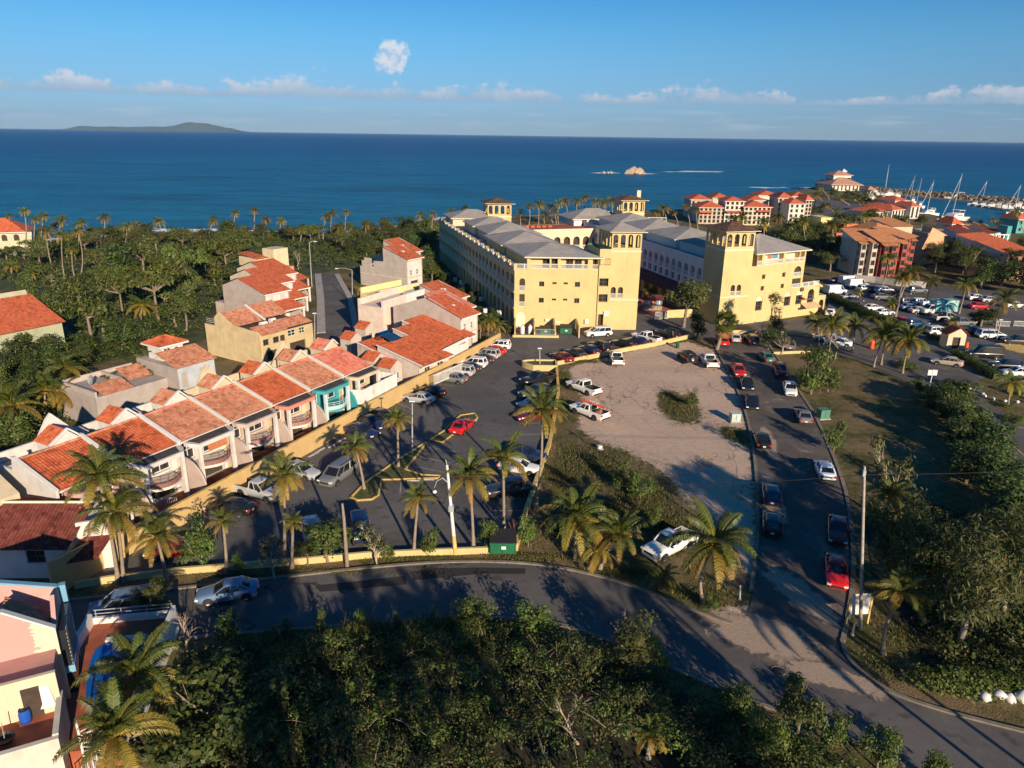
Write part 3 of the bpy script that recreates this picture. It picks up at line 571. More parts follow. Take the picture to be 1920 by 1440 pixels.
def V2(a, b, t): return (a[0] + b[0] * t, a[1] + b[1] * t)
def penthouse(parent, o, w, d, z0, z1, zr, rm, wm=None, ex=(1, 0), ey=SDIR, door=True, sky_l=False):
    """block with a grey hip roof on the roof terrace; skewed axes ex, ey"""
    def q(u, v): return (o[0] + ex[0] * u + ey[0] * v, o[1] + ex[1] * u + ey[1] * v)
    b = MB(); c = [q(0, 0), q(w, 0), q(w, d), q(0, d)]
    for i in range(1, 4): a_, b_ = c[i], c[(i + 1) % 4]; b.quad((*a_, z0), (*b_, z0), (*b_, z1), (*a_, z1), 0)
    L = w; n = max(1, int(w / 4.5)); ops = [((k + 0.6) * w / n, 1.5, z0 + 0.02, z0 + 2.1, False) for k in range(n)] if door else []
    facade(b, c[0], ex, [(z0, z1, ops)], w, 0.25, 0, 1, n_in=ey); b.build('penthouse_wall', [wm or YELLOW, DARK], parent)
    if door: windows(parent, c[0], ex, ops, 0.18, 'brown', n_in=ey, name='terrace_door')
    r = MB(); ov = 0.7; e = [q(-ov, -ov), q(w + ov, -ov), q(w + ov, d + ov), q(-ov, d + ov)]
    h = min(w, d) / 2 * 0.98
    if d > w: p0, p1 = q(w / 2, h), q(w / 2, d - h); fs = [(0, 1, 4), (1, 2, 5, 4), (2, 3, 5), (3, 0, 4, 5)]
    else: p0, p1 = q(h, d / 2), q(w - h, d / 2); fs = [(0, 1, 5, 4), (1, 2, 5), (2, 3, 4, 5), (3, 0, 4)]
    vs = [(*k, z1 + 0.1) for k in e] + [(*p0, zr), (*p1, zr)]; r.add(vs, fs, 0); r.prism(e, z1 - 0.12, z1 + 0.095, 1); ro = r.build('roof', [rm, TRIM], parent)
    if sky_l:
        for u in (0.62, 0.78):
            s = MB(); c0 = lerp(vs[1], vs[5] if d > w else vs[5], 0.55); s.box(c0[0] - 0.5 + (u - .7) * 12, c0[1] - 0.6, c0[2] + 0.25, c0[0] + 0.5 + (u - .7) * 12, c0[1] + 0.6, c0[2] + 0.35)
            s.build('skylight', WHITE, parent)
def balustrade(parent, a, b, z, h=0.95, gap=0.28, mat=None, name='balustrade', posts=True):
    a = Vector(a); b = Vector(b); L = (b - a).length; d = (b - a) / L; n = max(1, int(L / gap)); m = MB()
    m.bar((*a, z + h), (*b, z + h), 0.12, 0.10); m.bar((*a, z + 0.1), (*b, z + 0.1), 0.10, 0.08)
    for i in range(n + 1):
        q = a + d * (L * i / n); big = posts and i % 9 == 0; w = 0.16 if big else 0.05; m.box(q.x - w / 2, q.y - w / 2, z, q.x + w / 2, q.y + w / 2, z + h + (0.06 if big else 0))
    return m.build(name, mat or WHITE, parent)

# ---- west wing
A0 = (0.2, 135.8); AW, AL = 15.7, 81.0
wa = thing('hotel_wing', 'long yellow arcaded building with square arched tower and two dumpsters at its foot', 'building', (*A0, 0))
ZP = 11.3                                                                # roof terrace level
body = MB()
ex, ey = (1.0, 0.0), SDIR
def ap(u, v): return (ex[0] * u + ey[0] * v, ex[1] * u + ey[1] * v)
sm = lambda c, zb: (c, 1.0, zb, zb + 1.0, False)
frontops = [(3.6, 4.7, [(1.1, 0.0, 0, 0, False)][:0])]
rowsF = [(0, 3.9, [(1.35, 1.9, 0.0, 3.2, True)]), (3.9, 7.0, [(1.45, 1.0, 4.15, 6.6, False), (5.1, 0.95, 5.0, 5.95, False), (7.5, 0.8, 5.45, 5.85, False), (9.6, 0.8, 5.45, 5.85, False), (11.8, 0.95, 5.0, 5.95, False)]),
         (7.0, ZP, [(1.45, 1.05, 7.2, 9.6, True), (5.1, 0.95, 8.1, 9.05, False), (7.5, 0.8, 8.55, 8.95, False), (9.6, 0.8, 8.55, 8.95, False), (11.8, 0.95, 8.1, 9.05, False)])]
opsF = facade(body, (0, 0), ex, rowsF, AW, 0.35, 0, 1, n_in=(0, 1))
# left side: three tiers of arcades
n = 24; st = AL / n; tierG, tierM, tierT = [], [], []
for i in range(n):
    c = AL - (i + 0.5) * st; brk = i in (0, 1)
    tierG.append((c, 2.1, 0.3 if i % 4 else 0.05, 3.3, True)); tierM.append((c, 2.2, 4.3, 6.5, False))
    tierT.append((c, 2.2, 7.4, 9.9, False if brk or i in (17, 18) else True))
sdirL = (-ey[0], -ey[1]); oL = ap(0, AL)
rowsL = [(0, 3.9, tierG), (3.9, 7.0, tierM), (7.0, ZP, tierT)]
opsL = facade(body, oL, sdirL, rowsL, AL, 1.3, 2, 1, n_in=(ey[1], -ey[0]))
# back and courtyard sides
p2, p3 = ap(AW, AL), ap(0, AL); pc = ap(AW, 0)
body.quad((*pc, 0), (*p2, 0), (*p2, ZP), (*pc, ZP), 3); body.quad((*p2, 0), (*p3, 0), (*p3, ZP), (*p2, ZP), 0)
body.poly([(0, 0, ZP - 0.02), (*pc, ZP - 0.02), (*p2, ZP - 0.02), (*p3, ZP - 0.02)], 4)
body.build('wall', [YELLOW, DARK, simple('tan_render', (0.66, 0.47, 0.24), 0.85, 0.08, 0.5, streak=True), CREAM, CONC], wa)
for (z0, z1, ops) in rowsF:
    for op in ops:
        if op[3] - op[2] > 2.0 and op[2] > 1: windows(wa, (0, 0), ex, [op], 0.02, 'rail', n_in=(0, 1))
        elif op[2] > 1: windows(wa, (0, 0), ex, [op], 0.2, 'brown', n_in=(0, 1))
pan = MB(); w_ = 1.9; pan.poly([(-w_ / 2, 0, 0), (w_ / 2, 0, 0)] + [(w_ / 2 * cos(pi * i / 8), 0, 3.2 - w_ / 2 + w_ / 2 * sin(pi * i / 8)) for i in range(9)]); pan.build('blind_arch_panel', TRIM, wa, (1.35, 0.12, 0.0))
for tier in (tierM, tierT): windows(wa, oL, sdirL, [(c, w, zb, zt, a) for c, w, zb, zt, a in tier], 0.12, 'rail', n_in=(ey[1], -ey[0]))
# parapet of white balustrade panels stepping along the side, front corner rail, floor bands
k = 0; nseg = 18
for i in range(nseg):
    a_, b_ = ap(0.12, AL * i / nseg + 0.5), ap(0.12, AL * (i + 1) / nseg - 0.5); balustrade(wa, a_, b_, ZP, 0.95, 0.35, posts=False)
pier = MB().box(-0.28, -0.5, 0, 0.28, 0.5, 1.05).mesh('parapet_pier', YELLOW)
for i in range(nseg + 1):
    q = ap(0.2, min(max(AL * i / nseg, 0.3), AL - 0.3)); put('parapet_pier', pier, wa, (*q, ZP))
balustrade(wa, (0.1, 0.1), (2.2, 0.1), ZP, 0.95, 0.18)
bd = MB()
for zz in (3.9, 7.0, ZP - 0.15):
    a_, b_ = Vector(ap(-0.06, 0)), Vector(ap(-0.06, AL)); bd.bar((*a_, zz), (*b_, zz), 0.12, 0.2)
bd.build('string_course', TRIM, wa)
# front penthouse flush with the facade, then three more behind
pf = MB(); PX0, PX1, PZ = 2.3, AW, 13.6
opsP = facade(pf, (PX0, 0), ex, [(ZP, PZ, [(2.4, 3.6, ZP + 0.15, PZ - 0.3, False), (5.1, 1.2, ZP + 0.15, PZ - 0.3, False), (8.8, 5.0, ZP + 0.15, PZ - 0.3, False), (12.7, 1.0, ZP + 0.15, PZ - 0.3, False)])], PX1 - PX0, 1.2, 0, 0, n_in=(0, 1))
q = [ap(PX0, 0), ap(PX1, 0), ap(PX1, 15), ap(PX0, 15)]
for i in range(1, 4): pf.quad((*q[i], ZP), (*q[(i + 1) % 4], ZP), (*q[(i + 1) % 4], PZ), (*q[i], PZ), 0)
pf.build('penthouse_wall', [YELLOW], wa)
windows(wa, (PX0, 0), ex, [(3.55, 1.2, ZP + 0.15, PZ - 0.35, False), (5.1, 1.0, ZP + 0.15, PZ - 0.35, False), (8.0, 1.3, ZP + 0.15, PZ - 0.35, False), (9.6, 1.3, ZP + 0.15, PZ - 0.35, False), (12.7, 0.9, ZP + 0.15, PZ - 0.35, False)], 1.1, 'brown', n_in=(0, 1), name='terrace_door')
for a_, b_ in ((0.65, 4.15), (4.5, 5.7), (6.35, 11.25), (12.2, 13.2)): balustrade(wa, (PX0 + a_, 0.08), (PX0 + b_, 0.08), ZP + 0.1, 0.9, 0.16, posts=False)
r = MB(); e = [ap(PX0 - 0.7, -0.75), ap(PX1 + 0.7, -0.75), ap(PX1 + 0.7, 15.7), ap(PX0 - 0.7, 15.7)]; t0, t1 = ap(PX0 + 6.4, 7.0), ap(PX0 + 7.0, 8.2); zr = 15.4
r.add([(*k_, PZ + 0.14) for k_ in e] + [(*t0, zr), (*t1, zr)], [(0, 1, 5, 4), (1, 2, 5), (2, 3, 4, 5), (3, 0, 4)], 0); r.prism(e, PZ - 0.1, PZ + 0.135, 1); r.build('roof', [T_BLUE, TRIM], wa)
penthouse(wa, ap(2.6, 18.5), 12.5, 15, ZP, 13.2, 15.3, T_GREY, YELLOW); penthouse(wa, ap(4.0, 36), 11.5, 13, ZP, 13.3, 15.5, T_GREY, CREAM)
penthouse(wa, ap(3.5, 50), 11.0, 11, ZP, 13.4, 15.4, T_GREY, CREAM); penthouse(wa, ap(1.5, 68), 13, 10.5, ZP, 13.4, 15.4, T_GREY, CREAM, sky_l=True)
# tower at the front right
TW = 7.6; TX = AW
tp = [(TX + 0.0, -0.35), (TX + TW, -0.1), (TX + TW - 1.7, 6.6), (TX - 1.7, 6.3)]
tb = MB(); L0 = (Vector(tp[1]) - Vector(tp[0])).length; d0 = tuple((Vector(tp[1]) - Vector(tp[0])) / L0)
TZ = 15.3
opsT = facade(tb, tp[0], d0, [(0, 3.6, [(0.75, 1.0, 0.25, 3.0, False)]), (3.6, 5.3, []), (5.3, 6.9, [(1.0, 1.7, 5.35, 6.85, False)]), (6.9, 8.3, []), (8.3, 9.9, [(1.0, 1.7, 8.35, 9.85, False)]), (9.9, TZ, [])], 2.1, 0.7, 0, 1)
facade(tb, V2(tp[0], d0, 2.1), d0, [(0, 5.9, []), (5.9, 8.5, [(0.75, 0.95, 6.1, 8.25, True), (2.1, 0.95, 6.1, 8.25, True)]), (8.5, TZ, [])], L0 - 2.1, 0.5, 0, 1)
for i in range(1, 4): a_, b_ = tp[i], tp[(i + 1) % 4]; tb.quad((*a_, 0), (*b_, 0), (*b_, TZ), (*a_, TZ), 0)
twr = tb.build('tower', [YELLOW, DARK], wa)
windows(wa, V2(tp[0], d0, 2.1), d0, [(0.75, 0.95, 6.1, 8.25, True), (2.1, 0.95, 6.1, 8.25, True)], 0.06, 'rail')
windows(wa, tp[0], d0, [(1.0, 1.7, 5.35, 6.85, False), (1.0, 1.7, 8.35, 9.85, False)], 0.5, 'brown')
tq = [V2(tp[0], d0, 2.1), tp[1], tp[2], V2(tp[3], d0, 2.1)]
belvedere(wa, tq, TZ, 18.4, T_GREY, 0.8, 4, 1.5)
bt = MB(); bt.box(TX + 2.12, -0.42, 5.7, TX + TW + 0.05, -0.2, 5.95); bt.build('string_course', TRIM, wa)
stp = MB()                                                              # outside stair at the tower foot and service stair on the roof
for i in range(5): stp.box(TX + 0.2, -1.6 + i * 0.0, 0.0, TX + 1.4, -0.5, 0.05 * (i + 1))
stp.build('door_step', CONC, wa)
balustrade(wa, (TX + 0.1, -0.3), (TX + 2.0, -0.3), 12.3, 1.2, 0.22, BROWNW)
ss = MB()
for i in range(11): ss.box(TX - 0.6 - i * 0.08, 1.5 + i * 0.5, 13.0 + i * 0.24 - 0.1, TX + 0.5 - i * 0.08, 2.1 + i * 0.5, 13.1 + i * 0.24)
ss.build('roof_stair', DGREEN, wa)
# rear lookout tower
cx, cy = -4.2, 69.6; s_ = 3.2
rt = [(cx - s_, cy - s_), (cx + s_, cy - s_), (cx + s_ - 1.4, cy + s_), (cx - s_ - 1.4, cy + s_)]
m = MB(); m.prism(rt, ZP - 1, 14.3); m.build('tower', YELLOW, wa); belvedere(wa, rt, 14.3, 17.3, T_BROWN, 0.9, 4, 1.4)

# ---- cream rear wing closing the court
ra, rb = (-3.0, 196.0), (26.5, 205.0); L = hypot(rb[0] - ra[0], rb[1] - ra[1]); d_ = ((rb[0] - ra[0]) / L, (rb[1] - ra[1]) / L)
wr = thing('rear_wing', 'low cream wing with a row of arches closing the far end of the court', 'building', (*ra, 0))
m = MB(); nA = 11; rz = [(0, 5.0, [((i + 0.5) * L / nA, 1.7, 1.2, 3.6, False) for i in range(nA)]), (5.0, 10.6, [((i + 0.5) * L / nA, 1.9, 5.6, 8.9, True) for i in range(nA)])]
facade(m, (0, 0), d_, rz, L, 0.9, 0, 1); nn = (-d_[1], d_[0]); B_ = [(0, 0), (d_[0] * L, d_[1] * L), (d_[0] * L + nn[0] * 14, d_[1] * L + nn[1] * 14), (nn[0] * 14, nn[1] * 14)]
for i in range(1, 4): m.quad((*B_[i], 0), (*B_[(i + 1) % 4], 0), (*B_[(i + 1) % 4], 10.6), (*B_[i], 10.6), 0)
m.poly([(*q_, 10.58) for q_ in B_], 2); m.build('wall', [CREAM, DARK, TERRA], wr)
windows(wr, (0, 0), d_, [((i + 0.5) * L / nA, 1.9, 5.6, 8.9, True) for i in range(nA)], 0.1, 'rail')
mm = MB(); mm.bar((B_[0][0] + .2, B_[0][1] + 0.2, 10.75), (B_[1][0] - .2, B_[1][1] + 0.2, 10.75), 0.5, 0.5); mm.build('parapet', CREAM, wr)
penthouse(wr, (20, 16), 16, 12, 10.6, 12.4, 14.9, T_GREY, WHITE, (0.957, 0.29), (-0.29, 0.957), sky_l=True)
tg = MB()
for k_ in range(6): x_ = 4.5 + k_ * 1.6; tg.box(x_, 9.6 + k_ * 0.5, 10.6, x_ + 1.1, 10.4 + k_ * 0.5, 11.1)
tg.build('terrace_seats', T_RED, wr)

# ---- east wing
B0 = (40.1, 139.7); ZB = 11.4
wb = thing('hotel_wing', 'yellow building with brown roofed arched tower beside the ramp and palms', 'building', (*B0, 0))
dT = (0.955, 0.297); dM = (0.875, 0.484); TBW = 6.3; TBD = 7.4; TZB = 15.1
t = [(0, 0), V2((0, 0), dT, TBW), V2(V2((0, 0), dT, TBW), SDIR, TBD), V2((0, 0), SDIR, TBD)]
m = MB(); facade(m, t[0], dT, [(0, 5.6, []), (5.6, 8.2, [(2.6, 0.95, 5.8, 8.0, True), (3.95, 0.95, 5.8, 8.0, True)]), (8.2, TZB, [])], TBW, 0.5, 0, 1)
for i in range(1, 4): m.quad((*t[i], 0), (*t[(i + 1) % 4], 0), (*t[(i + 1) % 4], TZB), (*t[i], TZB), 0)
m.build('tower', [YELLOW, DARK], wb); windows(wb, t[0], dT, [(2.6, 0.95, 5.8, 8.0, True), (3.95, 0.95, 5.8, 8.0, True)], 0.06, 'rail')
belvedere(wb, t, TZB, 18.2, T_BROWN, 0.7, 4, 1.6)
m = MB(); c = sum((Vector(q_) for q_ in t), Vector((0, 0))) / 4; m.prism([tuple(c + (Vector(q_) - c) * 1.012) for q_ in t], 5.55, 5.75); m.build('string_course', TRIM, wb)
# front block
o1 = t[1]; MBW = 20.5
m = MB()
lo = [(3.2, 1.8, 2.4, 5.3, True), (11.2, 1.8, 2.6, 5.4, True), (14.6, 1.8, 2.6, 5.4, True), (18.1, 1.9, 2.6, 5.5, True)]
mid = [(3.6, 0.9, 6.4, 7.3, False), (9.2, 0.9, 6.4, 7.3, False), (13.1, 2.5, 6.2, 8.1, False)]
up = [(3.6, 0.9, 8.7, 9.6, False), (9.2, 0.9, 8.7, 9.6, False), (13.1, 2.1, 8.5, 10.6, True)]
facade(m, o1, dM, [(0, 6.0, lo), (6.0, 6.15, [])], MBW, 0.5, 0, 1); UW = 14.9
facade(m, o1, dM, [(6.15, 8.4, mid), (8.4, ZB, up)], UW, 0.6, 0, 1)
e1 = V2(o1, dM, UW); e2 = V2(o1, dM, MBW); bk = 15.0
m.quad((*e1, 6.0), (*V2(e1, SDIR, bk), 6.0), (*V2(e1, SDIR, bk), ZB), (*e1, ZB), 0); m.quad((*e2, 0), (*V2(e2, SDIR, bk), 0), (*V2(e2, SDIR, bk), 6.15), (*e2, 6.15), 0)
m.poly([(*q_, 6.14) for q_ in (e1, e2, V2(e2, SDIR, bk), V2(e1, SDIR, bk))], 2); m.poly([(*q_, ZB - 0.02) for q_ in (o1, e1, V2(e1, SDIR, 60), V2(o1, SDIR, 60))], 2)
m.quad((*V2(e1, SDIR, bk), 0), (*V2(e1, SDIR, 66), 0), (*V2(e1, SDIR, 66), ZB), (*V2(e1, SDIR, bk), ZB), 0)
m.build('wall', [YELLOW, DARK, CONC], wb)
windows(wb, o1, dM, [(c, w, zb, zb + 1.9, False) for c, w, zb, zt, a in lo[:3]], 0.3, 'brown'); windows(wb, o1, dM, lo[3:], 0.3, 'brown')
windows(wb, o1, dM, [q_ for q_ in mid + up if q_[1] < 1], 0.25, 'brown'); windows(wb, o1, dM, [mid[2], up[2]], 0.05, 'rail')
for c, w, zb, zt, a in lo[:3]:
    pn = MB(); pn.poly([(-w / 2, 0, 0), (w / 2, 0, 0)] + [(w / 2 * cos(pi * i / 8), 0, (zt - zb - 1.9) - w / 2 + w / 2 * sin(pi * i / 8)) for i in range(1, 8)]); q_ = V2(o1, dM, c)
    pn.build('arch_panel', TRIM, wb, (q_[0] - dM[1] * 0.12, q_[1] + dM[0] * 0.12, zb + 1.9), atan2(dM[1], dM[0]))
balustrade(wb, V2(e1, dM, 0.1), V2(e2, dM, -0.5), 6.15, 0.9, 0.2)
gb = MB(); q_ = V2(o1, dM, MBW); nn = (dM[0], dM[1]); gb.extr([(*V2(q_, dM, -2.2), 6.16), (*V2(q_, dM, 0.9), 5.6), (*V2(q_, dM, 0.9), 5.95), (*V2(q_, dM, -2.2), 7.3)], (SDIR[0] * 8, SDIR[1] * 8, 0)); gb.build('side_roof', YELLOW, wb)
# porch block at the right end with arched door, canopy, sign letters
pb = MB(); p0 = V2(e2, dM, 0.0); pd = (0.93, 0.36); facade(pb, p0, pd, [(0, 3.9, [(1.0, 1.2, 0.2, 3.0, True)])], 2.0, 0.8, 0, 1); pz = V2(p0, pd, 2.0)
pb.quad((*pz, 0), (*V2(pz, SDIR, 6), 0), (*V2(pz, SDIR, 6), 3.9), (*pz, 3.9), 0); pb.poly([(*p0, 3.9), (*pz, 3.9), (*V2(pz, SDIR, 6), 3.9), (*V2(p0, SDIR, 6), 3.9)], 0); pb.build('porch', [YELLOW, DARK], wb)
cn = MB(); c0 = V2(o1, dM, 15.3); c1_ = V2(o1, dM, 19.8); nrm = (dM[1], -dM[0]); cn.quad((*c0, 2.7), (*c1_, 2.7), (c1_[0] + nrm[0] * 1.8, c1_[1] + nrm[1] * 1.8, 1.9), (c0[0] + nrm[0] * 1.8, c0[1] + nrm[1] * 1.8, 1.9)); cn.build('awning', simple('tan_canvas', (0.55, 0.40, 0.22), 0.9), wb)
lt = MB(); px_ = 15.6
for ch in range(26):
    w_ = 0.12 if ch > 3 else 0.2; h_ = random.choice((0.18, 0.22, 0.26)) if ch > 3 else 0.5; q_ = V2(o1, dM, px_); lt.bar((q_[0] + nrm[0] * 0.05, q_[1] + nrm[1] * 0.05, 3.35), (q_[0] + nrm[0] * 0.05, q_[1] + nrm[1] * 0.05, 3.35 + h_), w_ * 0.75, 0.05, 0 if ch > 3 else 1); px_ += w_ * 1.12
lt.build('wall_lettering', [simple('dark_lettering', (0.10, 0.09, 0.12), 0.6), LAMPR], wb)
def disc(par, u, z, r_, mat, name): 
    dk = MB(); dk.lathe([(0, -0.06), (r_, -0.06), (r_, 0.06), (0, 0.06)], 20, 0, axis='y'); q_ = V2(o1, dM, u); dk.build(name, mat, par, (q_[0] + nrm[0] * 0.35, q_[1] + nrm[1] * 0.35, z), atan2(dM[1], dM[0]))
disc(wb, 14.9, 5.75, 0.42, BROWNW, 'round_sign'); disc(wb, 14.9, 1.7, 0.22, BLACK, 'wall_lamp'); disc(wb, 15.3, 3.9, 0.2, BLACK, 'wall_lamp')
# blue-grey roof and loggias on top
rf = MB(); W1 = 15.8; a_ = V2(o1, dM, 1.3); q0, q1 = a_, V2(a_, dM, W1 - 1.6); z1 = 13.8
pw = MB(); facade(pw, a_, dM, [(ZB, z1, [(0.7, 1.2, ZB + 0.1, z1 - 0.25, False), (4.6, 5.2, ZB + 0.1, z1 - 0.25, False), (9.8, 3.9, ZB + 0.1, z1 - 0.25, False), (12.6, 1.2, ZB + 0.1, z1 - 0.25, False)])], 13.6, 1.2, 0, 1)
ae = V2(a_, dM, 13.6)
for u_, v_ in ((ae, V2(ae, SDIR, 13)), (V2(ae, SDIR, 13), V2(a_, SDIR, 13)), (V2(a_, SDIR, 13), a_)): pw.quad((*u_, ZB), (*v_, ZB), (*v_, z1), (*u_, z1), 0)
pw.build('penthouse_wall', [YELLOW, CREAM], wb)
e = [V2(V2(a_, dM, -0.9), SDIR, -0.8), V2(V2(ae, dM, 0.9), SDIR, -0.8), V2(V2(ae, dM, 0.9), SDIR, 13.8), V2(V2(a_, dM, -0.9), SDIR, 13.8)]; cc = V2(V2(a_, dM, 4.5), SDIR, 7); c2_ = V2(V2(a_, dM, 6.5), SDIR, 8)
rf.add([(*k_, z1 + 0.12) for k_ in e] + [(*cc, 16.4), (*c2_, 16.4)], [(0, 1, 5, 4), (1, 2, 5), (2, 3, 4, 5), (3, 0, 4)], 0); rf.prism(e, z1 - 0.1, z1 + 0.115, 1); rf.build('roof', [T_BLUE, TRIM], wb)
for u0, u1 in ((0.1, 1.3), (2.0, 7.2), (7.9, 11.7), (12.0, 13.2)): balustrade(wb, V2(a_, dM, u0), V2(a_, dM, u1), ZB + 0.05, 0.9, 0.17, posts=False)
pic = MB()
for u0, col in ((4.0, 0), (5.5, 1)): q_ = V2(V2(a_, dM, u0), (-dM[1], dM[0]), 1.12); q2_ = V2(q_, dM, 1.3); pic.quad((*q_, ZB + 1.0), (*q2_, ZB + 1.0), (*q2_, ZB + 1.8), (*q_, ZB + 1.8), col)
pic.build('wall_picture', [simple('picture_red', (0.35, 0.16, 0.12), 0.6, 0.4, 4), simple('picture_blue', (0.03, 0.24, 0.55), 0.6, 0.3, 4)], wb)
# courtyard side: arcade over windows over a maroon canopy over ground arches
oC = V2(t[3], SDIR, 68); dC = (-SDIR[0], -SDIR[1]); CL = 68.0; nC = 24; stp_ = CL / nC
m = MB(); rC = [(0, 3.7, [((i + 0.5) * CL / 15, 2.6, 0.02, 3.2, True) for i in range(15)]), (3.7, 5.6, []), (5.6, 7.4, [((i + 0.5) * stp_, 1.55, 5.75, 7.15, False) for i in range(nC)]), (7.4, 11.5, [((i + 0.5) * stp_, 1.75, 7.55, 10.0, True) for i in range(nC)]), (11.5, 12.0, [])]
facade(m, oC, dC, rC[:1], CL, 1.5, 1, 2); facade(m, oC, dC, rC[1:], CL, 0.8, 0, 2)
m.build('courtyard_wall', [simple('white_render', (0.70, 0.66, 0.62), 0.85, 0.08, 0.5, streak=True), YELLOW, DARK], wb)
windows(wb, oC, dC, rC[3][2], 0.1, 'rail'); windows(wb, oC, dC, rC[2][2], 0.4, 'white')
cn = MB(); s1, s2 = oC, V2(oC, dC, CL); nw = (dC[1], -dC[0]); off = 2.4
cn.add([(*s1, 5.5), (*s2, 5.5), (s2[0] + nw[0] * off, s2[1] + nw[1] * off, 3.9), (s1[0] + nw[0] * off, s1[1] + nw[1] * off, 3.9), (s2[0] + nw[0] * off, s2[1] + nw[1] * off, 3.6), (s1[0] + nw[0] * off, s1[1] + nw[1] * off, 3.6)], [(0, 1, 2, 3), (3, 2, 4, 5)]); cn.build('canopy_roof', T_MAROON, wb)
m = MB(); q_ = [t[3], oC, V2(oC, (1, 0), 16), V2(t[3], (1, 0), 14)]; m.poly([(*k_, ZB + 0.01) for k_ in q_]); m.quad((*q_[1], 0), (*q_[2], 0), (*q_[2], ZB), (*q_[1], ZB)); m.build('roof_slab', CONC, wb)
for v_, dd_, w_ in ((4, 13, 11), (19, 15, 12), (36, 14, 12), (51, 14, 12)): penthouse(wb, V2(V2(t[3], (1, 0), 3.2), SDIR, v_), w_, dd_, ZB, 13.3, 15.4, T_GREY, WHITE)
# back tower with chimney
cx, cy = -6.3, 75.3; s_ = 3.2; rt = [(cx - s_, cy - s_), (cx + s_, cy - s_ + 1.2), (cx + s_ - 1.4, cy + s_ + 1.2), (cx - s_ - 1.4, cy + s_)]
m = MB(); m.prism(rt, 0, 14.6); m.build('tower', YELLOW, wb); belvedere(wb, rt, 14.6, 17.8, T_BROWN, 0.9, 4, 1.4)
m = MB(); m.box(cx + 1.2, cy + 0.5, 17.6, cx + 2.3, cy + 1.6, 20.4); m.build('chimney', CREAM, wb)
balustrade(wb, V2(oC, (1, 0.1), 8), V2(oC, (1, 0.1), 24), ZB + 0.5, 1.1, 0.4)

# ---- bin enclosure, dumpsters, sphere on its plinth
en = thing('bin_enclosure', 'low yellow walled bin enclosure at the foot of the arcaded building', 'enclosure', (A0[0] - 0.2, A0[1] - 6.6, 0))
m = MB()
for x_ in (0.3, 3.9, 7.7, 12.0): m.extr([(x_, 0.1, 0), (x_, 6.1, 0), (x_, 6.1, 2.2), (x_, 3.0, 2.0), (x_, 0.1, 0.9 if x_ < 8 else 2.0)], (0.22, 0, 0))
m.box(0.0, -0.25, 0, 8.4, 0.05, 0.45); m.build('wall', YELLOW, en)
m = MB(); m.bar((4.2, 0.2, 1.5), (7.7, 0.2, 1.5), 0.06); m.bar((4.2, 0.2, 0.55), (7.7, 0.2, 0.55), 0.06); 
for i in range(18): m.bar((4.2 + i * 0.2, 0.2, 0.5), (4.2 + i * 0.2, 0.2, 1.5), 0.03)
m.build('gate', GALV, en)
def dumpster(label, x, y, rz, s=1.0, group=None):
    d = thing('dumpster', label, 'dumpster', (x, y, 0.03), rz, group)
    m = MB(); m.extr([(-1.0 * s, -0.75 * s, 0.15), (1.0 * s, -0.75 * s, 0.15), (1.0 * s, 0.75 * s, 0.15), (-1.0 * s, 0.75 * s, 0.15)], (0, 0, 0.95 * s)); m.box(-1.03 * s, -0.8 * s, 0.95 * s, 1.03 * s, -0.74 * s, 1.08 * s)
    for x_ in (-0.9, 0, 0.9): m.box((x_ - 0.04) * s, -0.8 * s, 0.2, (x_ + 0.04) * s, -0.75 * s, 1.0 * s)
    for x_ in (-1, 1): m.box((x_ * 1.0 - 0.06) * s, -0.3 * s, 0.7 * s, (x_ * 1.0 + 0.06) * s, 0.3 * s, 0.82 * s)
    m.build('body', DGREEN, d)
    m = MB(); m.extr([(-1.02 * s, -0.8 * s, 1.12 * s), (-1.02 * s, 0.8 * s, 1.45 * s), (-1.02 * s, 0.8 * s, 1.38 * s), (-1.02 * s, -0.8 * s, 1.06 * s)], (2.04 * s, 0, 0)); m.build('lid', BLACK, d)
    for x_ in (-0.8, 0.8):
        for y_ in (-0.5, 0.5): w = MB(); w.lathe([(0, -0.04), (0.09, -0.04), (0.09, 0.04), (0, 0.04)], 10, 0, axis='y'); w.build('castor', BLACK, d, (x_ * s, y_ * s, 0.09))
    w = MB(); w.quad((-0.25, 0, 0), (0.15, 0, 0), (0.15, 0, 0.3), (-0.25, 0, 0.3)); w.build('sticker', WHITE, d, (0.1, -0.815 * s, 0.55 * s))
dumpster('green dumpster behind the mesh gate of the bin enclosure', A0[0] + 5.8, A0[1] - 4.2, 0.05); dumpster('green dumpster standing in the open bay of the bin enclosure', A0[0] + 9.7, A0[1] - 3.6, -0.05, 1.1)
for i, x_ in enumerate((1.6, 3.0)):
    c_ = thing('gas_cylinder', ['white gas cylinder at the left end of the bin enclosure', 'white gas cylinder next to the mesh gate of the bin enclosure'][i], 'gas cylinder', (A0[0] + x_, A0[1] - 4.5, 0.03)); m = MB(); m.lathe([(0, 0), (0.36, 0.02), (0.4, 0.2), (0.4, 1.35), (0.3, 1.6), (0.1, 1.68), (0, 1.68)], 14); m.build('tank', WHITE, c_); m = MB(); m.lathe([(0.15, 1.66), (0.15, 1.85), (0.12, 1.85), (0.12, 1.66)], 10); m.build('valve_collar', GALV, c_)
sp_ = thing('sphere_sculpture', 'mirror steel half globe on a yellow plinth beside the tower', 'sculpture', (*P(1166, 611), 0)); m = MB(); m.box(-1.7, -0.9, 0, 1.7, 1.0, 1.0); m.box(-1.8, -1.0, 1.0, 1.8, 1.1, 1.12); m.build('plinth', YELLOW, sp_)
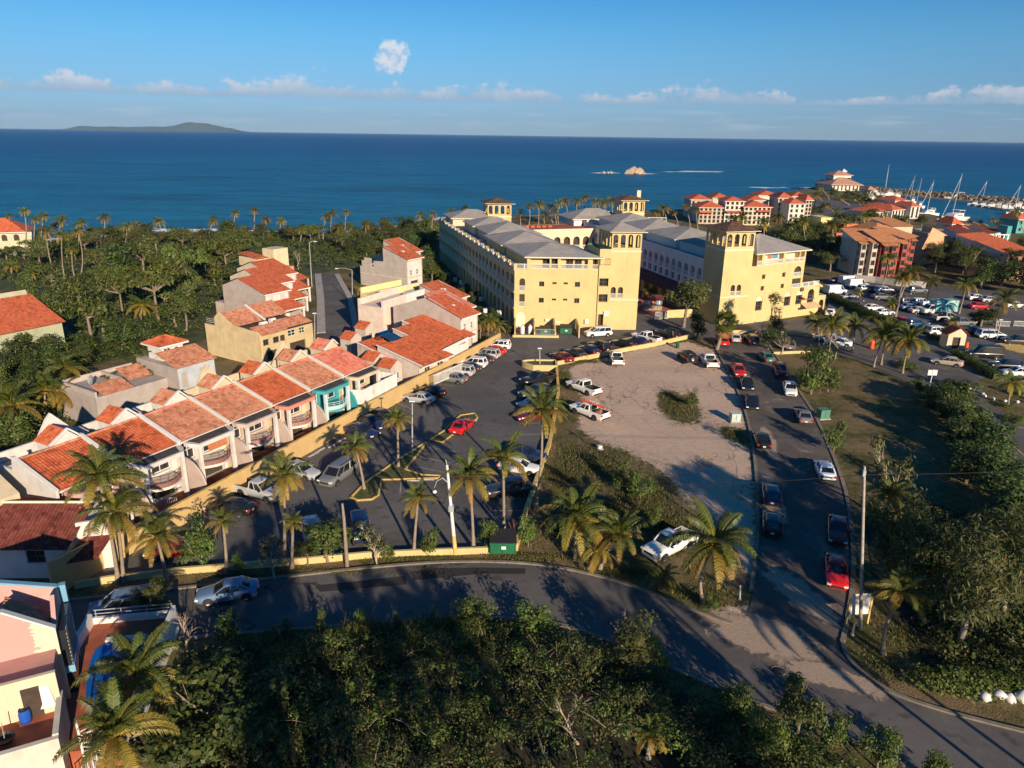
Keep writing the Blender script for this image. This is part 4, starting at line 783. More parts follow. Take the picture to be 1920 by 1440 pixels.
m = MB(); m.lathe([(1.05 * cos(a * pi / 16), 1.05 * sin(a * pi / 16) + 1.1) for a in range(9)], 24, 0, (0.45, 0, 0)); m.build('globe', STEEL, sp_); m = MB(); m.lathe([(0.85 * cos(a * pi / 16), 0.9 * sin(a * pi / 16) + 1.1) for a in range(9)], 18, 0, (-0.85, 0.2, 0)); m.build('side_dome', simple('copper', (0.35, 0.19, 0.09), 0.4, 0.15, 3, metal=0.6), sp_)
# notices on the yellow front: small white boards
for i, (px, py, w_, h_, lab) in enumerate([(1046, 604, 0.9, 0.4, 'small white notice with purple lettering low on the yellow front'), (1026, 600, 0.7, 0.5, 'plain white board, right one of a pair low on the yellow front'), (1000, 600, 0.7, 0.5, 'plain white board, left one of a pair low on the yellow front'), (1100, 603, 0.75, 0.9, 'white notice board left of the tower door above the white minivan'), (1137, 588, 1.0, 0.9, 'white notice board on the tower right of its dark door')]):
    Yn = 135.42 if px < 1115 else 135.2
    x_, z_ = ZY(px, py, Yn); b_ = thing('notice_board', lab, 'notice', (x_, Yn, z_ - h_ / 2)); m = MB(); m.box(-w_ / 2, -0.04, 0, w_ / 2, 0.04, h_); m.build('panel', WHITE, b_)
    m = MB()
    for r_ in range(3): m.box(-w_ * 0.38, -0.05, h_ * (0.25 + r_ * 0.25), w_ * 0.38, -0.042, h_ * (0.31 + r_ * 0.25))
    m.build('text_lines', simple('violet_print', (0.22, 0.18, 0.30), 0.7) if i in (0, 3, 4) else MATS['pale_trim'], b_)

# air conditioners and pipes along the shaded side of the west wing
ac = MB().box(-0.45, -0.35, 0, 0.45, 0.35, 0.85).mesh('air_conditioner', WHITE)
for i, v_ in enumerate((6, 9, 13, 14.5, 19, 24, 26, 33, 38, 41, 48, 55)): q_ = ap(-1.3 - 0.6 * (i % 3), v_); tag(put('air_conditioner', ac, None, (A0[0] + q_[0], A0[1] + q_[1], 0.0 if i % 4 else 1.2), 0.2 * i), 'white air conditioner in the alley beside the west wing, %s from the front' % ('1st 2nd 3rd 4th 5th 6th 7th 8th 9th 10th 11th 12th'.split()[i]), 'air conditioner', 'air conditioners along the west wing')
# ------------------------------------------------------------------ town houses
def colr(*c): return c
PINK, PALEP, CREAMC, TEAL, WHITEC, SAL, YEL, BEIGE = (0.55, 0.34, 0.30), (0.52, 0.42, 0.37), (0.60, 0.50, 0.34), (0.05, 0.33, 0.37), (0.64, 0.60, 0.57), (0.54, 0.27, 0.20), (0.58, 0.44, 0.21), (0.48, 0.40, 0.33)
def glaze(parent, o, d, ops, kind='white', n_in=None): windows(parent, o, d, ops, -0.07, kind, n_in)
def coping(parent, pts, w=0.34, h=0.12, name='coping', mat=None):
    m = MB()
    for a, b in zip(pts[:-1], pts[1:]): m.bar(a, b, w, h)
    return m.build(name, mat or WHITE, parent)
def gable_side(parent, x, prof, color, t=0.25, name='party_wall'):
    """wall in the plane x = const; prof = [(y, z), ...] outline"""
    m = MB(); m.extr([(x, y, z) for y, z in prof], (t, 0, 0)); return m.build(name, STUCCO, parent, color=color)
def dish(parent, loc, r=0.45, rz=0.0):
    m = MB(); m.lathe([(0.0, 0.0), (r * 0.5, 0.04), (r * 0.85, 0.13), (r, 0.2)], 14, 0, (0, 0, 0), 'y'); m.tube([(0, 0, 0), (0, 0.1, -0.5)], 0.04, 6); m.tube([(0, 0.0, -0.3), (0, 0.5, 0.0)], 0.015, 5); return m.build('satellite_dish', GALV, parent, loc, rz)
RTH = radians(61.5)
YD = [4.4, 4.4, 4.3, 4.0, 3.5, 3.0, 2.6]
def townhouse(label, k, tile, wall, back, rail, canopy=None, group='town houses along the yellow boundary wall', triangle=False, fence=False, first=False):
    ox, oy = -36.3 + 2.87 * (k - 1), 61.6 + 5.4 * (k - 1); w = 6.1
    t = thing('town_house', label, 'house', (ox, oy, 0), RTH, group)
    ze, zr, yr = 5.45, 7.15, 5.2
    # body with front openings on two floors
    m = MB(); lowr = [(4.2, 3.0, 0.05, 2.3, False)]; upr = [(1.6, 1.5, 2.9, 5.0, False), (4.4, 2.2, 2.9, 5.0, False)]
    facade(m, (0, 0.35), (1, 0), [(0, 2.75, lowr), (2.75, ze, upr)], w, 0.5, 0, 1)
    m.quad((0, 0.35, 0), (0, 11, 0), (0, 11, 5.1), (0, 0.35, 5.1), 0); m.quad((w, 0.35, 0), (w, 0.35, 5.1), (w, 11, 5.1), (w, 11, 0), 0); m.quad((0, 11, 0), (w, 11, 0), (w, 11, 5.1), (0, 11, 5.1), 0)
    m.poly([(0, 5.0, 5.08), (w, 5.0, 5.08), (w, 11, 5.08), (0, 11, 5.08)], 2); m.quad((0, yr + 0.02, 5.0), (w, yr + 0.02, 5.0), (w, yr + 0.02, zr), (0, yr + 0.02, zr), 0)
    m.build('wall', [STUCCO, DARK, CONC], t, color=wall)
    windows(t, (0, 0.35), (1, 0), upr, 0.35, 'white', name='balcony_door')
    r = MB(); tiles(r, (0.12, -0.35, ze), (w - 0.12, -0.35, ze), (w - 0.12, yr, zr), (0.12, yr, zr)); r.box(0.12, -0.3, ze - 0.16, w - 0.12, 0.3, ze - 0.03, 1); r.build('roof', [tile, WHITE], t)
    cap = MB(); cap.tube([(0.1, yr, zr + 0.05), (w - 0.1, yr, zr + 0.05)], 0.13, 8); cap.build('ridge_tiles', T_PINK if tile is not T_RED else T_OLD, t)
    gable_side(t, -0.13, [(-0.5, 0), (11, 0), (11, 6.0), (yr + 0.6, 6.2), (yr + 0.3, zr + 0.28), (yr - 0.1, zr + 0.28), (-0.5, ze + 0.22)], back)
    coping(t, [(0, -0.55, ze + 0.27), (0, yr, zr + 0.33), (0, yr + 0.4, zr + 0.33)])
    # canopy over the balcony, columns, balcony with bowed railing
    cx0, cx1, cy = 1.0, 5.3, -2.1
    cc = canopy or wall
    m = MB(); m.prism([(0.6, -0.3), (w - 0.1, -0.3), (w - 0.1, cy * 0.55), (cx1, cy), (cx0, cy), (0.6, cy * 0.5)], 4.95, 5.36); m.build('canopy', STUCCO, t, color=WHITEC if cc is None else cc)
    m = MB(); m.prism([(0.9, -0.36), (w - 0.4, -0.36), (cx1 - 0.25, cy + 0.25), (cx0 + 0.25, cy + 0.25)], 5.362, 5.37); m.build('canopy_top', simple('weathered_felt', (0.075, 0.06, 0.05), 0.95, 0.5, 1.5) if 'weathered_felt' not in MATS else MATS['weathered_felt'], t)
    for x in (cx0 + 0.15, cx1 - 0.15): c = MB(); c.box(x - 0.17, cy + 0.02, 0, x + 0.17, cy + 0.36, 4.95); c.build('column', STUCCO, t, color=WHITEC if wall != TEAL else (0.55, 0.66, 0.68))
    arc = [(cx0 + 0.4 + (cx1 - cx0 - 0.8) * i / 10, cy + 0.3 - 0.85 * sin(pi * i / 10)) for i in range(11)]
    b = MB(); b.prism([(cx0, 0.3), (cx1, 0.3)] + [(x, y) for x, y in reversed(arc)], 2.45, 2.72); bo = b.build('balcony', STUCCO, t, color=WHITEC if wall != TEAL else wall)
    m = MB()
    for z in (2.98, 3.2, 3.42, 3.66): m.tube([(x, y, z) for x, y in arc], 0.028 if z < 3.6 else 0.04, 5)
    for i in range(0, 11, 2): m.tube([(*arc[i], 2.7), (*arc[i], 3.68)], 0.03, 5)
    m.build('railing', FLAT, t, color=rail)
    lw = MB()
    for (xa, ya), (xb, yb) in zip(arc[:-1], arc[1:]): lw.extr([(xa, ya, 2.72), (xb, yb, 2.72), (xb, yb, 3.14), (xa, ya, 3.14)], (0, 0.06, 0))
    lw.build('balcony_panel', FLAT, t, color=rail)
    # quarter-round wing wall to the next house and low yard wall
    yd = YD[k]; q = [(-0.35, 1.2), (-0.35 - yd * 0.74, 1.2)] + [(-0.35 - yd * 0.74 * cos(a * pi / 20), 1.2 + 2.9 * sin(a * pi / 20)) for a in range(11)]
    m = MB(); m.extr([(w - 0.02, y, z) for y, z in q], (0.22, 0, 0)); m.build('wing_wall', STUCCO, t, color=PALEP if wall not in (TEAL,) else TEAL)
    m = MB(); m.box(w - 0.03, -yd, 0, w + 0.2, -0.3, 1.2); m.build('yard_wall', STUCCO, t, color=PALEP if wall not in (TEAL,) else TEAL)
    m = MB(); m.poly([(0.2, -yd, 0.03), (w - 0.1, -yd, 0.03), (w - 0.1, 0.3, 0.03), (0.2, 0.3, 0.03)]); m.build('patio', TERRA, t)
    # stair tower with its own little tiled roof on the terrace
    x0, x1, y0, y1, zb, zt = 3.5, 5.9, yr + 0.3, yr + 3.0, 5.1, 7.2; xm = (x0 + x1) / 2 + 0.35
    m = MB(); m.extr([(x0, y0, zb), (x1, y0, zb), (x1, y0, zt + 0.15), (xm, y0, zt + 1.0), (x0, y0, zt)], (0, y1 - y0, 0)); st = m.build('stair_tower', STUCCO, t, color=back if back != WHITEC else WHITEC)
    r = MB(); tiles(r, (x0 - 0.25, y1 + 0.1, zt - 0.02), (x0 - 0.25, y0 + 0.15, zt - 0.02), (xm, y0 + 0.15, zt + 1.08), (xm, y1 + 0.1, zt + 1.08)); r.build('stair_roof', tile, st)
    coping(st, [(x0 - 0.3, y0, zt + 0.12), (xm, y0, zt + 1.22), (x1, y0, zt + 0.38)], 0.3, 0.14)
    m = MB(); m.box(0.3, 7.0, 5.1, 3.2, 7.25, 6.1); m.box(0.2, 10.75, 5.1, w - 0.2, 11, 6.1); m.build('terrace_parapet', STUCCO, t, color=back)
    if k in (2, 4, 5): dish(t, (2.6, 6.4, 6.5), 0.5, 0.8)
    if triangle:
        m = MB(); y = 9.4; P0, P1, P2 = (-2.9, y, 5.1), (2.9, y, 5.1), (-0.3, y, 9.0); cxx, czz, rr = -0.2, 6.5, 0.75; n = 24
        ring = [(cxx + rr * cos(2 * pi * i / n), y, czz + rr * sin(2 * pi * i / n)) for i in range(n)]
        def hit(a):                                           # where a ray from the round hole meets the triangle
            d = Vector((cos(a), sin(a))); best = 9e9; tri = [(P0[0], P0[2]), (P1[0], P1[2]), (P2[0], P2[2])]
            for i in range(3):
                p, q_ = Vector(tri[i]), Vector(tri[(i + 1) % 3]); e = q_ - p; den = d.x * e.y - d.y * e.x
                if abs(den) > 1e-9:
                    s = ((p.x - cxx) * e.y - (p.y - czz) * e.x) / den; u = ((p.x - cxx) * d.y - (p.y - czz) * d.x) / den
                    if s > 0 and -1e-6 <= u <= 1 + 1e-6: best = min(best, s)
            return (cxx + d.x * best, y, czz + d.y * best)
        outr = [hit(2 * pi * i / n) for i in range(n)]
        for yy, flip in ((0, 1), (0.3, 0)):
            for i in range(n):
                f4 = [ring[i], outr[i], outr[(i + 1) % n], ring[(i + 1) % n]]; f4 = [(a, b + yy, c) for a, b, c in f4]; m.quad(*(f4 if flip else f4[::-1]))
        for i in range(n): a, b = ring[i], ring[(i + 1) % n]; m.quad(a, b, (b[0], b[1] + 0.3, b[2]), (a[0], a[1] + 0.3, a[2])); a, b = outr[i], outr[(i + 1) % n]; m.quad(b, a, (a[0], a[1] + 0.3, a[2]), (b[0], b[1] + 0.3, b[2]))
        m.build('gable_screen', STUCCO, t, color=triangle)
    if fence:
        fp = thing('privacy_fence', 'white plank privacy fence round the last patio of the terrace', 'fence', (ox, oy, 0), RTH)
        pl = MB().box(0, -0.03, 0, 0.27, 0.03, 1.75).mesh('plank', WHITE)
        def run(a, b):
            L = hypot(b[0] - a[0], b[1] - a[1]); ang = atan2(b[1] - a[1], b[0] - a[0]); n = int(L / 0.29)
            for i in range(n): put('plank', pl, fp, (a[0] + (b[0] - a[0]) * i / n, a[1] + (b[1] - a[1]) * i / n, 2.0), ang)
            for i in range(0, n + 1, 6):
                pm_ = MB(); pm_.box(-0.09, -0.09, 0.0, 0.09, 0.09, 3.9); pm_.build('post', WHITE, fp, (a[0] + (b[0] - a[0]) * i / n, a[1] + (b[1] - a[1]) * i / n, 0), ang)
            r_ = MB(); r_.bar((*a, 3.8), (*b, 3.8), 0.1, 0.12); r_.bar((*a, 1.95), (*b, 1.95), 0.1, 0.12); r_.build('rail', WHITE, fp)
        run((-0.1, -0.4), (0.9, -2.75)); run((0.9, -2.75), (8.6, -2.2)); run((8.6, -2.2), (8.0, 0.6))
    return t
U = [('town house with cracked red tiles and pink wall behind the two tall palms', 0, T_RED, PINK, WHITEC, (0.62, 0.58, 0.56), None, False),
     ('white town house with smooth red tile roof, second from the road', 1, T_RED, WHITEC, WHITEC, (0.24, 0.12, 0.10), None, WHITEC),
     ('white town house with orange awning cloth hung in its balcony', 2, T_OLD, WHITEC, WHITEC, (0.24, 0.12, 0.10), None, False),
     ('pale pink town house with peeling white patches on its tile roof', 3, T_OLD, PALEP, CREAMC, (0.34, 0.18, 0.16), PALEP, False),
     ('peach town house with scalloped red edge round its balcony canopy', 4, T_RED, (0.70, 0.50, 0.38), CREAMC, (0.34, 0.17, 0.13), (0.60, 0.24, 0.18), CREAMC),
     ('turquoise town house in the terrace along the yellow wall', 5, T_OLD, TEAL, CREAMC, (0.40, 0.55, 0.58), TEAL, False),
     ('cream town house with bright pink tile roof at the end of the terrace', 6, T_PINK, CREAMC, CREAMC, (0.62, 0.48, 0.36), CREAMC, CREAMC)]
TH = [townhouse(l, k, ti, wa_, ba, ra, ca, triangle=tr, fence=(k == 6)) for l, k, ti, wa_, ba, ra, ca, tr in U]
cl = MB(); cl.quad((0, 0, 0), (2.3, 0, 0), (2.3, 0.25, 0.8), (0, 0.25, 0.8)); cl.build('awning_cloth', simple('rust_cloth', (0.42, 0.15, 0.06), 0.9, 0.2, 4), TH[2], (2.3, -1.85, 4.05))

# ---- yellow boundary wall of the car park, low walls, lot walls
def wall_run(name, label, pts, h, t, mat, cap=None, steps=None):
    w = thing(name, label, 'wall', (*pts[0], 0)); m = MB(); rel = [(x - pts[0][0], y - pts[0][1]) for x, y in pts]
    ribbon(m, rel, -t / 2, t / 2, -0.1, h); m.build('wall', mat, w)
    if cap: m = MB(); ribbon(m, rel, -t / 2 - 0.05, t / 2 + 0.05, h, h + 0.08); m.build('coping', cap, w)
    return w
wall_run('boundary_wall', 'long tall yellow wall between the town houses and the car park', [(-35.6, 50.2), (-34.9, 51.6), (-28.4, 65.8), (-21.8, 80.5), (-14.6, 96.4), (-7.0, 113.0), (-2.2, 123.6)], 2.15, 0.24, simple('boundary_yellow', (0.53, 0.36, 0.155), 0.85, 0.08, 0.5, streak=True), KERBY)
wall_run('boundary_wall', 'short tall yellow wall beside the maroon tiled house by the road', [(-36.0, 49.2), (-35.4, 50.6), (-33.4, 55.0)], 2.9, 0.26, MATS['boundary_yellow'])
wall_run('low_wall', 'low yellow wall along the palm verge by the road', PP([(140, 1102), (205, 1091), (340, 1075), (590, 1054), (690, 1045), (800, 1040), (962, 1034)]), 0.55, 0.25, YELLOW)
wall_run('low_wall', 'low yellow topped wall between car park and bare earth lot', PP([(968, 1032), (987, 962), (1031, 835), (1047, 742), (1043, 686)]), 0.65, 0.28, YELLOW, KERBY)
wall_run('low_wall', 'low yellow wall along the back edge of the earth lot', PP([(1043, 685), (1100, 674), (1160, 661), (1230, 648), (1300, 632)]), 0.6, 0.25, YELLOW, KERBY)
wall_run('low_wall', 'low yellow wall on the ramp in front of the east wing', PP([(1372, 626), (1420, 625), (1480, 628), (1540, 634)]), 0.7, 0.25, YELLOW)
wall_run('low_wall', 'short yellow kerb wall behind the dense lawn shrub', PP([(1450, 664), (1490, 662), (1520, 662)]), 0.4, 0.3, YELLOW)
wall_run('low_wall', 'curved yellow wall beneath the big round tree at the court entrance', PP([(1250, 596), (1290, 594), (1330, 592)]), 1.6, 0.3, YELLOW)
pl = thing('planter', 'D shaped yellow walled planter with lamp at the head of the parked cars', 'planter', (*P(1016, 690), 0)); m = MB()
pp = [(2.2, -1.5), (2.2, 1.6)] + [(-1.4 - 1.7 * sin(i * pi / 8), 1.6 - 3.1 * i / 8 + 0.6 * sin(i * pi / 8)) for i in range(9)]
ribbon(m, pp + pp[:1], -0.12, 0.12, 0, 0.95); m.build('wall', YELLOW, pl); m = MB(); m.prism(pp, 0, 0.7); m.build('soil', LAWN, pl)

# ---- low houses between the terrace and the hotel
TH2 = radians(58)
def low_house(label, px, z, w, d, zf, zb, tile, wall, parts=(), group=None):
    x, y = P(*px, z); h = thing('patio_house', label, 'house', (x, y, 0), TH2, group)
    m = MB(); ops = [(w * 0.3, 1.4, 0.8, zf - 0.5, False), (w * 0.72, 1.6, 0.1, zf - 0.5, False)]; facade(m, (0, 0.5), (1, 0), [(0, zf - 0.05, ops)], w, 0.25, 0, 1)
    m.extr([(0, 0.5, 0), (0, d, 0), (0, d, zb - 0.05), (0, 0.5, zf - 0.02)], (0.2, 0, 0), 0); m.extr([(w - 0.2, 0.5, 0), (w - 0.2, d, 0), (w - 0.2, d, zb - 0.05), (w - 0.2, 0.5, zf - 0.02)], (0.2, 0, 0), 0); m.quad((0, d, 0), (w, d, 0), (w, d, zb), (0, d, zb), 0); m.build('wall', [STUCCO, DARK], h, color=wall)
    windows(h, (0, 0.5), (1, 0), ops, 0.15, 'white')
    r = MB(); tiles(r, (-0.15, -0.4, zf), (w + 0.15, -0.4, zf), (w + 0.15, d, zb), (-0.15, d, zb), 0, 0.34, 0.5); r.box(-0.15, -0.42, zf - 0.18, w + 0.15, -0.3, zf - 0.02, 1); r.build('roof', [tile, WHITE], h); coping(h, [(-0.1, -0.3, zf + 0.12), (-0.1, d, zb + 0.12)], 0.25, 0.1)
    return h
lh = low_house('low house with long red tile roof nearest the white plank fence', (789, 690), 3.0, 7.4, 8.2, 3.2, 5.0, T_RED, (0.60, 0.50, 0.44))
m = MB()                                                           # veranda fence of white balusters
for i in range(26): m.box(0.2 + i * 0.27, -2.2, 0.9, 0.28 + i * 0.27, -2.14, 2.2)
m.box(0.1, -2.24, 2.2, 7.3, -2.1, 2.3); m.box(0.1, -2.24, 0.82, 7.3, -2.1, 0.92); m.build('veranda_railing', WHITE, lh)
lh2 = low_house('low house with red tiles, solar water panel and steel tank beside it', (826, 662), 3.0, 6.2, 9.5, 3.3, 5.4, T_RED, PALEP)
m = MB(); m.extr([(-4.6, 5.6, 4.9), (-2.2, 5.6, 4.9), (-2.2, 7.6, 5.5), (-4.6, 7.6, 5.5)], (0, 0, 0.12)); m.build('solar_panel', simple('solar_cells', (0.015, 0.05, 0.11), 0.12, 0.2, 3, spec=0.8), lh2)
m = MB(); m.tube([(-4.9, 8.3, 5.4), (-2.6, 8.3, 5.4)], 0.6, 14); m.build('water_tank', STEEL, lh2)
m = MB(); m.box(-6, 4.8, 0, -0.2, 10, 4.4); m.build('flat_wing', STUCCO, lh2, color=(0.42, 0.36, 0.32))
lh3 = low_house('low house with red tile roof against the tall pink gable', (845, 648), 3.0, 6.6, 10, 3.4, 5.6, T_RED, PALEP)
lh4 = low_house('small low house with red tiles behind the end of the terrace', (722, 672), 3.4, 5.2, 5.5, 3.6, 4.9, T_RED, BEIGE)
for i, (px, lab) in enumerate([((702, 680), 'small stair hut with red tile roof left of the low houses'), ((733, 694), 'small stair hut with red tile roof next to the white fence'), ((685, 620), 'little cream hut with red tiles over the shaded street corner'), ((658, 640), 'little cream hut with red tiles by the dark street end')]):
    h = thing('stair_hut', lab, 'hut', (*P(*px, 3.2), 0), TH2, 'small huts with tiled lids'); m = MB(); m.extr([(0, 0, 0), (2.4, 0, 0), (2.4, 0, 3.5), (1.4, 0, 4.3), (0, 0, 3.4)], (0, 2.4, 0)); m.build('wall', STUCCO, h, color=(0.53, 0.46, 0.40)); r = MB(); tiles(r, (-0.3, 2.5, 3.4), (-0.3, -0.15, 3.4), (1.4, -0.15, 4.4), (1.4, 2.5, 4.4)); r.build('roof', T_RED, h); glaze(h, (0, 0), (1, 0), [(1.2, 0.8, 1.6, 2.6, False)])
wall_run('white_fence', 'tall solid white fence on the boundary wall near the parked cars', [(-10.6, 107.2), (-7.2, 114.6)], 3.9, 0.1, WHITE)

# ---- units west of the street
def west_unit(label, k, wall, side, shift=(0, 0)):
    ox, oy = -46.8 - 1.9 * k + shift[0], 135.1 + 9.2 * k + shift[1]; h = thing('street_house', label, 'house', (ox, oy, 0), TH2, 'red roofed houses west of the street'); w, d = 6.0, 12.0
    m = MB(); ops = [(1.3, 0.22, 4.2, 5.4, False), (1.65, 0.22, 4.2, 5.4, False), (2.0, 0.22, 4.2, 5.4, False), (4.0, 0.22, 4.2, 5.4, False), (4.35, 0.22, 4.2, 5.4, False), (4.7, 0.22, 4.2, 5.4, False)]
    facade(m, (0, 0), (1, 0), [(0, 3.4, [(3.0, 3.6, 0.05, 2.4, False)]), (3.4, 6.0, ops)], w, 0.3, 0, 1); m.build('front_wall', [STUCCO, DARK], h, color=wall)
    pr = [(0, 0), (d, 0), (d, 6.4), (7.2, 8.2), (0, 6.0)]
    gable_side(h, 0.0, pr, side, 0.25, 'side_wall'); gable_side(h, w - 0.25, pr, side, 0.25, 'side_wall')
    r = MB(); r.add([(-0.2, -0.45, 6.0), (w + 0.2, -0.45, 6.0), (w + 0.2, 7.2, 8.35), (-0.2, 7.2, 8.35), (w + 0.2, d + 0.3, 6.5), (-0.2, d + 0.3, 6.5)], [(0, 1, 2, 3), (3, 2, 4, 5)], 0); r.box(-0.2, -0.5, 5.75, w + 0.2, -0.35, 5.98, 1); r.build('roof', [T_SMOOTH, WHITE], h)
    p = MB(); p.add([(0.1, -3.9, 3.15), (w + 0.3, -3.9, 3.15), (w + 0.3, 0, 4.35), (0.1, 0, 4.35)], [(0, 1, 2, 3)], 0); p.box(0.1, -3.95, 2.9, w + 0.3, -3.75, 3.13, 1); p.build('porch_roof', [T_SMOOTH, WHITE], h)
    for x in (0.3, w): c = MB(); c.box(x - 0.15, -3.85, 0, x + 0.15, -3.55, 2.9); c.build('porch_post', WHITE, h)
    m = MB(); m.extr([(w + 0.05, -3.7, 0), (w + 0.05, 0, 0), (w + 0.05, 0, 3.9), (w + 0.05, -1.2, 3.4), (w + 0.05, -2.6, 2.2), (w + 0.05, -3.5, 1.0)], (0.18, 0, 0)); m.build('porch_side', STUCCO, h, color=PALEP)
    m = MB(); m.box(0.5, d, 0, w - 0.5, d + 3.5, 2.6); m.build('yard_wall', STUCCO, h, color=PALEP)
west_unit('white fronted street house with grey-pink gable, nearest in the red roofed row', 0, WHITEC, (0.46, 0.39, 0.36)); west_unit('white street house, second of the red roofed row', 1, WHITEC, (0.55, 0.47, 0.38)); west_unit('white street house, third of the red roofed row', 2, WHITEC, (0.55, 0.47, 0.37))
h = thing('street_house', 'cream and pink house with square cream tower at the end of the street', 'house', (-54.0, 163.5, 0), TH2, 'red roofed houses west of the street')
m = MB(); m.box(0, 0, 0, 6, 11, 5.6); m.build('wall', STUCCO, h, color=SAL); m = MB(); m.box(3.2, 3.2, 0, 7.4, 7.0, 9.4); m.build('tower', STUCCO, h, color=(0.62, 0.54, 0.35)); m = MB(); m.box(-0.2, 5.5, 5.6, 3.0, 11.2, 7.6); m.build('upper_block', STUCCO, h, color=CREAMC); r = MB(); r.quad((-0.4, 4.9, 7.5), (3.1, 4.9, 7.5), (3.1, 11.5, 8.4), (-0.4, 11.5, 8.4)); r.quad((0.5, -4, 3.1), (6.8, -4, 3.1), (6.8, 0.0, 4.2), (0.5, 0.0, 4.2)); r.build('roof', T_RED, h); m = MB(); m.box(0.6, -3.9, 0, 0.85, -3.6, 3.0); m.build('porch_post', CREAM, h); m = MB(); m.box(6.4, -3.9, 0, 6.65, -3.6, 3.0); m.build('porch_post', CREAM, h)
# double yellow house
h = thing('street_house', 'large sand yellow double house with weathered tiles and roof tanks', 'house', (-39.0, 109.1, 0), TH2); w, d = 11.5, 13.2
m = MB(); ops = [(1.0, 1.1, 3.3, 4.3, False), (3.0, 1.2, 3.3, 4.3, False), (4.3, 1.0, 3.3, 4.3, False)]; facade(m, (0, 0), (1, 0), [(0, 2.9, [(2.7, 3.4, 0.1, 2.3, False)]), (2.9, 5.0, ops)], 5.4, 0.25, 0, 1)
facade(m, (5.4, 0.9), (1, 0), [(0, 2.9, [(2.7, 3.4, 0.1, 2.3, False)]), (2.9, 5.0, [(1.6, 1.6, 3.4, 4.4, False), (3.8, 1.2, 3.4, 4.4, False)])], 6.1, 0.25, 0, 1); m.quad((5.4, 0, 0), (5.4, 0.9, 0), (5.4, 0.9, 5), (5.4, 0, 5), 0)
m.quad((w, 0.9, 0), (w, d, 0), (w, d, 5), (w, 0.9, 5), 0); m.quad((w, d, 0), (0, d, 0), (0, d, 5), (w, d, 5), 0); m.poly([(0, 0, 4.99), (w, 0, 4.99), (w, d, 4.99), (0, d, 4.99)], 2); m.build('wall', [STUCCO, DARK, MATS['weathered_felt']], h, color=(0.53, 0.42, 0.24))
windows(h, (0, 0), (1, 0), ops, 0.15, 'brown'); windows(h, (5.4, 0.9), (1, 0), [(1.6, 1.6, 3.4, 4.4, False), (3.8, 1.2, 3.4, 4.4, False)], 0.15, 'white')
gable_side(h, -0.2, [(-0.2, 0), (d, 0), (d, 5.2), (10.6, 5.2), (10.6, 6.6), (9.4, 7.5), (6.2, 5.9), (0.6, 5.6), (-0.2, 5.1)], (0.66, 0.52, 0.30), 0.22, 'side_wall')
for x0, x1, o in ((0.1, 5.3, 0), (5.6, 11.3, 0.9)):
    r = MB(); tiles(r, (x0, 5.6 + o, 5.6), (x1, 5.6 + o, 5.6), (x1, 9.4 + o, 7.4), (x0, 9.4 + o, 7.4)); tiles(r, (x0, -0.4 + o, 5.0), (x1, -0.4 + o, 5.0), (x1, 2.6 + o, 5.9), (x0, 2.6 + o, 5.9)); r.quad((x0, 9.4 + o, 5), (x1, 9.4 + o, 5), (x1, 9.4 + o, 7.38), (x0, 9.4 + o, 7.38), 1); r.build('roof', [T_OLD, CREAM], h)
coping(h, [(5.45, 5.3, 5.8), (5.45, 9.9, 7.65)], 0.35, 0.2)
for x, y, lx in ((4.2, 4.2, 1.2), (6.6, 4.9, 1.0)): m = MB(); m.tube([(x - lx / 2, y, 5.5), (x + lx / 2, y, 5.5)], 0.42, 12); m.build('water_tank', WHITE, h)
m = MB(); 
for z in (5.5, 5.8, 6.1): m.bar((0.1, 11, z), (0.1, 13.1, z), 0.05)
m.build('terrace_railing', WHITE, h)
# ---- houses east of the street
def east_unit(label, o, w, d, side, roofc, zf=6.0, zr=8.3, group='red roofed houses east of the street', steps=True, wallc=None):
    h = thing('street_house', label, 'house', (*o, 0), TH2, group)
    m = MB(); ops = [(w * 0.3, 0.9, 3.6, 4.8, False), (w * 0.7, 0.9, 3.6, 4.8, False)]; facade(m, (0, 0), (1, 0), [(0, 3.0, [(w / 2, w * 0.5, 0.1, 2.3, False)]), (3.0, zf, ops)], w, 0.3, 0, 1); m.build('front_wall', [STUCCO, DARK], h, color=wallc or WHITEC); windows(h, (0, 0), (1, 0), ops, 0.2, 'white')
    pr = [(-0.1, 0), (d, 0), (d, 4.6)] + ([(d - 0.9, 4.6), (d - 0.9, 5.4), (d - 3.6, 5.4), (d - 3.6, 4.9), (d - 4.4, 4.9), (d - 4.4, 6.2), (7.0, 6.4)] if steps else [(d, 6.2)]) + [(7.0, zr), (6.4, zr), (-0.1, zf)]
    gable_side(h, 0.0, pr, side, 0.22, 'side_wall'); gable_side(h, w - 0.22, pr, side, 0.22, 'side_wall')
    m = MB(); m.quad((0, d, 0), (w, d, 0), (w, d, 4.6), (0, d, 4.6)); m.poly([(0, 7, 4.4), (w, 7, 4.4), (w, d, 4.4), (0, d, 4.4)]); m.quad((0, 6.95, 4.4), (w, 6.95, 4.4), (w, 6.95, zr), (0, 6.95, zr)); m.build('back_wall', STUCCO, h, color=side)
    r = MB(); r.add([(-0.25, -0.6, zf - 0.1), (w + 0.25, -0.6, zf - 0.1), (w + 0.25, 7.0, zr + 0.12), (-0.25, 7.0, zr + 0.12)], [(0, 1, 2, 3)], 0); r.box(-0.25, -0.66, zf - 0.35, w + 0.25, -0.5, zf - 0.12, 1); r.build('roof', [roofc, WHITE], h)
    c = MB(); c.box(-0.1, 0, 3.05, w + 0.1, -0.0 + 0.02, 3.2); c.bar((0.0, -0.02, 3.0), (0.0, d - 0.2, 3.0), 0.08, 0.12); c.build('string_course', TRIM, h)
    v = MB(); v.box(w * 0.45, 3.0, zf + 0.9, w * 0.45 + 0.5, 3.9, zf + 1.3); v.build('roof_vent', WHITE, h)
    return h
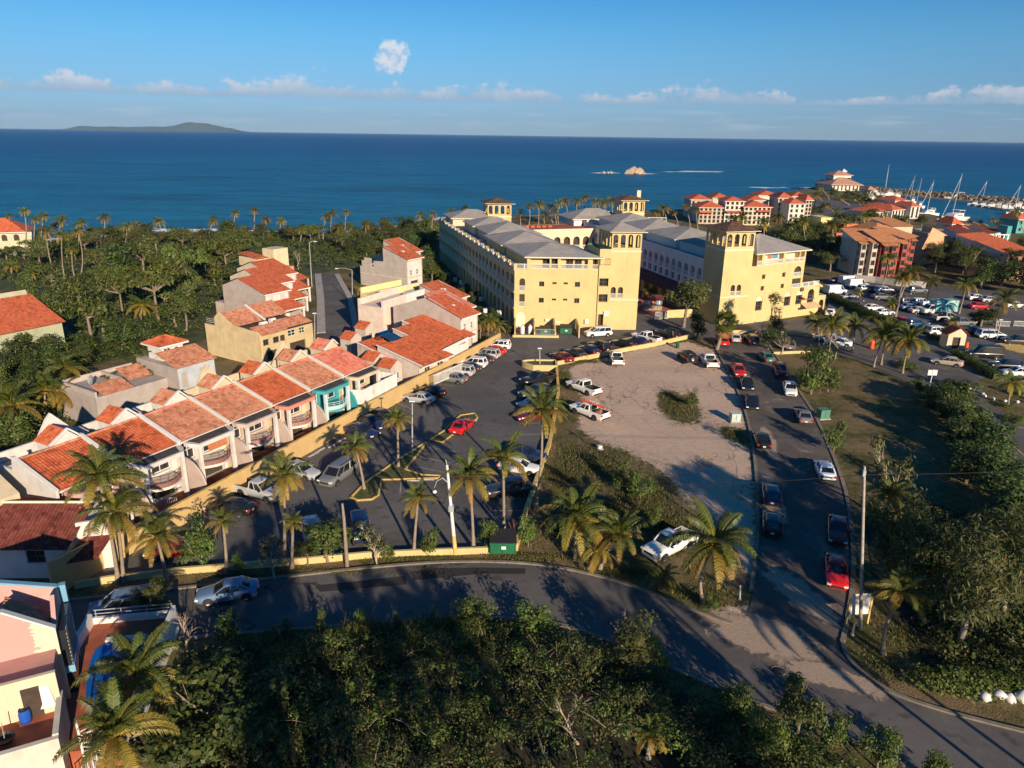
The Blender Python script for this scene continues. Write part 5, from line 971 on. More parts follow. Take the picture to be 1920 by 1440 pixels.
SMR = T_SMOOTH
east_unit('tall pinkish house with stepped back parapets, nearer of the far pair by the street', (-24.7, 168.1), 5.6, 14.5, (0.46, 0.40, 0.35), T_RED, 7.6, 9.8)
east_unit('tall pinkish house with stepped back parapets, farther of the far pair by the street', (-26.0, 176.5), 5.6, 14.5, (0.47, 0.40, 0.34), T_RED, 7.8, 10.2)
eh = east_unit('white house with bright red roof and pale pink side gable facing the car park', (-8.8, 118.3), 5.0, 14.5, (0.49, 0.41, 0.36), SMR, 6.2, 8.6, steps=False)
east_unit('house with washed-out pink roof behind the white gable house', (-10.2, 126.8), 5.4, 13.0, (0.49, 0.39, 0.34), T_PINK, 5.4, 7.4)
east_unit('house with orange-red roof beside the hotel arcade', (-12.0, 134.6), 5.6, 13.0, (0.46, 0.38, 0.33), T_RED, 5.6, 7.6, wallc=CREAMC)
for i, (a, b, c, lab) in enumerate([((713, 546), (788, 530), (0.76, 0.60, 0.30), 'long narrow yellow roof terrace wall in the east house row'), ((717, 566), (796, 542), (0.70, 0.56, 0.48), 'long narrow peach and white roof terrace wall in the east house row')]):
    pa, pb = P(*a, 7.0), P(*b, 7.0); L = hypot(pb[0] - pa[0], pb[1] - pa[1]); h = thing('terrace_house', lab, 'house', (*pa, 0), atan2(pb[1] - pa[1], pb[0] - pa[0])); m = MB(); m.box(0, 0, 0, L, 0.3, 7.0); m.box(0, 0.3, 0, L, 5.5, 5.9); m.box(0, 5.2, 5.9, L, 5.5, 7.0); m.build('wall', STUCCO, h, color=c); coping(h, [(0, 0.15, 7.05), (L, 0.15, 7.05)], 0.4, 0.1)
    if i: m = MB(); m.box(L * 0.55, -0.02, 5.2, L, 0.0, 7.0); m.build('white_panel', WHITE, h); m = MB(); m.tube([(L * 0.75, 2.2, 6.4), (L * 0.95, 2.2, 6.4)], 0.5, 12); m.build('water_tank', GALV, h)
# ---- white house in the shade behind the terrace
h = thing('villa', 'white villa with a small hip roofed lookout and red tiles behind the terrace', 'house', (*P(332, 690, 6.0), 0), TH2)
m = MB(); ops = [(0.9, 0.9, 3.0, 5.2, False), (4.0, 1.5, 3.0, 5.2, False)]; facade(m, (0, 0), (1, 0), [(0, 2.8, []), (2.8, 5.9, ops)], 5.5, 0.3, 0, 1); m.build('front_wall', [STUCCO, DARK], h, color=(0.44, 0.48, 0.53)); windows(h, (0, 0), (1, 0), ops, 0.2, 'white')
m = MB(); m.box(0, 0.02, 0, 5.5, 9, 5.85); m.box(-9.5, 2.5, 0, -0.02, 10.5, 4.2); m.build('wall', STUCCO, h, color=(0.40, 0.35, 0.32)); r = MB(); tiles(r, (-0.3, -0.5, 5.95), (5.8, -0.5, 5.95), (5.8, 4.2, 7.3), (-0.3, 4.2, 7.3)); tiles(r, (-8.6, 2.2, 4.25), (-4.6, 2.2, 4.25), (-4.6, 5.0, 5.1), (-8.6, 5.0, 5.1)); tiles(r, (-3.6, 5.0, 4.3), (-0.4, 5.0, 4.3), (-0.4, 8.0, 5.4), (-3.6, 8.0, 5.4)); r.build('roof', T_OLD, h)
m = MB(); m.box(1.0, 4.6, 5.85, 4.2, 7.6, 7.9); m.build('lookout', STUCCO, h, color=WHITEC); r = MB(); hip_roof(r, 1.0, 4.6, 4.2, 7.6, 7.95, 8.9, 0.6, 0, 1, 0.3); r.build('lookout_roof', [T_RED, WHITE], h); m = MB(); m.lathe([(0, 0), (0.35, 0), (0.35, 0.1), (0, 0.1)], 16, 0, axis='y'); m.build('round_window', BLACK, h, (3.2, 4.52, 7.0)); glaze(h, (1.0, 4.6), (1, 0), [(0.8, 1.0, 6.3, 7.5, False)]); m = MB(); m.box(-0.2, -2.4, 2.5, 5.8, 0, 2.75); m.box(-0.2, -2.4, 2.75, 5.8, -2.25, 3.6); m.build('balcony', STUCCO, h, color=WHITEC); dish(h, (-7.5, 6.5, 5.2), 0.6, 0.5); m = MB(); m.box(-9.5, 2.5, 4.2, -9.25, 10.5, 4.9); m.box(-9.5, 10.25, 4.2, 0, 10.5, 4.9); m.box(-4.4, 5.5, 4.2, -4.2, 10.2, 4.9); m.build('parapet', STUCCO, h, color=(0.47, 0.40, 0.36))
# ---- pale green block at the left edge
h = thing('apartment_block', 'pale green apartment block with big orange-red roof at the left edge', 'building', (-79.5, 118.2, 0), radians(60)); w = 16
m = MB(); m.extr([(0, -8, 0), (0, 9, 0), (0, 9, 6.4), (0, 1.0, 9.8), (0, 0.6, 8.9), (0, -8, 5.8)], (-w, 0, 0)); m.build('wall', STUCCO, h, color=(0.40, 0.42, 0.29)); r = MB(); r.add([(0.4, -8.6, 5.6), (0.4, 0.6, 9.1), (-w, 0.6, 9.1), (-w, -8.6, 5.6)], [(0, 1, 2, 3)]); r.add([(0.4, 0.9, 10.0), (0.4, 9.6, 6.3), (-w, 9.6, 6.3), (-w, 0.9, 10.0)], [(0, 1, 2, 3)]); r.build('roof', T_SMOOTH, h)
windows(h, (0, 0), (0, 1), [(-2.2, 0.8, 0.4, 1.9, False), (-2.2, 0.8, 4.0, 5.6, False), (7.6, 1.0, 3.4, 4.8, False), (3.2, 0.45, 6.8, 7.8, False)], -0.07, 'brown', n_in=(-1, 0)); m = MB(); m.box(0, -2.6, 2.1, 0.08, -1.8, 3.8); m.build('white_panel', WHITE, h)
# second one by the beach
h = thing('beach_house', 'cream and green house with red roof among the palms by the shore', 'house', (*P(0, 480), 0), radians(20)); m = MB(); ops = [(i * 3 + 2, 1.4, zz, zz + 1.8, True) for i in range(4) for zz in (1.0, 4.2)]; facade(m, (-6, 0), (1, 0), [(0, 3.4, [o for o in ops if o[2] < 3]), (3.4, 6.6, [o for o in ops if o[2] > 3])], 15, 0.4, 0, 1); m.quad((9, 0, 0), (9, 10, 0), (9, 10, 6.6), (9, 0, 6.6), 0); m.build('wall', [STUCCO, DARK], h, color=(0.50, 0.48, 0.34)); r = MB(); hip_roof(r, -6, 0, 7, 10, 6.7, 10.2, 0.8, 0, 1); r.build('roof', [T_SMOOTH, WHITE], h)

# ---- maroon tiled house by the road, cream house at the frame edge
h = thing('road_house', 'white house with dark maroon tile roof beside the road', 'house', (-46.5, 51.3, 0), 0.03); m = MB(); ops = [(3.2, 1.4, 1.4, 2.6, False), (8.0, 1.5, 1.4, 2.6, False)]; facade(m, (0, 0), (1, 0), [(0, 3.1, ops)], 10.6, 0.3, 0, 1); m.extr([(10.6, 0, 0), (10.6, 5.5, 0), (10.6, 5.5, 5.6), (10.6, 3.4, 5.4), (10.6, 0, 3.1)], (-0.25, 0, 0)); m.build('wall', [STUCCO, DARK], h, color=WHITEC); windows(h, (0, 0), (1, 0), ops, 0.15, 'brown')
r = MB(); tiles(r, (0, -0.6, 2.95), (11.0, -0.6, 2.95), (11.6, 3.2, 5.2), (0, 3.2, 5.2)); tiles(r, (0, 5.4, 4.6), (11.6, 5.4, 4.6), (11.6, 3.2, 5.25), (0, 3.2, 5.25)); r.build('roof', T_MAROON, h); m = MB(); m.tube([(0, 3.2, 5.3), (11.6, 3.2, 5.3)], 0.12, 8); m.build('ridge_tiles', TRIM, h); m = MB(); tiles(m, (10.4, -1.5, 2.1), (13.2, -0.6, 2.1), (13.6, 1.6, 3.1), (11.4, 1.2, 3.1)); m.build('porch_roof', T_MAROON, h); m = MB(); m.extr([(10.9, 1.2, 0), (13.4, 1.6, 0), (13.4, 1.6, 3.3), (12.5, 1.5, 4.5), (10.9, 1.2, 4.4)], (0, 0.25, 0)); m.build('porch_wall', STUCCO, h, color=WHITEC)
h = thing('road_house', 'cream walled house cut by the left edge, below the cracked tile roof', 'house', (-42.6, 56.4, 0), RTH); m = MB(); m.extr([(-0.2, -1, 0), (-0.2, 9, 0), (-0.2, 9, 6.2), (-0.2, 3, 7.4), (-0.2, -1, 5.6)], (-9, 0, 0)); m.build('wall', STUCCO, h, color=CREAMC); r = MB(); tiles(r, (-9, -1.6, 3.4), (-0.5, -1.6, 3.4), (-0.5, 0, 4.0), (-9, 0, 4.0)); r.build('porch_roof', T_RED, h); glaze(h, (-9, -1.0), (1, 0), [(6.2, 1.9, 1.9, 2.9, False)], 'brown')
# ---- pink and cream house at the lower left corner with terrace, spiral stair and pool
h = thing('corner_house', 'pink and cream house with half painted gable at the lower left corner', 'house', (-29.35, 35.6, 0), radians(27)); m = MB()
m.extr([(-4, 0, 0), (2.4, 0, 0), (2.4, 0, 6.5), (0, 0, 8.4), (-4, 0, 6.0)], (0, 0.25, 0)); gw = m.build('gable_wall', None or new_mat('half_painted')[0], h)
hp = MATS['half_painted']; gg = G(hp.node_tree); b = [n for n in hp.node_tree.nodes if n.type == 'BSDF_PRINCIPLED'][0]; p_ = pos(gg); s_ = gg.n('ShaderNodeSeparateXYZ'); gg.put(s_.inputs[0], p_)
ed = gg.m('ADD', gg.m('MULTIPLY', gg.m('SUBTRACT', s_.outputs[0], -28.3), 1.0), gg.m('MULTIPLY', gg.noise(gg.vm('MULTIPLY', p_, (0.6, 1, 3.0)), 1.3, 2), 1.4)); gg.put(b.inputs['Base Color'], gg.mix(gg.mr(ed, 0.72, 0.76), (0.52, 0.28, 0.25), (0.64, 0.55, 0.39))); b.inputs['Roughness'].default_value = 0.8
m = MB(); m.box(-8, 0.26, 0, 2.35, 4.3, 5.6); m.extr([(2.1, 0.26, 5.6), (2.1, 4.3, 5.6), (2.1, 4.3, 6.9), (2.1, 2.2, 7.6)], (0.25, 0, 0)); m.extr([(-8, 4.3, 5.6), (2.35, 4.3, 5.6), (2.35, 4.3, 6.9), (-1, 4.3, 8.2), (-8, 4.3, 7)], (0, -0.25, 0)); m.build('wall', STUCCO, h, color=(0.53, 0.32, 0.29)); r = MB(); tiles(r, (2.3, 0.3, 5.9), (2.3, 2.6, 5.9), (-0.2, 2.6, 8.0), (-0.2, 0.3, 8.0)); r.build('roof', T_OLD, h); coping(h, [(2.4, 0.1, 6.6), (0, 0.1, 8.5), (-4, 0.1, 6.1)], 0.4, 0.1)
coping(h, [(2.3, 4.2, 7.0), (-1, 4.2, 8.3)], 0.4, 0.12, mat=simple('sky_blue_paint', (0.16, 0.34, 0.48), 0.7, 0.1, 2)); m = MB(); m.box(2.36, 4.0, 0, 2.75, 4.4, 7.1); m.build('corner_pilaster', MATS['sky_blue_paint'], h)
m = MB(); m.box(2.36, 0.5, 2.9, 2.9, 3.6, 3.4); m.build('bay_band', MATS['sky_blue_paint'], h); m = MB(); m.box(2.36, 0.5, 0.3, 2.9, 3.6, 0.7); m.build('bay_band', MATS['sky_blue_paint'], h); bw = MB(); bw.box(2.36, 0.55, 3.4, 2.8, 3.55, 6.0); bw.box(2.36, 0.55, 0.7, 2.8, 3.55, 2.9); bw.build('bay_window', GLASS, h)
m = MB()
for z in range(9): m.box(2.79, 0.5, 3.5 + z * 0.27, 2.84, 3.6, 3.6 + z * 0.27)
m.build('louvres', simple('grey_louvre', (0.28, 0.26, 0.23), 0.7), h)
m = MB(); m.box(-8, -2.9, 3.0, 2.4, -2.65, 5.6); m.build('terrace_wall', CREAM, h); m = MB(); m.box(-8, -2.64, 0, 2.2, 0, 5.2); m.build('back_room', STUCCO, h, color=(0.48, 0.26, 0.23)); m = MB(); m.box(-8, -6.0, 2.6, 2.2, -2.9, 3.0); m.build('terrace_floor', TERRA, h); m = MB(); m.box(2.2, -6.0, 0, 2.5, -2.4, 3.9); m.box(-8, -6.3, 0, 2.5, -6.0, 3.8); m.build('terrace_parapet', STUCCO, h, color=(0.58, 0.53, 0.46)); m = MB(); m.box(0.6, -2.95, 3.0, 1.5, -2.89, 5.0); m.build('door', DARK, h)
m = MB()
for i in range(13):
    a = -2.2 + i * 0.22; m.extr([(3.3, -5.4, 0.25 * i), (3.3 + 1.2 * cos(a), -5.4 + 1.2 * sin(a), 0.25 * i), (3.3 + 1.2 * cos(a + 0.25), -5.4 + 1.2 * sin(a + 0.25), 0.25 * i)], (0, 0, 0.05)); m.bar((3.3 + 1.15 * cos(a), -5.4 + 1.15 * sin(a), 0.25 * i), (3.3 + 1.15 * cos(a), -5.4 + 1.15 * sin(a), 0.25 * i + 1.0), 0.04)
m.tube([(3.3 + 1.2 * cos(-2.2 + i * 0.22), -5.4 + 1.2 * sin(-2.2 + i * 0.22), 0.25 * i + 1.0) for i in range(13)], 0.04, 5); m.tube([(3.3, -5.4, 0), (3.3, -5.4, 4)], 0.07, 8); m.build('spiral_stair', WHITE, h)
bk = thing('barrel', 'blue plastic barrel by the door on the terrace, lower left', 'barrel', (-27.4, 33.1, 3.0)); m = MB(); m.lathe([(0, 0), (0.27, 0), (0.31, 0.25), (0.31, 0.6), (0.27, 0.85), (0.27, 0.86)], 16); m.build('body', simple('blue_plastic', (0.015, 0.09, 0.42), 0.4, 0.1, 3), bk); m = MB(); m.lathe([(0.24, 0.8), (0, 0.8)], 16); m.build('opening', BLACK, bk)
pk = thing('plant_pot', 'black planter with a dead stem on the terracotta terrace', 'plant pot', (-27.6, 31.6, 3.0)); m = MB(); m.lathe([(0, 0), (0.3, 0.02), (0.5, 0.25), (0.52, 0.3)], 14); m.build('pot', BLACK, pk); m = MB(); m.tube([(0, 0, 0.2), (0.05, 0, 1.3)], 0.025, 5); m.build('stem', TWIG, pk)
tw = tag(MB().quad((0, 0, 0), (0.9, -0.1, 0.05), (0.7, 0, 1.5), (0.05, 0.02, 1.5)).build('towel', FLAT, None, (-26.9, 33.55, 3.4), 0.47, (0.72, 0.70, 0.72)), 'striped pale towel hanging by the terrace door, lower left', 'towel')
pt = thing('pool_terrace', 'walled terracotta pool terrace with white rail below the road', 'pool terrace', (-29.6, 43.9, 0), radians(10)); m = MB(); m.box(-0.3, -12, 0, 5.4, 0.0, 1.4); m.build('deck', TERRA, pt); m = MB(); m.box(-0.4, -12, 0, -0.1, 0, 2.3); m.box(5.2, -12, 0, 5.45, 0.2, 2.3); m.box(-0.1, 0, 0, 5.2, 0.25, 1.9); m.build('wall', WHITE, pt); m = MB(); m.bar((0, 0.12, 2.5), (5.3, 0.12, 2.5), 0.06); m.bar((0, 0.12, 2.2), (5.3, 0.12, 2.2), 0.05)
for i in range(4): m.bar((0.1 + i * 1.7, 0.12, 1.9), (0.1 + i * 1.7, 0.12, 2.5), 0.05)
m.build('railing', GALV, pt); pp = [(1.2, -2.5), (3.9, -2.3), (4.2, -5), (3.6, -8.2), (2.4, -8.4), (1.6, -6.4), (1.2, -5.0)]; m = MB(); m.prism(spline(pp, 4, True), 1.3, 1.43); m.build('pool_water', POOL, pt); m = MB(); m.box(1.4, -2.3, 1.4, 4.0, -1.9, 1.6); m.build('pool_step', WHITE, pt)
# ------------------------------------------------------------------ far side: condominiums, marina, sea marks
FW = {}
def fwin(w, h, mat):
    k = (w, h, mat.name)
    if k not in FW: FW[k] = (MB().box(-w / 2, -0.06, 0, w / 2, 0.05, h).mesh('window', BROWNW if mat is GLASS and w < 2 else WHITE), MB().quad((-w / 2 + 0.1, -0.065, 0.1), (w / 2 - 0.1, -0.065, 0.1), (w / 2 - 0.1, -0.065, h - 0.1), (-w / 2 + 0.1, -0.065, h - 0.1)).mesh('pane', mat))
    return FW[k]
def fblock(par, pxL, pxR, pyT, Y, depth, color, rz=0.0, roof=None, grid=None, z0=0.0, ww=(1.1, 1.35), ztop=None, name='wall', pane=None, ov=0.6):
    """box whose front top edge runs from pxL to pxR at distance Y"""
    x0, z = ZY((pxL + pxR) / 2, pyT, Y); xa, _ = ZY(pxL, pyT, Y); xb, _ = ZY(pxR, pyT, Y); w = (xb - xa) / max(0.5, cos(rz)); z = ztop or z
    ox, oy = x0 - par.location.x, Y - par.location.y
    def L(x, y): a, b = rot2(x, y, rz); return ox + a, oy + b
    m = MB(); m.box(-w / 2, 0, z0, w / 2, depth, z); o = m.build(name, STUCCO, par, (ox, oy, 0), rz, color)
    if roof:
        kind, hr, mat = roof; r = MB()
        if kind == 'hip': hip_roof(r, -w / 2, 0, w / 2, depth, z + 0.2, z + hr, ov, 0, 1)
        elif kind == 'mono': r.add([(-w / 2 - ov, -ov, z + 0.1), (w / 2 + ov, -ov, z + 0.1), (w / 2 + ov, depth, z + hr), (-w / 2 - ov, depth, z + hr)], [(0, 1, 2, 3)], 0); r.add([(-w / 2, 0, z), (-w / 2, depth, z), (-w / 2, depth, z + hr - .05), (w / 2, 0, z), (w / 2, depth, z), (w / 2, depth, z + hr - .05)], [(0, 1, 2), (3, 5, 4), (1, 4, 5, 2)], 1)
        r.build('roof', [mat, WHITE], par, (ox, oy, 0), rz)
    if grid:
        nr, nc = grid; a, b = fwin(ww[0], ww[1], pane or GLASS); hh = (z - z0) / nr
        for i in range(nr):
            for j in range(nc):
                lx, ly = L(-w / 2 + (j + 0.5) * w / nc, 0); f = put('window', a, par, (lx, ly, z0 + i * hh + hh * 0.32), rz); put('pane', b, f)
    return L, w, z
CRM, PNK, WHT = (0.58, 0.50, 0.38), (0.50, 0.41, 0.33), (0.64, 0.60, 0.53)
HR = T_SMOOTH
c1 = thing('condominium', 'cream and white condominium with several red hip roofs, left of the pair by the sea', 'building', (90, 318, 0))
fblock(c1, 1296, 1334, 375, 338, 14, PNK, 0, ('hip', 2.2, HR), (3, 4)); fblock(c1, 1337, 1367, 372, 348, 13, CRM, 0, ('hip', 2.2, HR)); fblock(c1, 1312, 1361, 390, 318, 15, PNK, 0, ('hip', 2.4, HR), (4, 6))
fblock(c1, 1361, 1396, 378, 317, 12, WHT, 0, ('hip', 1.9, HR), (5, 4)); fblock(c1, 1396, 1446, 389, 315, 15, CRM, 0, ('hip', 2.4, HR), (4, 6)); fblock(c1, 1404, 1436, 376, 340, 13, PNK, 0, ('hip', 2.0, HR))
for a, b, y, Yd in ((1361, 1396, 398, 316.2), (1312, 1335, 399, 317.2), (1420, 1446, 397, 314.2)): x0, z = ZY(a, y, Yd); x1, _ = ZY(b, y, Yd); m = MB(); m.extr([(x0 - 90, -0.9 + Yd - 318, z), (x0 - 90, 0.3 + Yd - 318, z + 0.7), (x0 - 90, 0.3 + Yd - 318, z)], (x1 - x0, 0, 0)); m.build('string_roof', HR, c1)
c2 = thing('condominium', 'taller beige condominium with balconies and red hip roofs, right of the pair', 'building', (112, 325, 0))
fblock(c2, 1423, 1461, 367, 352, 13, WHT, 0, ('hip', 2.1, HR)); fblock(c2, 1460, 1486, 372, 332, 12, PNK, 0, ('hip', 2.4, HR), (5, 3)); fblock(c2, 1480, 1511, 383, 324, 14, WHT, 0.12, ('hip', 2.2, HR), (4, 3)); fblock(c2, 1486, 1514, 369, 347, 12, PNK, 0, ('hip', 2.0, HR), None); fblock(c2, 1511, 1524, 376, 340, 14, PNK, 0.25, ('hip', 2.4, HR), (5, 2))
ch = thing('clubhouse', 'big cream clubhouse with a lantern on its roof on the headland', 'building', (212, 545, 0)); RB = tile_mat('roof_dusty_pink', (0.34, 0.17, 0.12), (0.42, 0.21, 0.15), (0.46, 0.27, 0.20))
fblock(ch, 1560, 1613, 347, 540, 20, WHT, 0.1, ('hip', 6, RB), (3, 7), ov=2); fblock(ch, 1563, 1597, 329, 548, 12, WHT, 0.1, ('hip', 3.2, RB), None, ov=1.2); fblock(ch, 1580, 1587, 322, 552, 3, WHT, 0.1, ('hip', 2.0, WHITE), None); fblock(ch, 1546, 1562, 346, 552, 14, (0.5, 0.42, 0.36), 0.1, ('hip', 3, RB))
a, b = fwin(3.6, 2.6, GLASS)
for px in (1572, 1580, 1590): x_, z_ = ZY(px, 340, 547.6); f = put('window', a, ch, (x_ - 212, 2.4, z_), 0.1); put('pane', b, f)
hv = thing('pavilion', 'cream pavilion with pink hip roof beside the breakwater root', 'pavilion', (240, 500, 0)); fblock(hv, 1626, 1645, 358, 500, 8, WHT, 0.1, ('hip', 3, RB), (1, 3))
kz = thing('kiosk', 'small white kiosk with gabled front in the marina car park', 'kiosk', (165, 430, 0)); fblock(kz, 1580, 1594, 387, 430, 5, WHT, 0.1, ('hip', 2.2, RB), (1, 1))
wh = thing('row_houses', 'white stepped row houses with red roofs below the marina', 'houses', (170, 345, 0))
fblock(wh, 1637, 1670, 398, 346, 14, WHT, 0.5, ('hip', 1.9, HR), (3, 3)); fblock(wh, 1669, 1700, 394, 352, 14, WHT, 0.5, ('hip', 2.4, HR), (3, 4)); fblock(wh, 1676, 1706, 377, 372, 12, WHT, 0.3, ('hip', 2.1, HR), (4, 2)); fblock(wh, 1707, 1727, 388, 352, 12, WHT, 0.3, ('hip', 2.1, HR), (4, 2)); fblock(wh, 1648, 1680, 389, 372, 12, (0.6, 0.58, 0.56), 0.3, ('hip', 2, HR))
yb = thing('yellow_building', 'plain stepped yellow building among palms behind the east wing', 'building', (108, 272, 0)); fblock(yb, 1522, 1558, 422, 270, 12, (0.76, 0.60, 0.26), 0.1, None, (2, 3)); fblock(yb, 1540, 1563, 408, 276, 9, (0.76, 0.60, 0.26), 0.1)
ob = thing('orange_building', 'stepped orange-red building with blank side wall', 'building', (118, 250, 0)); OR = (0.58, 0.17, 0.09)
fblock(ob, 1565, 1612, 437, 246, 11, OR, 0.35); fblock(ob, 1586, 1612, 420, 249, 9, OR, 0.35); fblock(ob, 1594, 1612, 428, 247.5, 2, OR, 0.35)
rc = thing('condominium', 'red and grey condominium with layered terracotta roofs by the car park', 'building', (98, 200, 0)); RD = (0.34, 0.075, 0.06); TO = tile_mat('roof_orange_tile', (0.42, 0.16, 0.06), (0.50, 0.20, 0.08), (0.56, 0.27, 0.12))
fblock(rc, 1634, 1692, 441, 209, 12, (0.60, 0.52, 0.42), 0.25, ('hip', 3.0, TO), (3, 4), ov=1.2); fblock(rc, 1608, 1656, 452, 199, 10, (0.50, 0.44, 0.37), 0.0, ('mono', 2.2, TO), (4, 4), ov=0.8); fblock(rc, 1652, 1690, 455, 197, 9, RD, 0.15, ('mono', 2.4, TO), (4, 3)); fblock(rc, 1686, 1728, 446, 205, 9, RD, 0.75, ('mono', 2.4, TO), (4, 4))
for a, b, y, Yd, c in ((1616, 1626, 458, 197.6, (0.46, 0.40, 0.34)), (1637, 1648, 456, 197.4, (0.50, 0.44, 0.37)), (1660, 1668, 462, 195.6, RD), (1674, 1682, 461, 196.0, RD), (1694, 1703, 458, 199.5, RD), (1710, 1718, 452, 206, RD)): fblock(rc, a, b, y, Yd, 3, c, 0.1, ('mono', 1.0, TO), (4, 1), ov=0.5)
gw = thing('orange_house', 'peach house with a big sloping blank gable wall', 'house', (120, 215, 0)); PC = (0.72, 0.36, 0.21)
x0, z0_ = ZY(1725, 468, 218); x1, z1_ = ZY(1792, 452, 224); m = MB(); m.extr([(x0 - 120, 2, 0), (x1 - 120, 8, 0), (x1 - 120, 8, z1_), ((x0 + x1) / 2 - 120 - 2.5, 4.5, z1_ + 4.2), ((x0 + x1) / 2 - 123.5, 4.4, z1_ + 4.4), (x0 - 120, 2, z0_ + 0.5)], (0.5, 6, 0)); m.build('gable_wall', STUCCO, gw, color=PC); fblock(gw, 1740, 1752, 437, 219, 6, PC, 0.2)
gh_ = thing('grey_house', 'grey-beige house with small red hip roofed tower near the water', 'house', (140, 235, 0)); GR = (0.52, 0.48, 0.42)
fblock(gh_, 1783, 1822, 438, 236, 12, GR, 0.35, None, (2, 3)); fblock(gh_, 1784, 1803, 421, 250, 7, (0.66, 0.58, 0.48), 0.2, ('hip', 2.4, HR)); fblock(gh_, 1800, 1820, 434, 245, 8, GR, 0.2, ('hip', 2, HR))
wv = thing('white_house', 'white house with dark red roof and wide arched window', 'house', (150, 225, 0)); fblock(wv, 1820, 1857, 448, 226, 11, WHT, 0.3, ('mono', 2.4, T_MAROON), (2, 3)); fblock(wv, 1850, 1866, 438, 234, 7, WHT, 0.3, ('mono', 2, T_MAROON))
pv = thing('peach_house', 'long peach house with dark red roofs at the right edge', 'house', (160, 212, 0)); fblock(pv, 1855, 1925, 466, 210, 12, (0.70, 0.44, 0.28), 0.45, ('mono', 3.0, T_RED), (2, 5)); fblock(pv, 1880, 1950, 476, 196, 10, (0.70, 0.42, 0.27), 0.45, ('mono', 2.8, T_RED), (2, 4))
tb = thing('teal_house', 'teal walled house behind the red condominium', 'house', (130, 262, 0)); fblock(tb, 1722, 1752, 436, 258, 9, (0.10, 0.40, 0.34), 0.2, None, (1, 2)); fblock(tb, 1722, 1748, 431, 266, 4, CRM, 0.2)
pb2 = thing('peach_block', 'peach block with flat terracotta roof behind the red condominium', 'house', (118, 250, 0)); fblock(pb2, 1672, 1714, 425, 258, 12, (0.68, 0.47, 0.33), 0.2, ('mono', 1.8, TO), None); fblock(pb2, 1645, 1680, 421, 270, 10, (0.66, 0.44, 0.30), 0.2, ('mono', 1.6, TO))
yv = thing('yellow_house', 'low ochre house by the basin edge, right side', 'house', (165, 290, 0)); fblock(yv, 1817, 1842, 424, 285, 8, (0.68, 0.47, 0.22), 0.1, None, (1, 3)); 
tv = thing('turquoise_house', 'turquoise house with red roof at the right edge of the basin', 'house', (195, 290, 0)); fblock(tv, 1909, 1935, 412, 300, 10, (0.10, 0.36, 0.34), 0.1, ('hip', 2.5, HR), (2, 2)); fblock(tv, 1890, 1899, 424, 280, 5, (0.08, 0.33, 0.33), 0.1)
for i, (a, b, y, Yd, c, lab) in enumerate([(1858, 1868, 432, 262, WHT, 'white pergola columns, left group beyond the peach house'), (1874, 1886, 434, 258, WHT, 'white pergola columns, right group beyond the peach house')]):
    t_ = thing('pergola', lab, 'pergola', (*ZY((a + b) / 2, y, Yd)[:1], Yd, 0)); 
    for k in range(4): m = MB(); m.box(-0.2, -0.2, 0, 0.2, 0.2, 4.2); m.build('column', WHITE, t_, (k * 1.4 - 2, 0, 0))
    m = MB(); m.box(-2.4, -0.25, 4.2, 2.6, 0.25, 4.5); m.build('beam', WHITE, t_)
# breakwater of boulders, quay, jetty with piles
rs = random.Random(5); bw = MB(); A_, B_ = Vector(P(1636, 358, 0)), Vector(P(2060, 392, 0))
ico = [(0, 0, 1), (0.89, 0, 0.45), (0.28, 0.85, 0.45), (-0.72, 0.53, 0.45), (-0.72, -0.53, 0.45), (0.28, -0.85, 0.45), (0.72, 0.53, -0.45), (-0.28, 0.85, -0.45), (-0.89, 0, -0.45), (-0.28, -0.85, -0.45), (0.72, -0.53, -0.45), (0, 0, -1)]
icf = [(0, 1, 2), (0, 2, 3), (0, 3, 4), (0, 4, 5), (0, 5, 1), (1, 6, 2), (2, 7, 3), (3, 8, 4), (4, 9, 5), (5, 10, 1), (2, 6, 7), (3, 7, 8), (4, 8, 9), (5, 9, 10), (1, 10, 6), (11, 7, 6), (11, 8, 7), (11, 9, 8), (11, 10, 9), (11, 6, 10)]
def boulder(mb, c, r, rnd, sq=0.8, m=0, smooth=False): mb.add([(c[0] + x * r * rnd.uniform(0.7, 1.25), c[1] + y * r * rnd.uniform(0.7, 1.25), c[2] + z * r * sq * rnd.uniform(0.7, 1.2)) for x, y, z in ico], icf, m, smooth)
for i in range(1700):
    t = rs.random(); u = rs.uniform(-1, 1); q = A_.lerp(B_, t); n = Vector((-(B_ - A_).y, (B_ - A_).x)).normalized(); boulder(bw, (q.x + n.x * u * 5.5, q.y + n.y * u * 5.5, -1.4 + 3.4 * (1 - abs(u)) + rs.uniform(-0.3, 0.4)), rs.uniform(0.8, 1.5), rs, 0.8, 0 if rs.random() < 0.7 else 1)
stuff(bw.build('breakwater_rocks', [simple('brown_rock', (0.15, 0.11, 0.075), 0.95, 0.4, 0.5), simple('pale_rock', (0.26, 0.21, 0.155), 0.95, 0.3, 0.5)]), 'breakwater of brown boulders between the marina and the open sea', 'breakwater')
qd = Vector((-(B_ - A_).y, (B_ - A_).x)).normalized() * -9.0; qa, qb = A_ + qd + (B_ - A_) * 0.03, B_ + qd
q = MB(); ribbon(q, [tuple(qa), tuple(qb)], -1.4, 1.4, -1.8, -0.3); struct(q.build('quay', CONC))
jt = thing('jetty', 'long timber jetty with piles in the marina basin', 'jetty', (*P(1815, 382, -1), -1.4)); ja, jb = Vector(P(1815, 382, -1)), Vector(P(1905, 396, -1)); m = MB(); d = jb - ja; m.bar((0, 0, 0.6), (d.x, d.y, 0.6), 2.0, 0.25); m.build('deck', WOOD, jt)
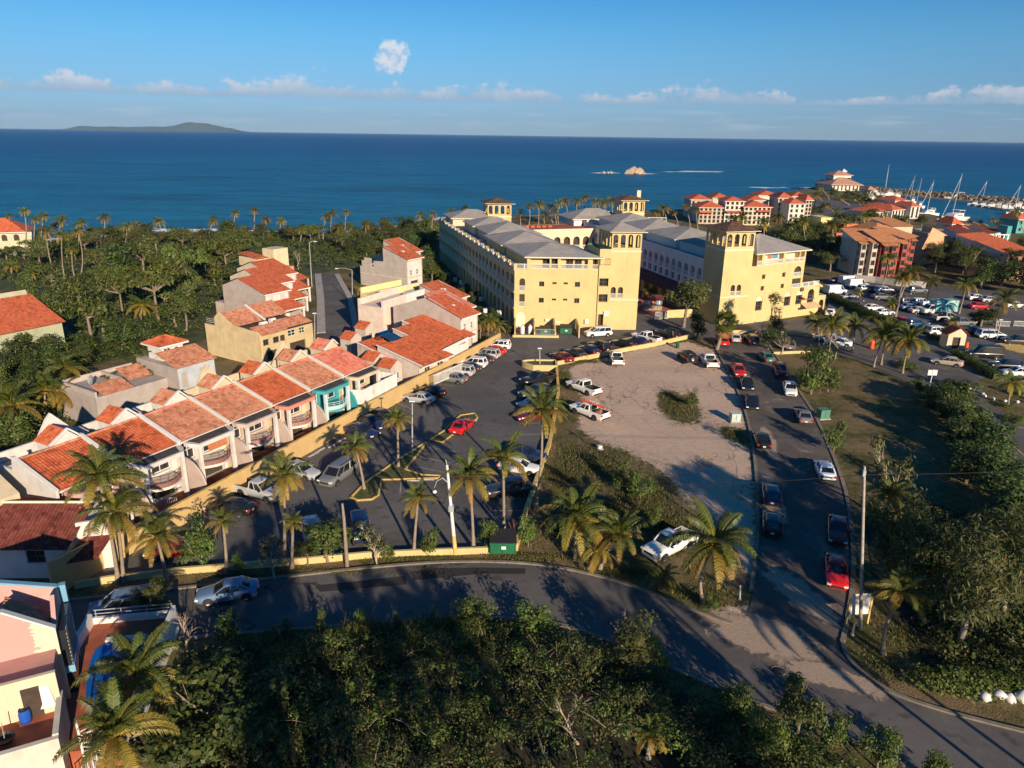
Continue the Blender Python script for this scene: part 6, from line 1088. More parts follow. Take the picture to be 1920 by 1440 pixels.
for i in range(9):
    f = i / 8; pm = MB(); pm.tube([(0, 0, -1.5), (0, 0, 3.4)], 0.22, 6); pm.build('pile', BLACK, jt, (d.x * f + 2.4, d.y * f - 6, 0)); pm = MB(); pm.bar((0, 0, 0.5), (2.2, -9, 0.5), 0.9, 0.2); pm.build('finger_deck', WHITE, jt, (d.x * f, d.y * f, 0))
def boat(label, px, py, L, hd, sail=0.0, cabin=True, cat=False, group='boats moored in the marina', Z0=-1.45):
    x, y = P(px, py, -1.2); b = thing('sailing_boat' if sail else 'motor_boat', label, 'boat', (x, y, Z0), radians(hd), group); m = MB(); st = [(-0.5, 0.32, 0.0), (-0.48, 0.42, 0.0), (-0.1, 0.5, 0.0), (0.2, 0.46, 0.05), (0.4, 0.24, 0.15), (0.5, 0.02, 0.25)]; B = L * (0.52 if cat else 0.30); fb = L * 0.09 + 0.4
    vs = []
    for u, w, r in st: vs += [(u * L, -w * B, fb * (1 + r)), (u * L, -w * B * 0.8, -0.2), (u * L, w * B * 0.8, -0.2), (u * L, w * B, fb * (1 + r))]
    fs = []
    for i in range(len(st) - 1):
        for j in range(4): fs.append((i * 4 + j, i * 4 + (j + 1) % 4, (i + 1) * 4 + (j + 1) % 4, (i + 1) * 4 + j))
    fs.append((0, 1, 2, 3)); m.add(vs, fs); m.build('hull', WHITE, b)
    if cabin:
        c = MB(); c.extr([(-0.28 * L, -B * 0.32, fb), (0.22 * L, -B * 0.28, fb), (0.12 * L, -B * 0.28, fb + L * 0.10), (-0.25 * L, -B * 0.32, fb + L * 0.12)], (0, B * 0.62, 0)); cb = c.build('cabin', WHITE, b); w = MB(); w.box(-0.2 * L, -B * 0.34, fb + L * 0.045, 0.1 * L, B * 0.33, fb + L * 0.075); w.build('cabin_window', GLASS, cb)
        c = MB(); c.box(-0.3 * L, -B * 0.3, fb + L * 0.2, -0.05 * L, B * 0.3, fb + L * 0.21)
        for sx in (-0.28, -0.07):
            for sy in (-0.28, 0.28): c.bar((sx * L, sy * B, fb + L * 0.1), (sx * L, sy * B, fb + L * 0.2), 0.08)
        c.build('bimini', WHITE, b)
    if sail:
        mm = MB(); mm.tube([(0.05 * L, 0, fb), (0.05 * L - sail * 0.05, 0, fb + sail)], [0.16, 0.09], 6); mm.build('mast', GALV, b); mm = MB(); mm.tube([(0.05 * L, 0, fb + 1.6), (-0.38 * L, 0, fb + 1.5)], 0.14, 6); mm.build('boom', WHITE, b); mm = MB(); mm.tube([(0.48 * L, 0, fb + 0.3), (0.05 * L - sail * 0.045, 0, fb + sail * 0.92)], 0.1, 5); mm.build('forestay', WHITE, b)
boat('large white catamaran with twin masts moored in the basin', 1786, 412, 15, 200, 20, True, True); boat('white yacht moored beside the white row houses', 1738, 404, 12, 190, 16, True)
boat('white ferry boat moored at the quay under the breakwater', 1790, 374, 15, 185, 0, True, True)
for i, (px, py, L, hd, sl, lab) in enumerate([(1706, 380, 10, 100, 15, 'sailing boat behind the row houses, leftmost of three masts'), (1718, 388, 10, 110, 15, 'sailing boat behind the row houses, middle of three masts'), (1842, 378, 9, 175, 12, 'sailing boat at the quay below the right half of the breakwater'), (1904, 390, 10, 180, 12, 'sailing boat at the far right end of the jetty'), (1826, 384, 7, 165, 0, 'small motor boat at the left end of the jetty'), (1840, 386, 7, 165, 0, 'motor boat at the jetty, second from the left'), (1854, 388, 8, 165, 0, 'motor boat at the jetty, third from the left'), (1868, 388, 9, 160, 0, 'motor boat with cabin in the middle of the jetty'), (1884, 390, 9, 160, 0, 'motor boat with cabin near the right end of the jetty'), (1900, 402, 11, 200, 0, 'dark shaded motor boat at the right edge of the basin'), (1658, 363, 11, 60, 19, 'sailing boat with the tallest mast at the breakwater root')]): boat(lab, px, py, L, hd, sl, True)
for i, (px, py, hd, lab) in enumerate([(1640, 372, 30, 'white boat on land in the boatyard, leftmost'), (1652, 376, 40, 'white boat on land in the boatyard, second from left'), (1666, 372, 20, 'white boat on land in the boatyard, third from left'), (1680, 376, 35, 'white boat on land in the boatyard, rightmost'), (1632, 380, 15, 'white boat on land beside the dark trees of the marina')]):
    boat(lab, px, py, 9, hd, 0, True, False, 'boats laid up in the boatyard', 0.9)
# rock islet, reef foam, far island
ri = thing('rock_islet', 'bare brown rock islet out in the bay', 'rock', (*P(1187, 326, -1.5), -1.5)); 
def rockpart(n, x0, x1, hmax, seed):
    rr = random.Random(seed); m = MB()
    for i in range(n): f = rr.random(); boulder(m, (x0 + (x1 - x0) * f, rr.uniform(-4, 4), hmax * 0.35 * sin(pi * f)), hmax * rr.uniform(0.35, 0.8) * (0.5 + 0.6 * sin(pi * f)), rr, 0.8)
    return m
rockpart(26, -9, 12, 7, 3).build('rock', simple('islet_rock', (0.45, 0.33, 0.22), 0.95, 0.35, 0.15, bmp=0.5, bscale=1), ri); rockpart(8, -36, -16, 2.6, 9).build('rock', MATS['islet_rock'], ri)  # islet rock: pale brown with random tone
fm = MB(); rr = random.Random(8)
def foam(px0, px1, py, n, h):
    for i in range(n):
        px = px0 + (px1 - px0) * rr.random(); x, y = P(px, py + rr.uniform(-h, h), -1.45); l = rr.uniform(2, 9) * y / 400; w = rr.uniform(0.5, 1.6) * y / 400
        pts = [(x + l * cos(a * pi / 5) * rr.uniform(0.6, 1), y + w * 1.8 * sin(a * pi / 5) * rr.uniform(0.5, 1), -1.42 + 0.01 * i / n) for a in range(10)]; fm.poly(pts)
foam(1125, 1160, 324, 8, 0.6); foam(1255, 1345, 321.5, 16, 0.9); foam(1205, 1220, 326, 4, 0.5); foam(1412, 1450, 352, 6, 1); foam(1460, 1510, 352.5, 8, 1.0); foam(300, 470, 433, 60, 1.6); foam(310, 450, 430, 26, 0.5); foam(520, 570, 435, 14, 1.5); foam(90, 122, 449, 16, 2.0); foam(650, 680, 436, 8, 1)
stuff(fm.build('surf', FOAM), 'white surf breaking along the shore and over the reef', 'surf')
prof = [(85, 241.5), (110, 238.5), (135, 236), (142, 231.5), (152, 230.5), (165, 232), (200, 231.5), (230, 232), (270, 231.5), (315, 231), (335, 226), (347, 222), (358, 221), (372, 223), (385, 224), (395, 228), (410, 232), (425, 236.5), (438, 241.5)]
im = MB(); Yi = 24000.0; top = [ZY(a, b, Yi) for a, b in spline(prof, 4)]; ri_ = random.Random(2); top = [(x, (z - 60) * 0.80 + ri_.uniform(-7, 7)) for x, z in top]; n = len(top)
rows = [(-900, 0.0), (-450, 0.45), (0, 1.0), (700, 0.85), (1800, 0.0)]
vs = [(x + ri_.uniform(-20, 20), Yi + dy, -2 + max(0, z + 2) * f * (ri_.uniform(0.8, 1.15) if 0 < f < 1 else 1)) for dy, f in rows for x, z in top]
im.add(vs, [(r * n + i, r * n + i + 1, (r + 1) * n + i + 1, (r + 1) * n + i) for r in range(4) for i in range(n - 1)], 0, True); struct(im.build('island', simple('island_scrub', (0.06, 0.075, 0.04), 0.95, 0.3, 0.004)))
# ------------------------------------------------------------------ vehicles
def loft(mb, secs, m=0):
    n = len(secs[0]); vs = [q for s in secs for q in s]
    mb.add(vs, [(i * n + j, i * n + j + 1, (i + 1) * n + j + 1, (i + 1) * n + j) for i in range(len(secs) - 1) for j in range(n - 1)], m, True)
    mb.add(secs[0], [tuple(range(n))], m); mb.add(secs[-1], [tuple(range(n))[::-1]], m)
def half(x, w, zt, zb, crown=0.03):
    r = [(w * 0.0, zt + crown), (w * 0.55, zt + crown * 0.7), (w * 0.88, zt - 0.02), (w * 0.985, zt - 0.12), (w, zt - 0.3), (w * 0.99, (zt + zb) / 2 - 0.05), (w * 0.95, zb + 0.06), (w * 0.86, zb)]
    return [(x, -y, z) for y, z in reversed(r)] + [(x, y, z) for y, z in r[1:]]
def cabin(mb, gl, xb0, xb1, xt0, xt1, zb, zt, wb, wt, pillars, roofm=0):
    def ring(t, gx=0.0, gw=0.0):
        u = t ** 0.85; x0, x1, w = xb0 + (xt0 - xb0) * u - gx, xb1 + (xt1 - xb1) * u + gx, wb + (wt - wb) * t ** 1.25 - gw; xc, a = (x0 + x1) / 2, (x0 - x1) / 2; out = []
        for i in range(20):
            c, q = cos(2 * pi * (i + 0.5) / 20), sin(2 * pi * (i + 0.5) / 20); out.append((xc + a * (abs(c) ** 0.36) * (1 if c > 0 else -1), w * (abs(q) ** 0.36) * (1 if q > 0 else -1), zb + (zt - zb) * t))
        return out
    R = [ring(0), ring(0.5), ring(0.93)]; vs = [q for r_ in R for q in r_]; gl.add(vs, [(i * 20 + j, i * 20 + (j + 1) % 20, (i + 1) * 20 + (j + 1) % 20, (i + 1) * 20 + j) for i in range(2) for j in range(20)], 0, True)
    # roof skin, crowned, with rails and pillars in body colour
    R = [ring(0.90, -0.015, -0.015), [(x, y, z + 0.0) for x, y, z in ring(1.0)], [(x, y, zt + 0.04) for x, y, z in ring(1.0, 0.14, 0.10)], [(x, y, zt + 0.07) for x, y, z in ring(1.0, 0.45, wt * 0.5)]]; vs = [q for r_ in R for q in r_]; mb.add(vs, [(i * 20 + j, i * 20 + (j + 1) % 20, (i + 1) * 20 + (j + 1) % 20, (i + 1) * 20 + j) for i in range(3) for j in range(20)] + [tuple(range(60, 80))], roofm, True)
    for s in (-1, 1):
        mb.bar((xb0 - 0.10, s * (wb - 0.03), zb), (xt0 - 0.10, s * (wt - 0.02), zt), 0.08, 0.06, roofm); mb.bar((xb1 + 0.12, s * (wb - 0.03), zb), (xt1 + 0.10, s * (wt - 0.02), zt), 0.14, 0.08, roofm)
        for f in pillars: xb = xb0 + (xb1 - xb0) * f; xt = xt0 + (xt1 - xt0) * f; mb.bar((xb, s * (wb + 0.005), zb), (xt, s * (wt + 0.005), zt), 0.08, 0.05, roofm)
WHEELS = {}
def wheel_meshes(r):
    if r in WHEELS: return WHEELS[r]
    t = MB(); t.lathe([(r * 0.62, -0.1), (r * 0.93, -0.115), (r, -0.07), (r, 0.07), (r * 0.93, 0.115), (r * 0.62, 0.1)], 20, 0, axis='y')
    w = MB(); w.lathe([(0, -0.075), (r * 0.16, -0.085), (r * 0.6, -0.06), (r * 0.64, -0.1), (r * 0.64, 0.1), (r * 0.6, 0.06), (r * 0.16, 0.085), (0, 0.075)], 20, 0, axis='y')
    for k in range(5):
        a = k * 2 * pi / 5
        for s in (-1, 1): w.add([(r * 0.25 * cos(a - 0.25), s * 0.086, r * 0.25 * sin(a - 0.25)), (r * 0.55 * cos(a - 0.3), s * 0.075, r * 0.55 * sin(a - 0.3)), (r * 0.55 * cos(a + 0.3), s * 0.075, r * 0.55 * sin(a + 0.3)), (r * 0.25 * cos(a + 0.25), s * 0.086, r * 0.25 * sin(a + 0.25))], [(0, 1, 2, 3) if s > 0 else (3, 2, 1, 0)], 1)
    WHEELS[r] = (t.mesh('tyre', RUBBER), w.mesh('rim', [RIM, BLACK])); return WHEELS[r]
SPEC = {  # length, half width, stations(x, w, ztop, zbottom), cabin (xb0,xb1,xt0,xt1,zb,zt,wb,wt,pillars), wheelbase front/rear x, wheel radius
 'sedan': (4.7, 0.90, [(2.34, 0.60, 0.60, 0.30), (2.27, 0.76, 0.70, 0.24), (1.95, 0.86, 0.78, 0.20), (1.3, 0.90, 0.88, 0.20), (0.75, 0.90, 0.95, 0.20), (-0.4, 0.90, 0.97, 0.20), (-1.4, 0.90, 0.99, 0.20), (-2.0, 0.87, 1.0, 0.24), (-2.25, 0.80, 0.96, 0.28), (-2.34, 0.66, 0.82, 0.34)], (1.02, -1.85, 0.18, -1.12, 0.93, 1.42, 0.80, 0.60, (0.42, 0.72)), 1.40, -1.38, 0.33),
 'hatch': (4.2, 0.88, [(2.10, 0.60, 0.66, 0.30), (2.02, 0.76, 0.78, 0.24), (1.7, 0.85, 0.88, 0.22), (1.1, 0.88, 0.98, 0.22), (0.4, 0.88, 1.0, 0.22), (-1.2, 0.88, 1.02, 0.22), (-1.85, 0.85, 1.02, 0.26), (-2.08, 0.76, 0.86, 0.32)], (1.12, -1.95, 0.30, -1.60, 0.96, 1.52, 0.79, 0.62, (0.40, 0.72)), 1.28, -1.25, 0.32),
 'suv': (4.7, 0.95, [(2.34, 0.66, 0.78, 0.36), (2.27, 0.82, 0.92, 0.30), (1.95, 0.91, 1.00, 0.28), (1.3, 0.95, 1.08, 0.28), (0.7, 0.95, 1.10, 0.28), (-1.4, 0.95, 1.12, 0.28), (-2.1, 0.92, 1.12, 0.32), (-2.33, 0.82, 0.96, 0.38)], (0.98, -2.22, 0.30, -1.98, 1.06, 1.68, 0.85, 0.70, (0.34, 0.66)), 1.42, -1.40, 0.37),
 'minivan': (5.1, 0.98, [(2.55, 0.66, 0.70, 0.30), (2.45, 0.84, 0.84, 0.24), (2.1, 0.94, 0.94, 0.22), (1.6, 0.98, 1.04, 0.22), (0.9, 0.98, 1.06, 0.22), (-1.6, 0.98, 1.06, 0.22), (-2.3, 0.95, 1.06, 0.28), (-2.53, 0.86, 0.90, 0.34)], (1.62, -2.42, 0.72, -2.15, 1.02, 1.72, 0.88, 0.74, (0.30, 0.62)), 1.55, -1.50, 0.35),
 'pickup': (5.6, 0.98, [(2.80, 0.74, 0.92, 0.42), (2.72, 0.90, 1.06, 0.36), (2.4, 0.96, 1.12, 0.34), (1.7, 0.98, 1.17, 0.34), (1.0, 0.98, 1.18, 0.34), (-0.78, 0.98, 1.18, 0.34)], (1.28, -0.80, 0.55, -0.68, 1.14, 1.84, 0.88, 0.74, (0.52,)), 1.75, -1.65, 0.41),
 'van': (5.6, 1.0, [(2.78, 0.76, 0.86, 0.36), (2.68, 0.92, 1.02, 0.30), (2.3, 0.99, 1.12, 0.28), (1.8, 1.0, 1.2, 0.28), (-2.4, 1.0, 1.2, 0.28), (-2.76, 0.97, 1.1, 0.34)], (1.95, -2.66, 1.15, -2.6, 1.16, 2.25, 0.93, 0.84, (0.22,)), 1.75, -1.6, 0.36),
 'offroader': (4.1, 0.92, [(2.0, 0.72, 1.0, 0.5), (1.95, 0.76, 1.08, 0.46), (0.8, 0.80, 1.14, 0.42), (0.6, 0.90, 1.16, 0.42), (-1.8, 0.90, 1.16, 0.44), (-1.98, 0.88, 1.1, 0.5)], (0.72, -1.9, 0.45, -1.85, 1.12, 1.82, 0.82, 0.76, (0.36, 0.7)), 1.28, -1.18, 0.43),
}
PROTO = {}
def make_car(kind):
    L, W, st, cb, xf, xr, r = SPEC[kind]; root = put(kind, None); root.hide_render = False
    body = MB(); glass = MB(); loft(body, [half(x, w, zt, zb) for x, w, zt, zb in st])
    if kind == 'pickup':                                     # open bed: floor, two sides, tailgate
        x0, x1, zt, w = -0.80, -2.78, 1.16, 0.97
        body.box(x1, -w, 0.36, x0, w, 0.72); 
        for s in (-1, 1): body.box(x1, s * w - (0.09 if s > 0 else 0), 0.72, x0, s * w + (0.09 if s < 0 else 0), zt)
        body.box(x1, -w + 0.1, 0.72, x1 + 0.09, w - 0.1, zt); body.box(x0 - 0.06, -w + 0.1, 0.72, x0, w - 0.1, zt)
        body.quad((x1 + 0.1, -w + 0.1, 0.735), (x0 - 0.07, -w + 0.1, 0.735), (x0 - 0.07, w - 0.1, 0.735), (x1 + 0.1, w - 0.1, 0.735), 1)
        for s in (-1, 1): body.quad((x1 + 0.1, s * (w - 0.092), 0.73), (x0 - 0.07, s * (w - 0.092), 0.73), (x0 - 0.07, s * (w - 0.092), zt - 0.02), (x1 + 0.1, s * (w - 0.092), zt - 0.02), 1)
        body.quad((x0 - 0.065, -w + 0.1, 0.73), (x0 - 0.065, w - 0.1, 0.73), (x0 - 0.065, w - 0.1, zt), (x0 - 0.065, -w + 0.1, zt), 1)
    cabin(body, glass, *cb)
    if kind == 'van':                                        # cargo sides are panelled
        xb0, xb1, xt0, xt1, zb, zt, wb, wt, _ = cb
        for s in (-1, 1): body.quad((0.9, s * (wb + 0.012 - 0.0), zb), (xb1, s * (wb + 0.012), zb), (xt1, s * (wt + 0.012), zt), (0.65, s * (wt + 0.012), zt))
        body.quad((xb1 - 0.012, -wb, zb), (xb1 - 0.012, wb, zb), (xt1 - 0.012, wt, zt), (xt1 - 0.012, -wt, zt))
    # dark wheel arches and sills
    for x in (xf, xr):
        for s in (-1, 1):
            a = [(x + (r + 0.07) * cos(pi * i / 10), s * (W + 0.004), r + (r + 0.07) * sin(pi * i / 10)) for i in range(11)]; body.poly(a + [(x - r - 0.07, s * (W + 0.004), 0.22), (x + r + 0.07, s * (W + 0.004), 0.22)], 1)
    body.box(L / 2 - 0.10, -W * 0.55, st[1][2] - 0.34, L / 2 + 0.012, W * 0.55, st[1][2] - 0.14, 1)
    b = body.build('body', [PAINT, BLACK], root); b['tint'] = 1; glass.build('windows', CGLASS, root)
    tm, wm = wheel_meshes(r)
    for x in (xf, xr):
        for s in (-1, 1): w = put('wheel', tm, root, (x, s * (W - 0.08), r)); put('rim', wm, w)
    hl = MB().box(-0.12, -0.17, -0.07, 0.10, 0.17, 0.07).mesh('headlight', LAMPW); tl = MB().box(-0.05, -0.13, -0.13, 0.08, 0.13, 0.13).mesh('taillight', LAMPR)
    zf = st[1][2] - 0.10; wf = st[1][1]; zr = st[-2][2] - 0.16; wr = st[-2][1]; xr_ = st[-2][0]
    if kind == 'pickup': zr, wr, xr_ = 0.98, 0.93, -2.74
    for s in (-1, 1): put('headlight', hl, root, (st[1][0] - 0.02, s * (wf - 0.12), zf)); put('taillight', tl, root, (xr_ - 0.08, s * (wr - 0.10), zr))
    mi = MB().box(-0.06, -0.10, -0.06, 0.07, 0.10, 0.07).mesh('mirror', BLACK)
    for s in (-1, 1): put('mirror', mi, root, (cb[0] - 0.35, s * (cb[6] + 0.17), cb[4] + 0.08))
    pl = MB().box(-0.012, -0.16, -0.08, 0.0, 0.16, 0.08).mesh('number_plate', WHITE); put('number_plate', pl, root, (-L / 2 - 0.012 if kind != 'pickup' else -2.795, 0, 0.62))
    bp = MB(); bp.box(-L / 2 - 0.05, -W * 0.86, 0.34, -L / 2 + 0.12, W * 0.86, 0.50); bp.build('bumper', BLACK, root)
    if kind in ('suv', 'minivan'):
        rk = MB()
        for s in (-1, 1): rk.bar((cb[2] - 0.3, s * cb[7] * 0.9, cb[5] + 0.09), (cb[3] + 0.2, s * cb[7] * 0.9, cb[5] + 0.09), 0.05)
        rk.build('roof_rails', BLACK, root)
    if kind == 'offroader': sw = put('spare_wheel', tm, root, (-2.12, 0, 1.0), pi / 2); put('rim', wm, sw)
    return root
NAMES = {'sedan': ('car', 'car'), 'hatch': ('car', 'car'), 'suv': ('sport_utility_car', 'car'), 'minivan': ('minivan', 'minivan'), 'pickup': ('pickup_truck', 'pickup'), 'van': ('cargo_van', 'van'), 'offroader': ('offroad_car', 'car')}
CC = {'white': (0.80, 0.79, 0.77), 'silver': (0.42, 0.43, 0.44), 'grey': (0.16, 0.165, 0.175), 'dark': (0.035, 0.037, 0.042), 'black': (0.012, 0.012, 0.013), 'red': (0.55, 0.012, 0.012), 'darkred': (0.16, 0.012, 0.014), 'blue': (0.025, 0.08, 0.22), 'navy': (0.012, 0.022, 0.07), 'steelblue': (0.13, 0.21, 0.33), 'green': (0.05, 0.16, 0.12), 'tan': (0.40, 0.33, 0.25), 'paleblue': (0.62, 0.70, 0.80)}
USED = {}
def car(label, kind, col, front, rear, group, zg=0.03):
    a = Vector(P(*front, 0.55)); b = Vector(P(*rear, 0.55)); c = (a + b) / 2; d = a - b; nm, cat = NAMES[kind]
    if kind not in PROTO: PROTO[kind] = make_car(kind); o = PROTO[kind]
    else: o = copy_tree(PROTO[kind])
    o.name = nm; o.location = (c.x, c.y, zg); o.rotation_euler = (0, 0, atan2(d.y, d.x)); tag(o, label, cat, group)
    for ch in o.children:
        if ch.get('tint'): ch.color = (*CC[col], 1)
    return o
G1, G2, G3, G4, G5 = 'cars parked along the boundary wall', 'cars parked beside the earth lot', 'cars on the side road', 'vehicles on the earth lot', 'cars in the right-hand car park'
CARS = [
 ('white car farthest back in the row along the boundary wall', 'suv', 'white', (914, 648), (952, 650), G1), ('red car, second from the back in the row along the wall', 'sedan', 'red', (906, 656), (941, 660), G1), ('silver sport utility car, third from the back along the wall', 'suv', 'silver', (891, 663), (933, 668), G1), ('dark car, fourth from the back along the wall', 'sedan', 'dark', (880, 671), (920, 676), G1), ('white car between two dark ones along the wall', 'suv', 'white', (866, 680), (907, 684), G1), ('dark car next to the silver estate along the wall', 'sedan', 'dark', (852, 687), (898, 692), G1), ('silver estate car with roof rails along the wall', 'suv', 'silver', (838, 695), (886, 700), G1), ('dark grey saloon nearest in the upper row along the wall', 'sedan', 'grey', (824, 706), (872, 713), G1),
 ('black saloon beside the silver one near the white fence', 'sedan', 'black', (785, 731), (825, 737), G1), ('silver saloon below the black one near the white fence', 'sedan', 'silver', (759, 742), (812, 752), G1), ('dark car half hidden behind the thin palm', 'sedan', 'dark', (738, 787), (703, 776), G1), ('navy saloon reversed against the wall, upper of two', 'sedan', 'navy', (719, 800), (674, 786), G1), ('navy saloon reversed against the wall, lower of two', 'sedan', 'navy', (707, 817), (650, 801), G1), ('silver coupe nose under the palm by the wall', 'sedan', 'silver', (590, 890), (540, 876), G1),
 ('dark grey minivan driving through the car park', 'minivan', 'grey', (608, 907), (660, 872), None), ('silver crew cab pickup parked with its bed to the wall', 'pickup', 'silver', (524, 932), (452, 912), G1), ('black saloon with red tail lights in the corner by the wall', 'sedan', 'black', (395, 948), (470, 956), G1), ('dark red car almost hidden under the golden palm', 'sedan', 'darkred', (310, 1032), (345, 1030), None), ('dark blue boxy off-roader behind the verge shrubs', 'offroader', 'navy', (680, 1008), (674, 985), None), ('silver car roof behind the round verge shrub', 'sedan', 'silver', (588, 1008), (582, 985), None),
 ('red saloon standing beside the grassy island', 'sedan', 'red', (882, 788), (853, 811), None), ('black pickup beside the planter', 'pickup', 'black', (976, 720), (1040, 706), G2), ('black car below the pickup beside the lot wall', 'suv', 'black', (980, 742), (1026, 734), G2), ('dark blue car behind the leaning palm crown', 'sedan', 'blue', (978, 760), (1024, 752), G2), ('dark maroon car half covered by the palm crown', 'sedan', 'darkred', (976, 782), (1022, 775), G2), ('white saloon between two palm trunks by the lot wall', 'sedan', 'white', (1004, 880), (944, 872), G2), ('dark blue car above the white saloon by the lot wall', 'sedan', 'navy', (1010, 855), (965, 848), G2), ('dark car in the shade nearest the road by the lot wall', 'suv', 'dark', (925, 922), (983, 915), G2),
 ('white minivan at the foot of the yellow building', 'minivan', 'white', (1098, 626), (1145, 623), None), ('dark red car at the left end of the row along the earth lot', 'sedan', 'darkred', (1040, 664), (1068, 676), G2), ('dark car, second in the row along the earth lot', 'sedan', 'dark', (1066, 656), (1094, 669), G2), ('navy car, third in the row along the earth lot', 'sedan', 'navy', (1092, 650), (1119, 662), G2), ('black car, fourth in the row along the earth lot', 'suv', 'black', (1110, 645), (1138, 656), G2), ('black sports car with sun glint on its bonnet', 'sedan', 'black', (1152, 641), (1184, 648), G2), ('navy car next to the white pickup at the court entrance', 'sedan', 'navy', (1178, 636), (1210, 644), G2), ('white pickup parked at the court entrance', 'pickup', 'white', (1191, 629), (1234, 640), G2), ('black car right of the white pickup at the court entrance', 'suv', 'black', (1236, 622), (1268, 632), G2),
 ('white pickup with ribbed roof on the earth lot below the low wall', 'pickup', 'white', (1151, 663), (1160, 684), G4), ('white pickup nosed toward the planter wall on the earth lot', 'pickup', 'white', (1068, 718), (1122, 738), G4), ('black off-roader parked on the earth lot', 'offroader', 'black', (1275, 664), (1300, 680), G4), ('white pickup beside the black off-roader', 'pickup', 'white', (1319, 668), (1338, 688), G4),
 ('white extended cab pickup on the grass under the palm by the road', 'pickup', 'white', (1222, 1040), (1287, 1008), None), ('blue saloon with rear wing parked on the shaded road', 'sedan', 'steelblue', (388, 1115), (466, 1104), None), ('dark minivan parked on the shaded road at the left', 'minivan', 'steelblue', (184, 1146), (286, 1128), None),
 ('silver car at the top of the side road by the fan palm', 'sedan', 'silver', (1374, 626), (1382, 642), G3), ('black car at the top of the side road', 'suv', 'black', (1402, 630), (1416, 646), G3), ('red car behind the fan palm trunk', 'sedan', 'red', (1350, 632), (1360, 648), G3), ('teal coupe turning at the top of the side road', 'sedan', 'green', (1424, 661), (1446, 678), G3), ('red saloon parked on the left side of the side road', 'sedan', 'red', (1391, 706), (1378, 684), G3), ('black saloon below the red one, windscreen to the viewer', 'sedan', 'black', (1403, 730), (1397, 710), G3), ('black saloon third in the left line of the side road', 'sedan', 'black', (1411, 766), (1409, 744), G3), ('maroon sport utility car against the lawn shrub', 'suv', 'darkred', (1467, 708), (1458, 687), G3), ('white saloon parked by the lawn facing the viewer', 'sedan', 'white', (1485, 742), (1477, 718), G3), ('grey saloon with its boot to the viewer beside the green box', 'sedan', 'grey', (1500, 768), (1512, 793), G3), ('black saloon with red tail lights beside the kerb of the earth lot', 'sedan', 'black', (1424, 814), (1432, 836), G3), ('pale blue-white saloon alone on the right of the side road', 'sedan', 'paleblue', (1540, 868), (1552, 896), G3), ('dark blue car, upper of two in the shade on the side road', 'hatch', 'navy', (1443, 912), (1448, 944), G3), ('black car, lower of two in the shade on the side road', 'hatch', 'black', (1446, 964), (1448, 1000), G3), ('dark red saloon parked under the feathery tree', 'sedan', 'darkred', (1571, 1015), (1570, 975), G3), ('red car mostly hidden by the feathery tree', 'sedan', 'red', (1570, 1095), (1566, 1050), G3),
]
for c in CARS: car(*c)
ld = car('white service pickup with orange ladder rack on the earth lot', 'pickup', 'white', (1070, 760), (1142, 786), G4)
lad = thing('ladder', 'orange extension ladder lying on the rack of the service pickup', 'ladder', ld.location + Vector((0, 0, 0)), ld.rotation_euler.z); m = MB(); m.bar((-3.0, 0.28, 2.05), (1.2, 0.28, 2.1), 0.07, 0.1); m.bar((-3.0, 0.62, 2.05), (1.2, 0.62, 2.1), 0.07, 0.1); m.build('rails', ORANGE, lad)
rg = MB().bar((0, 0.28, 0), (0, 0.62, 0), 0.05).mesh('rung', ORANGE)
for i in range(14): put('rung', rg, lad, (-2.85 + i * 0.3, 0, 2.07))
rk = MB()
for x in (-2.6, -0.9):
    for y in (-0.8, 0.8): rk.bar((x, y, 1.1), (x, y, 1.98), 0.06)
    rk.bar((x, -0.85, 1.98), (x, 0.85, 1.98), 0.06)
rk.build('ladder_rack', GALV, ld); tr = MB(); rr = random.Random(4)
for i in range(9): x, y = rr.uniform(-2.5, -1.0), rr.uniform(-0.6, 0.6); tr.box(x, y, 0.74, x + rr.uniform(0.2, 0.6), y + rr.uniform(0.2, 0.4), 0.74 + rr.uniform(0.2, 0.7))
tr.build('bed_tools', simple('rusty_tools', (0.28, 0.09, 0.05), 0.8, 0.5, 4), ld)
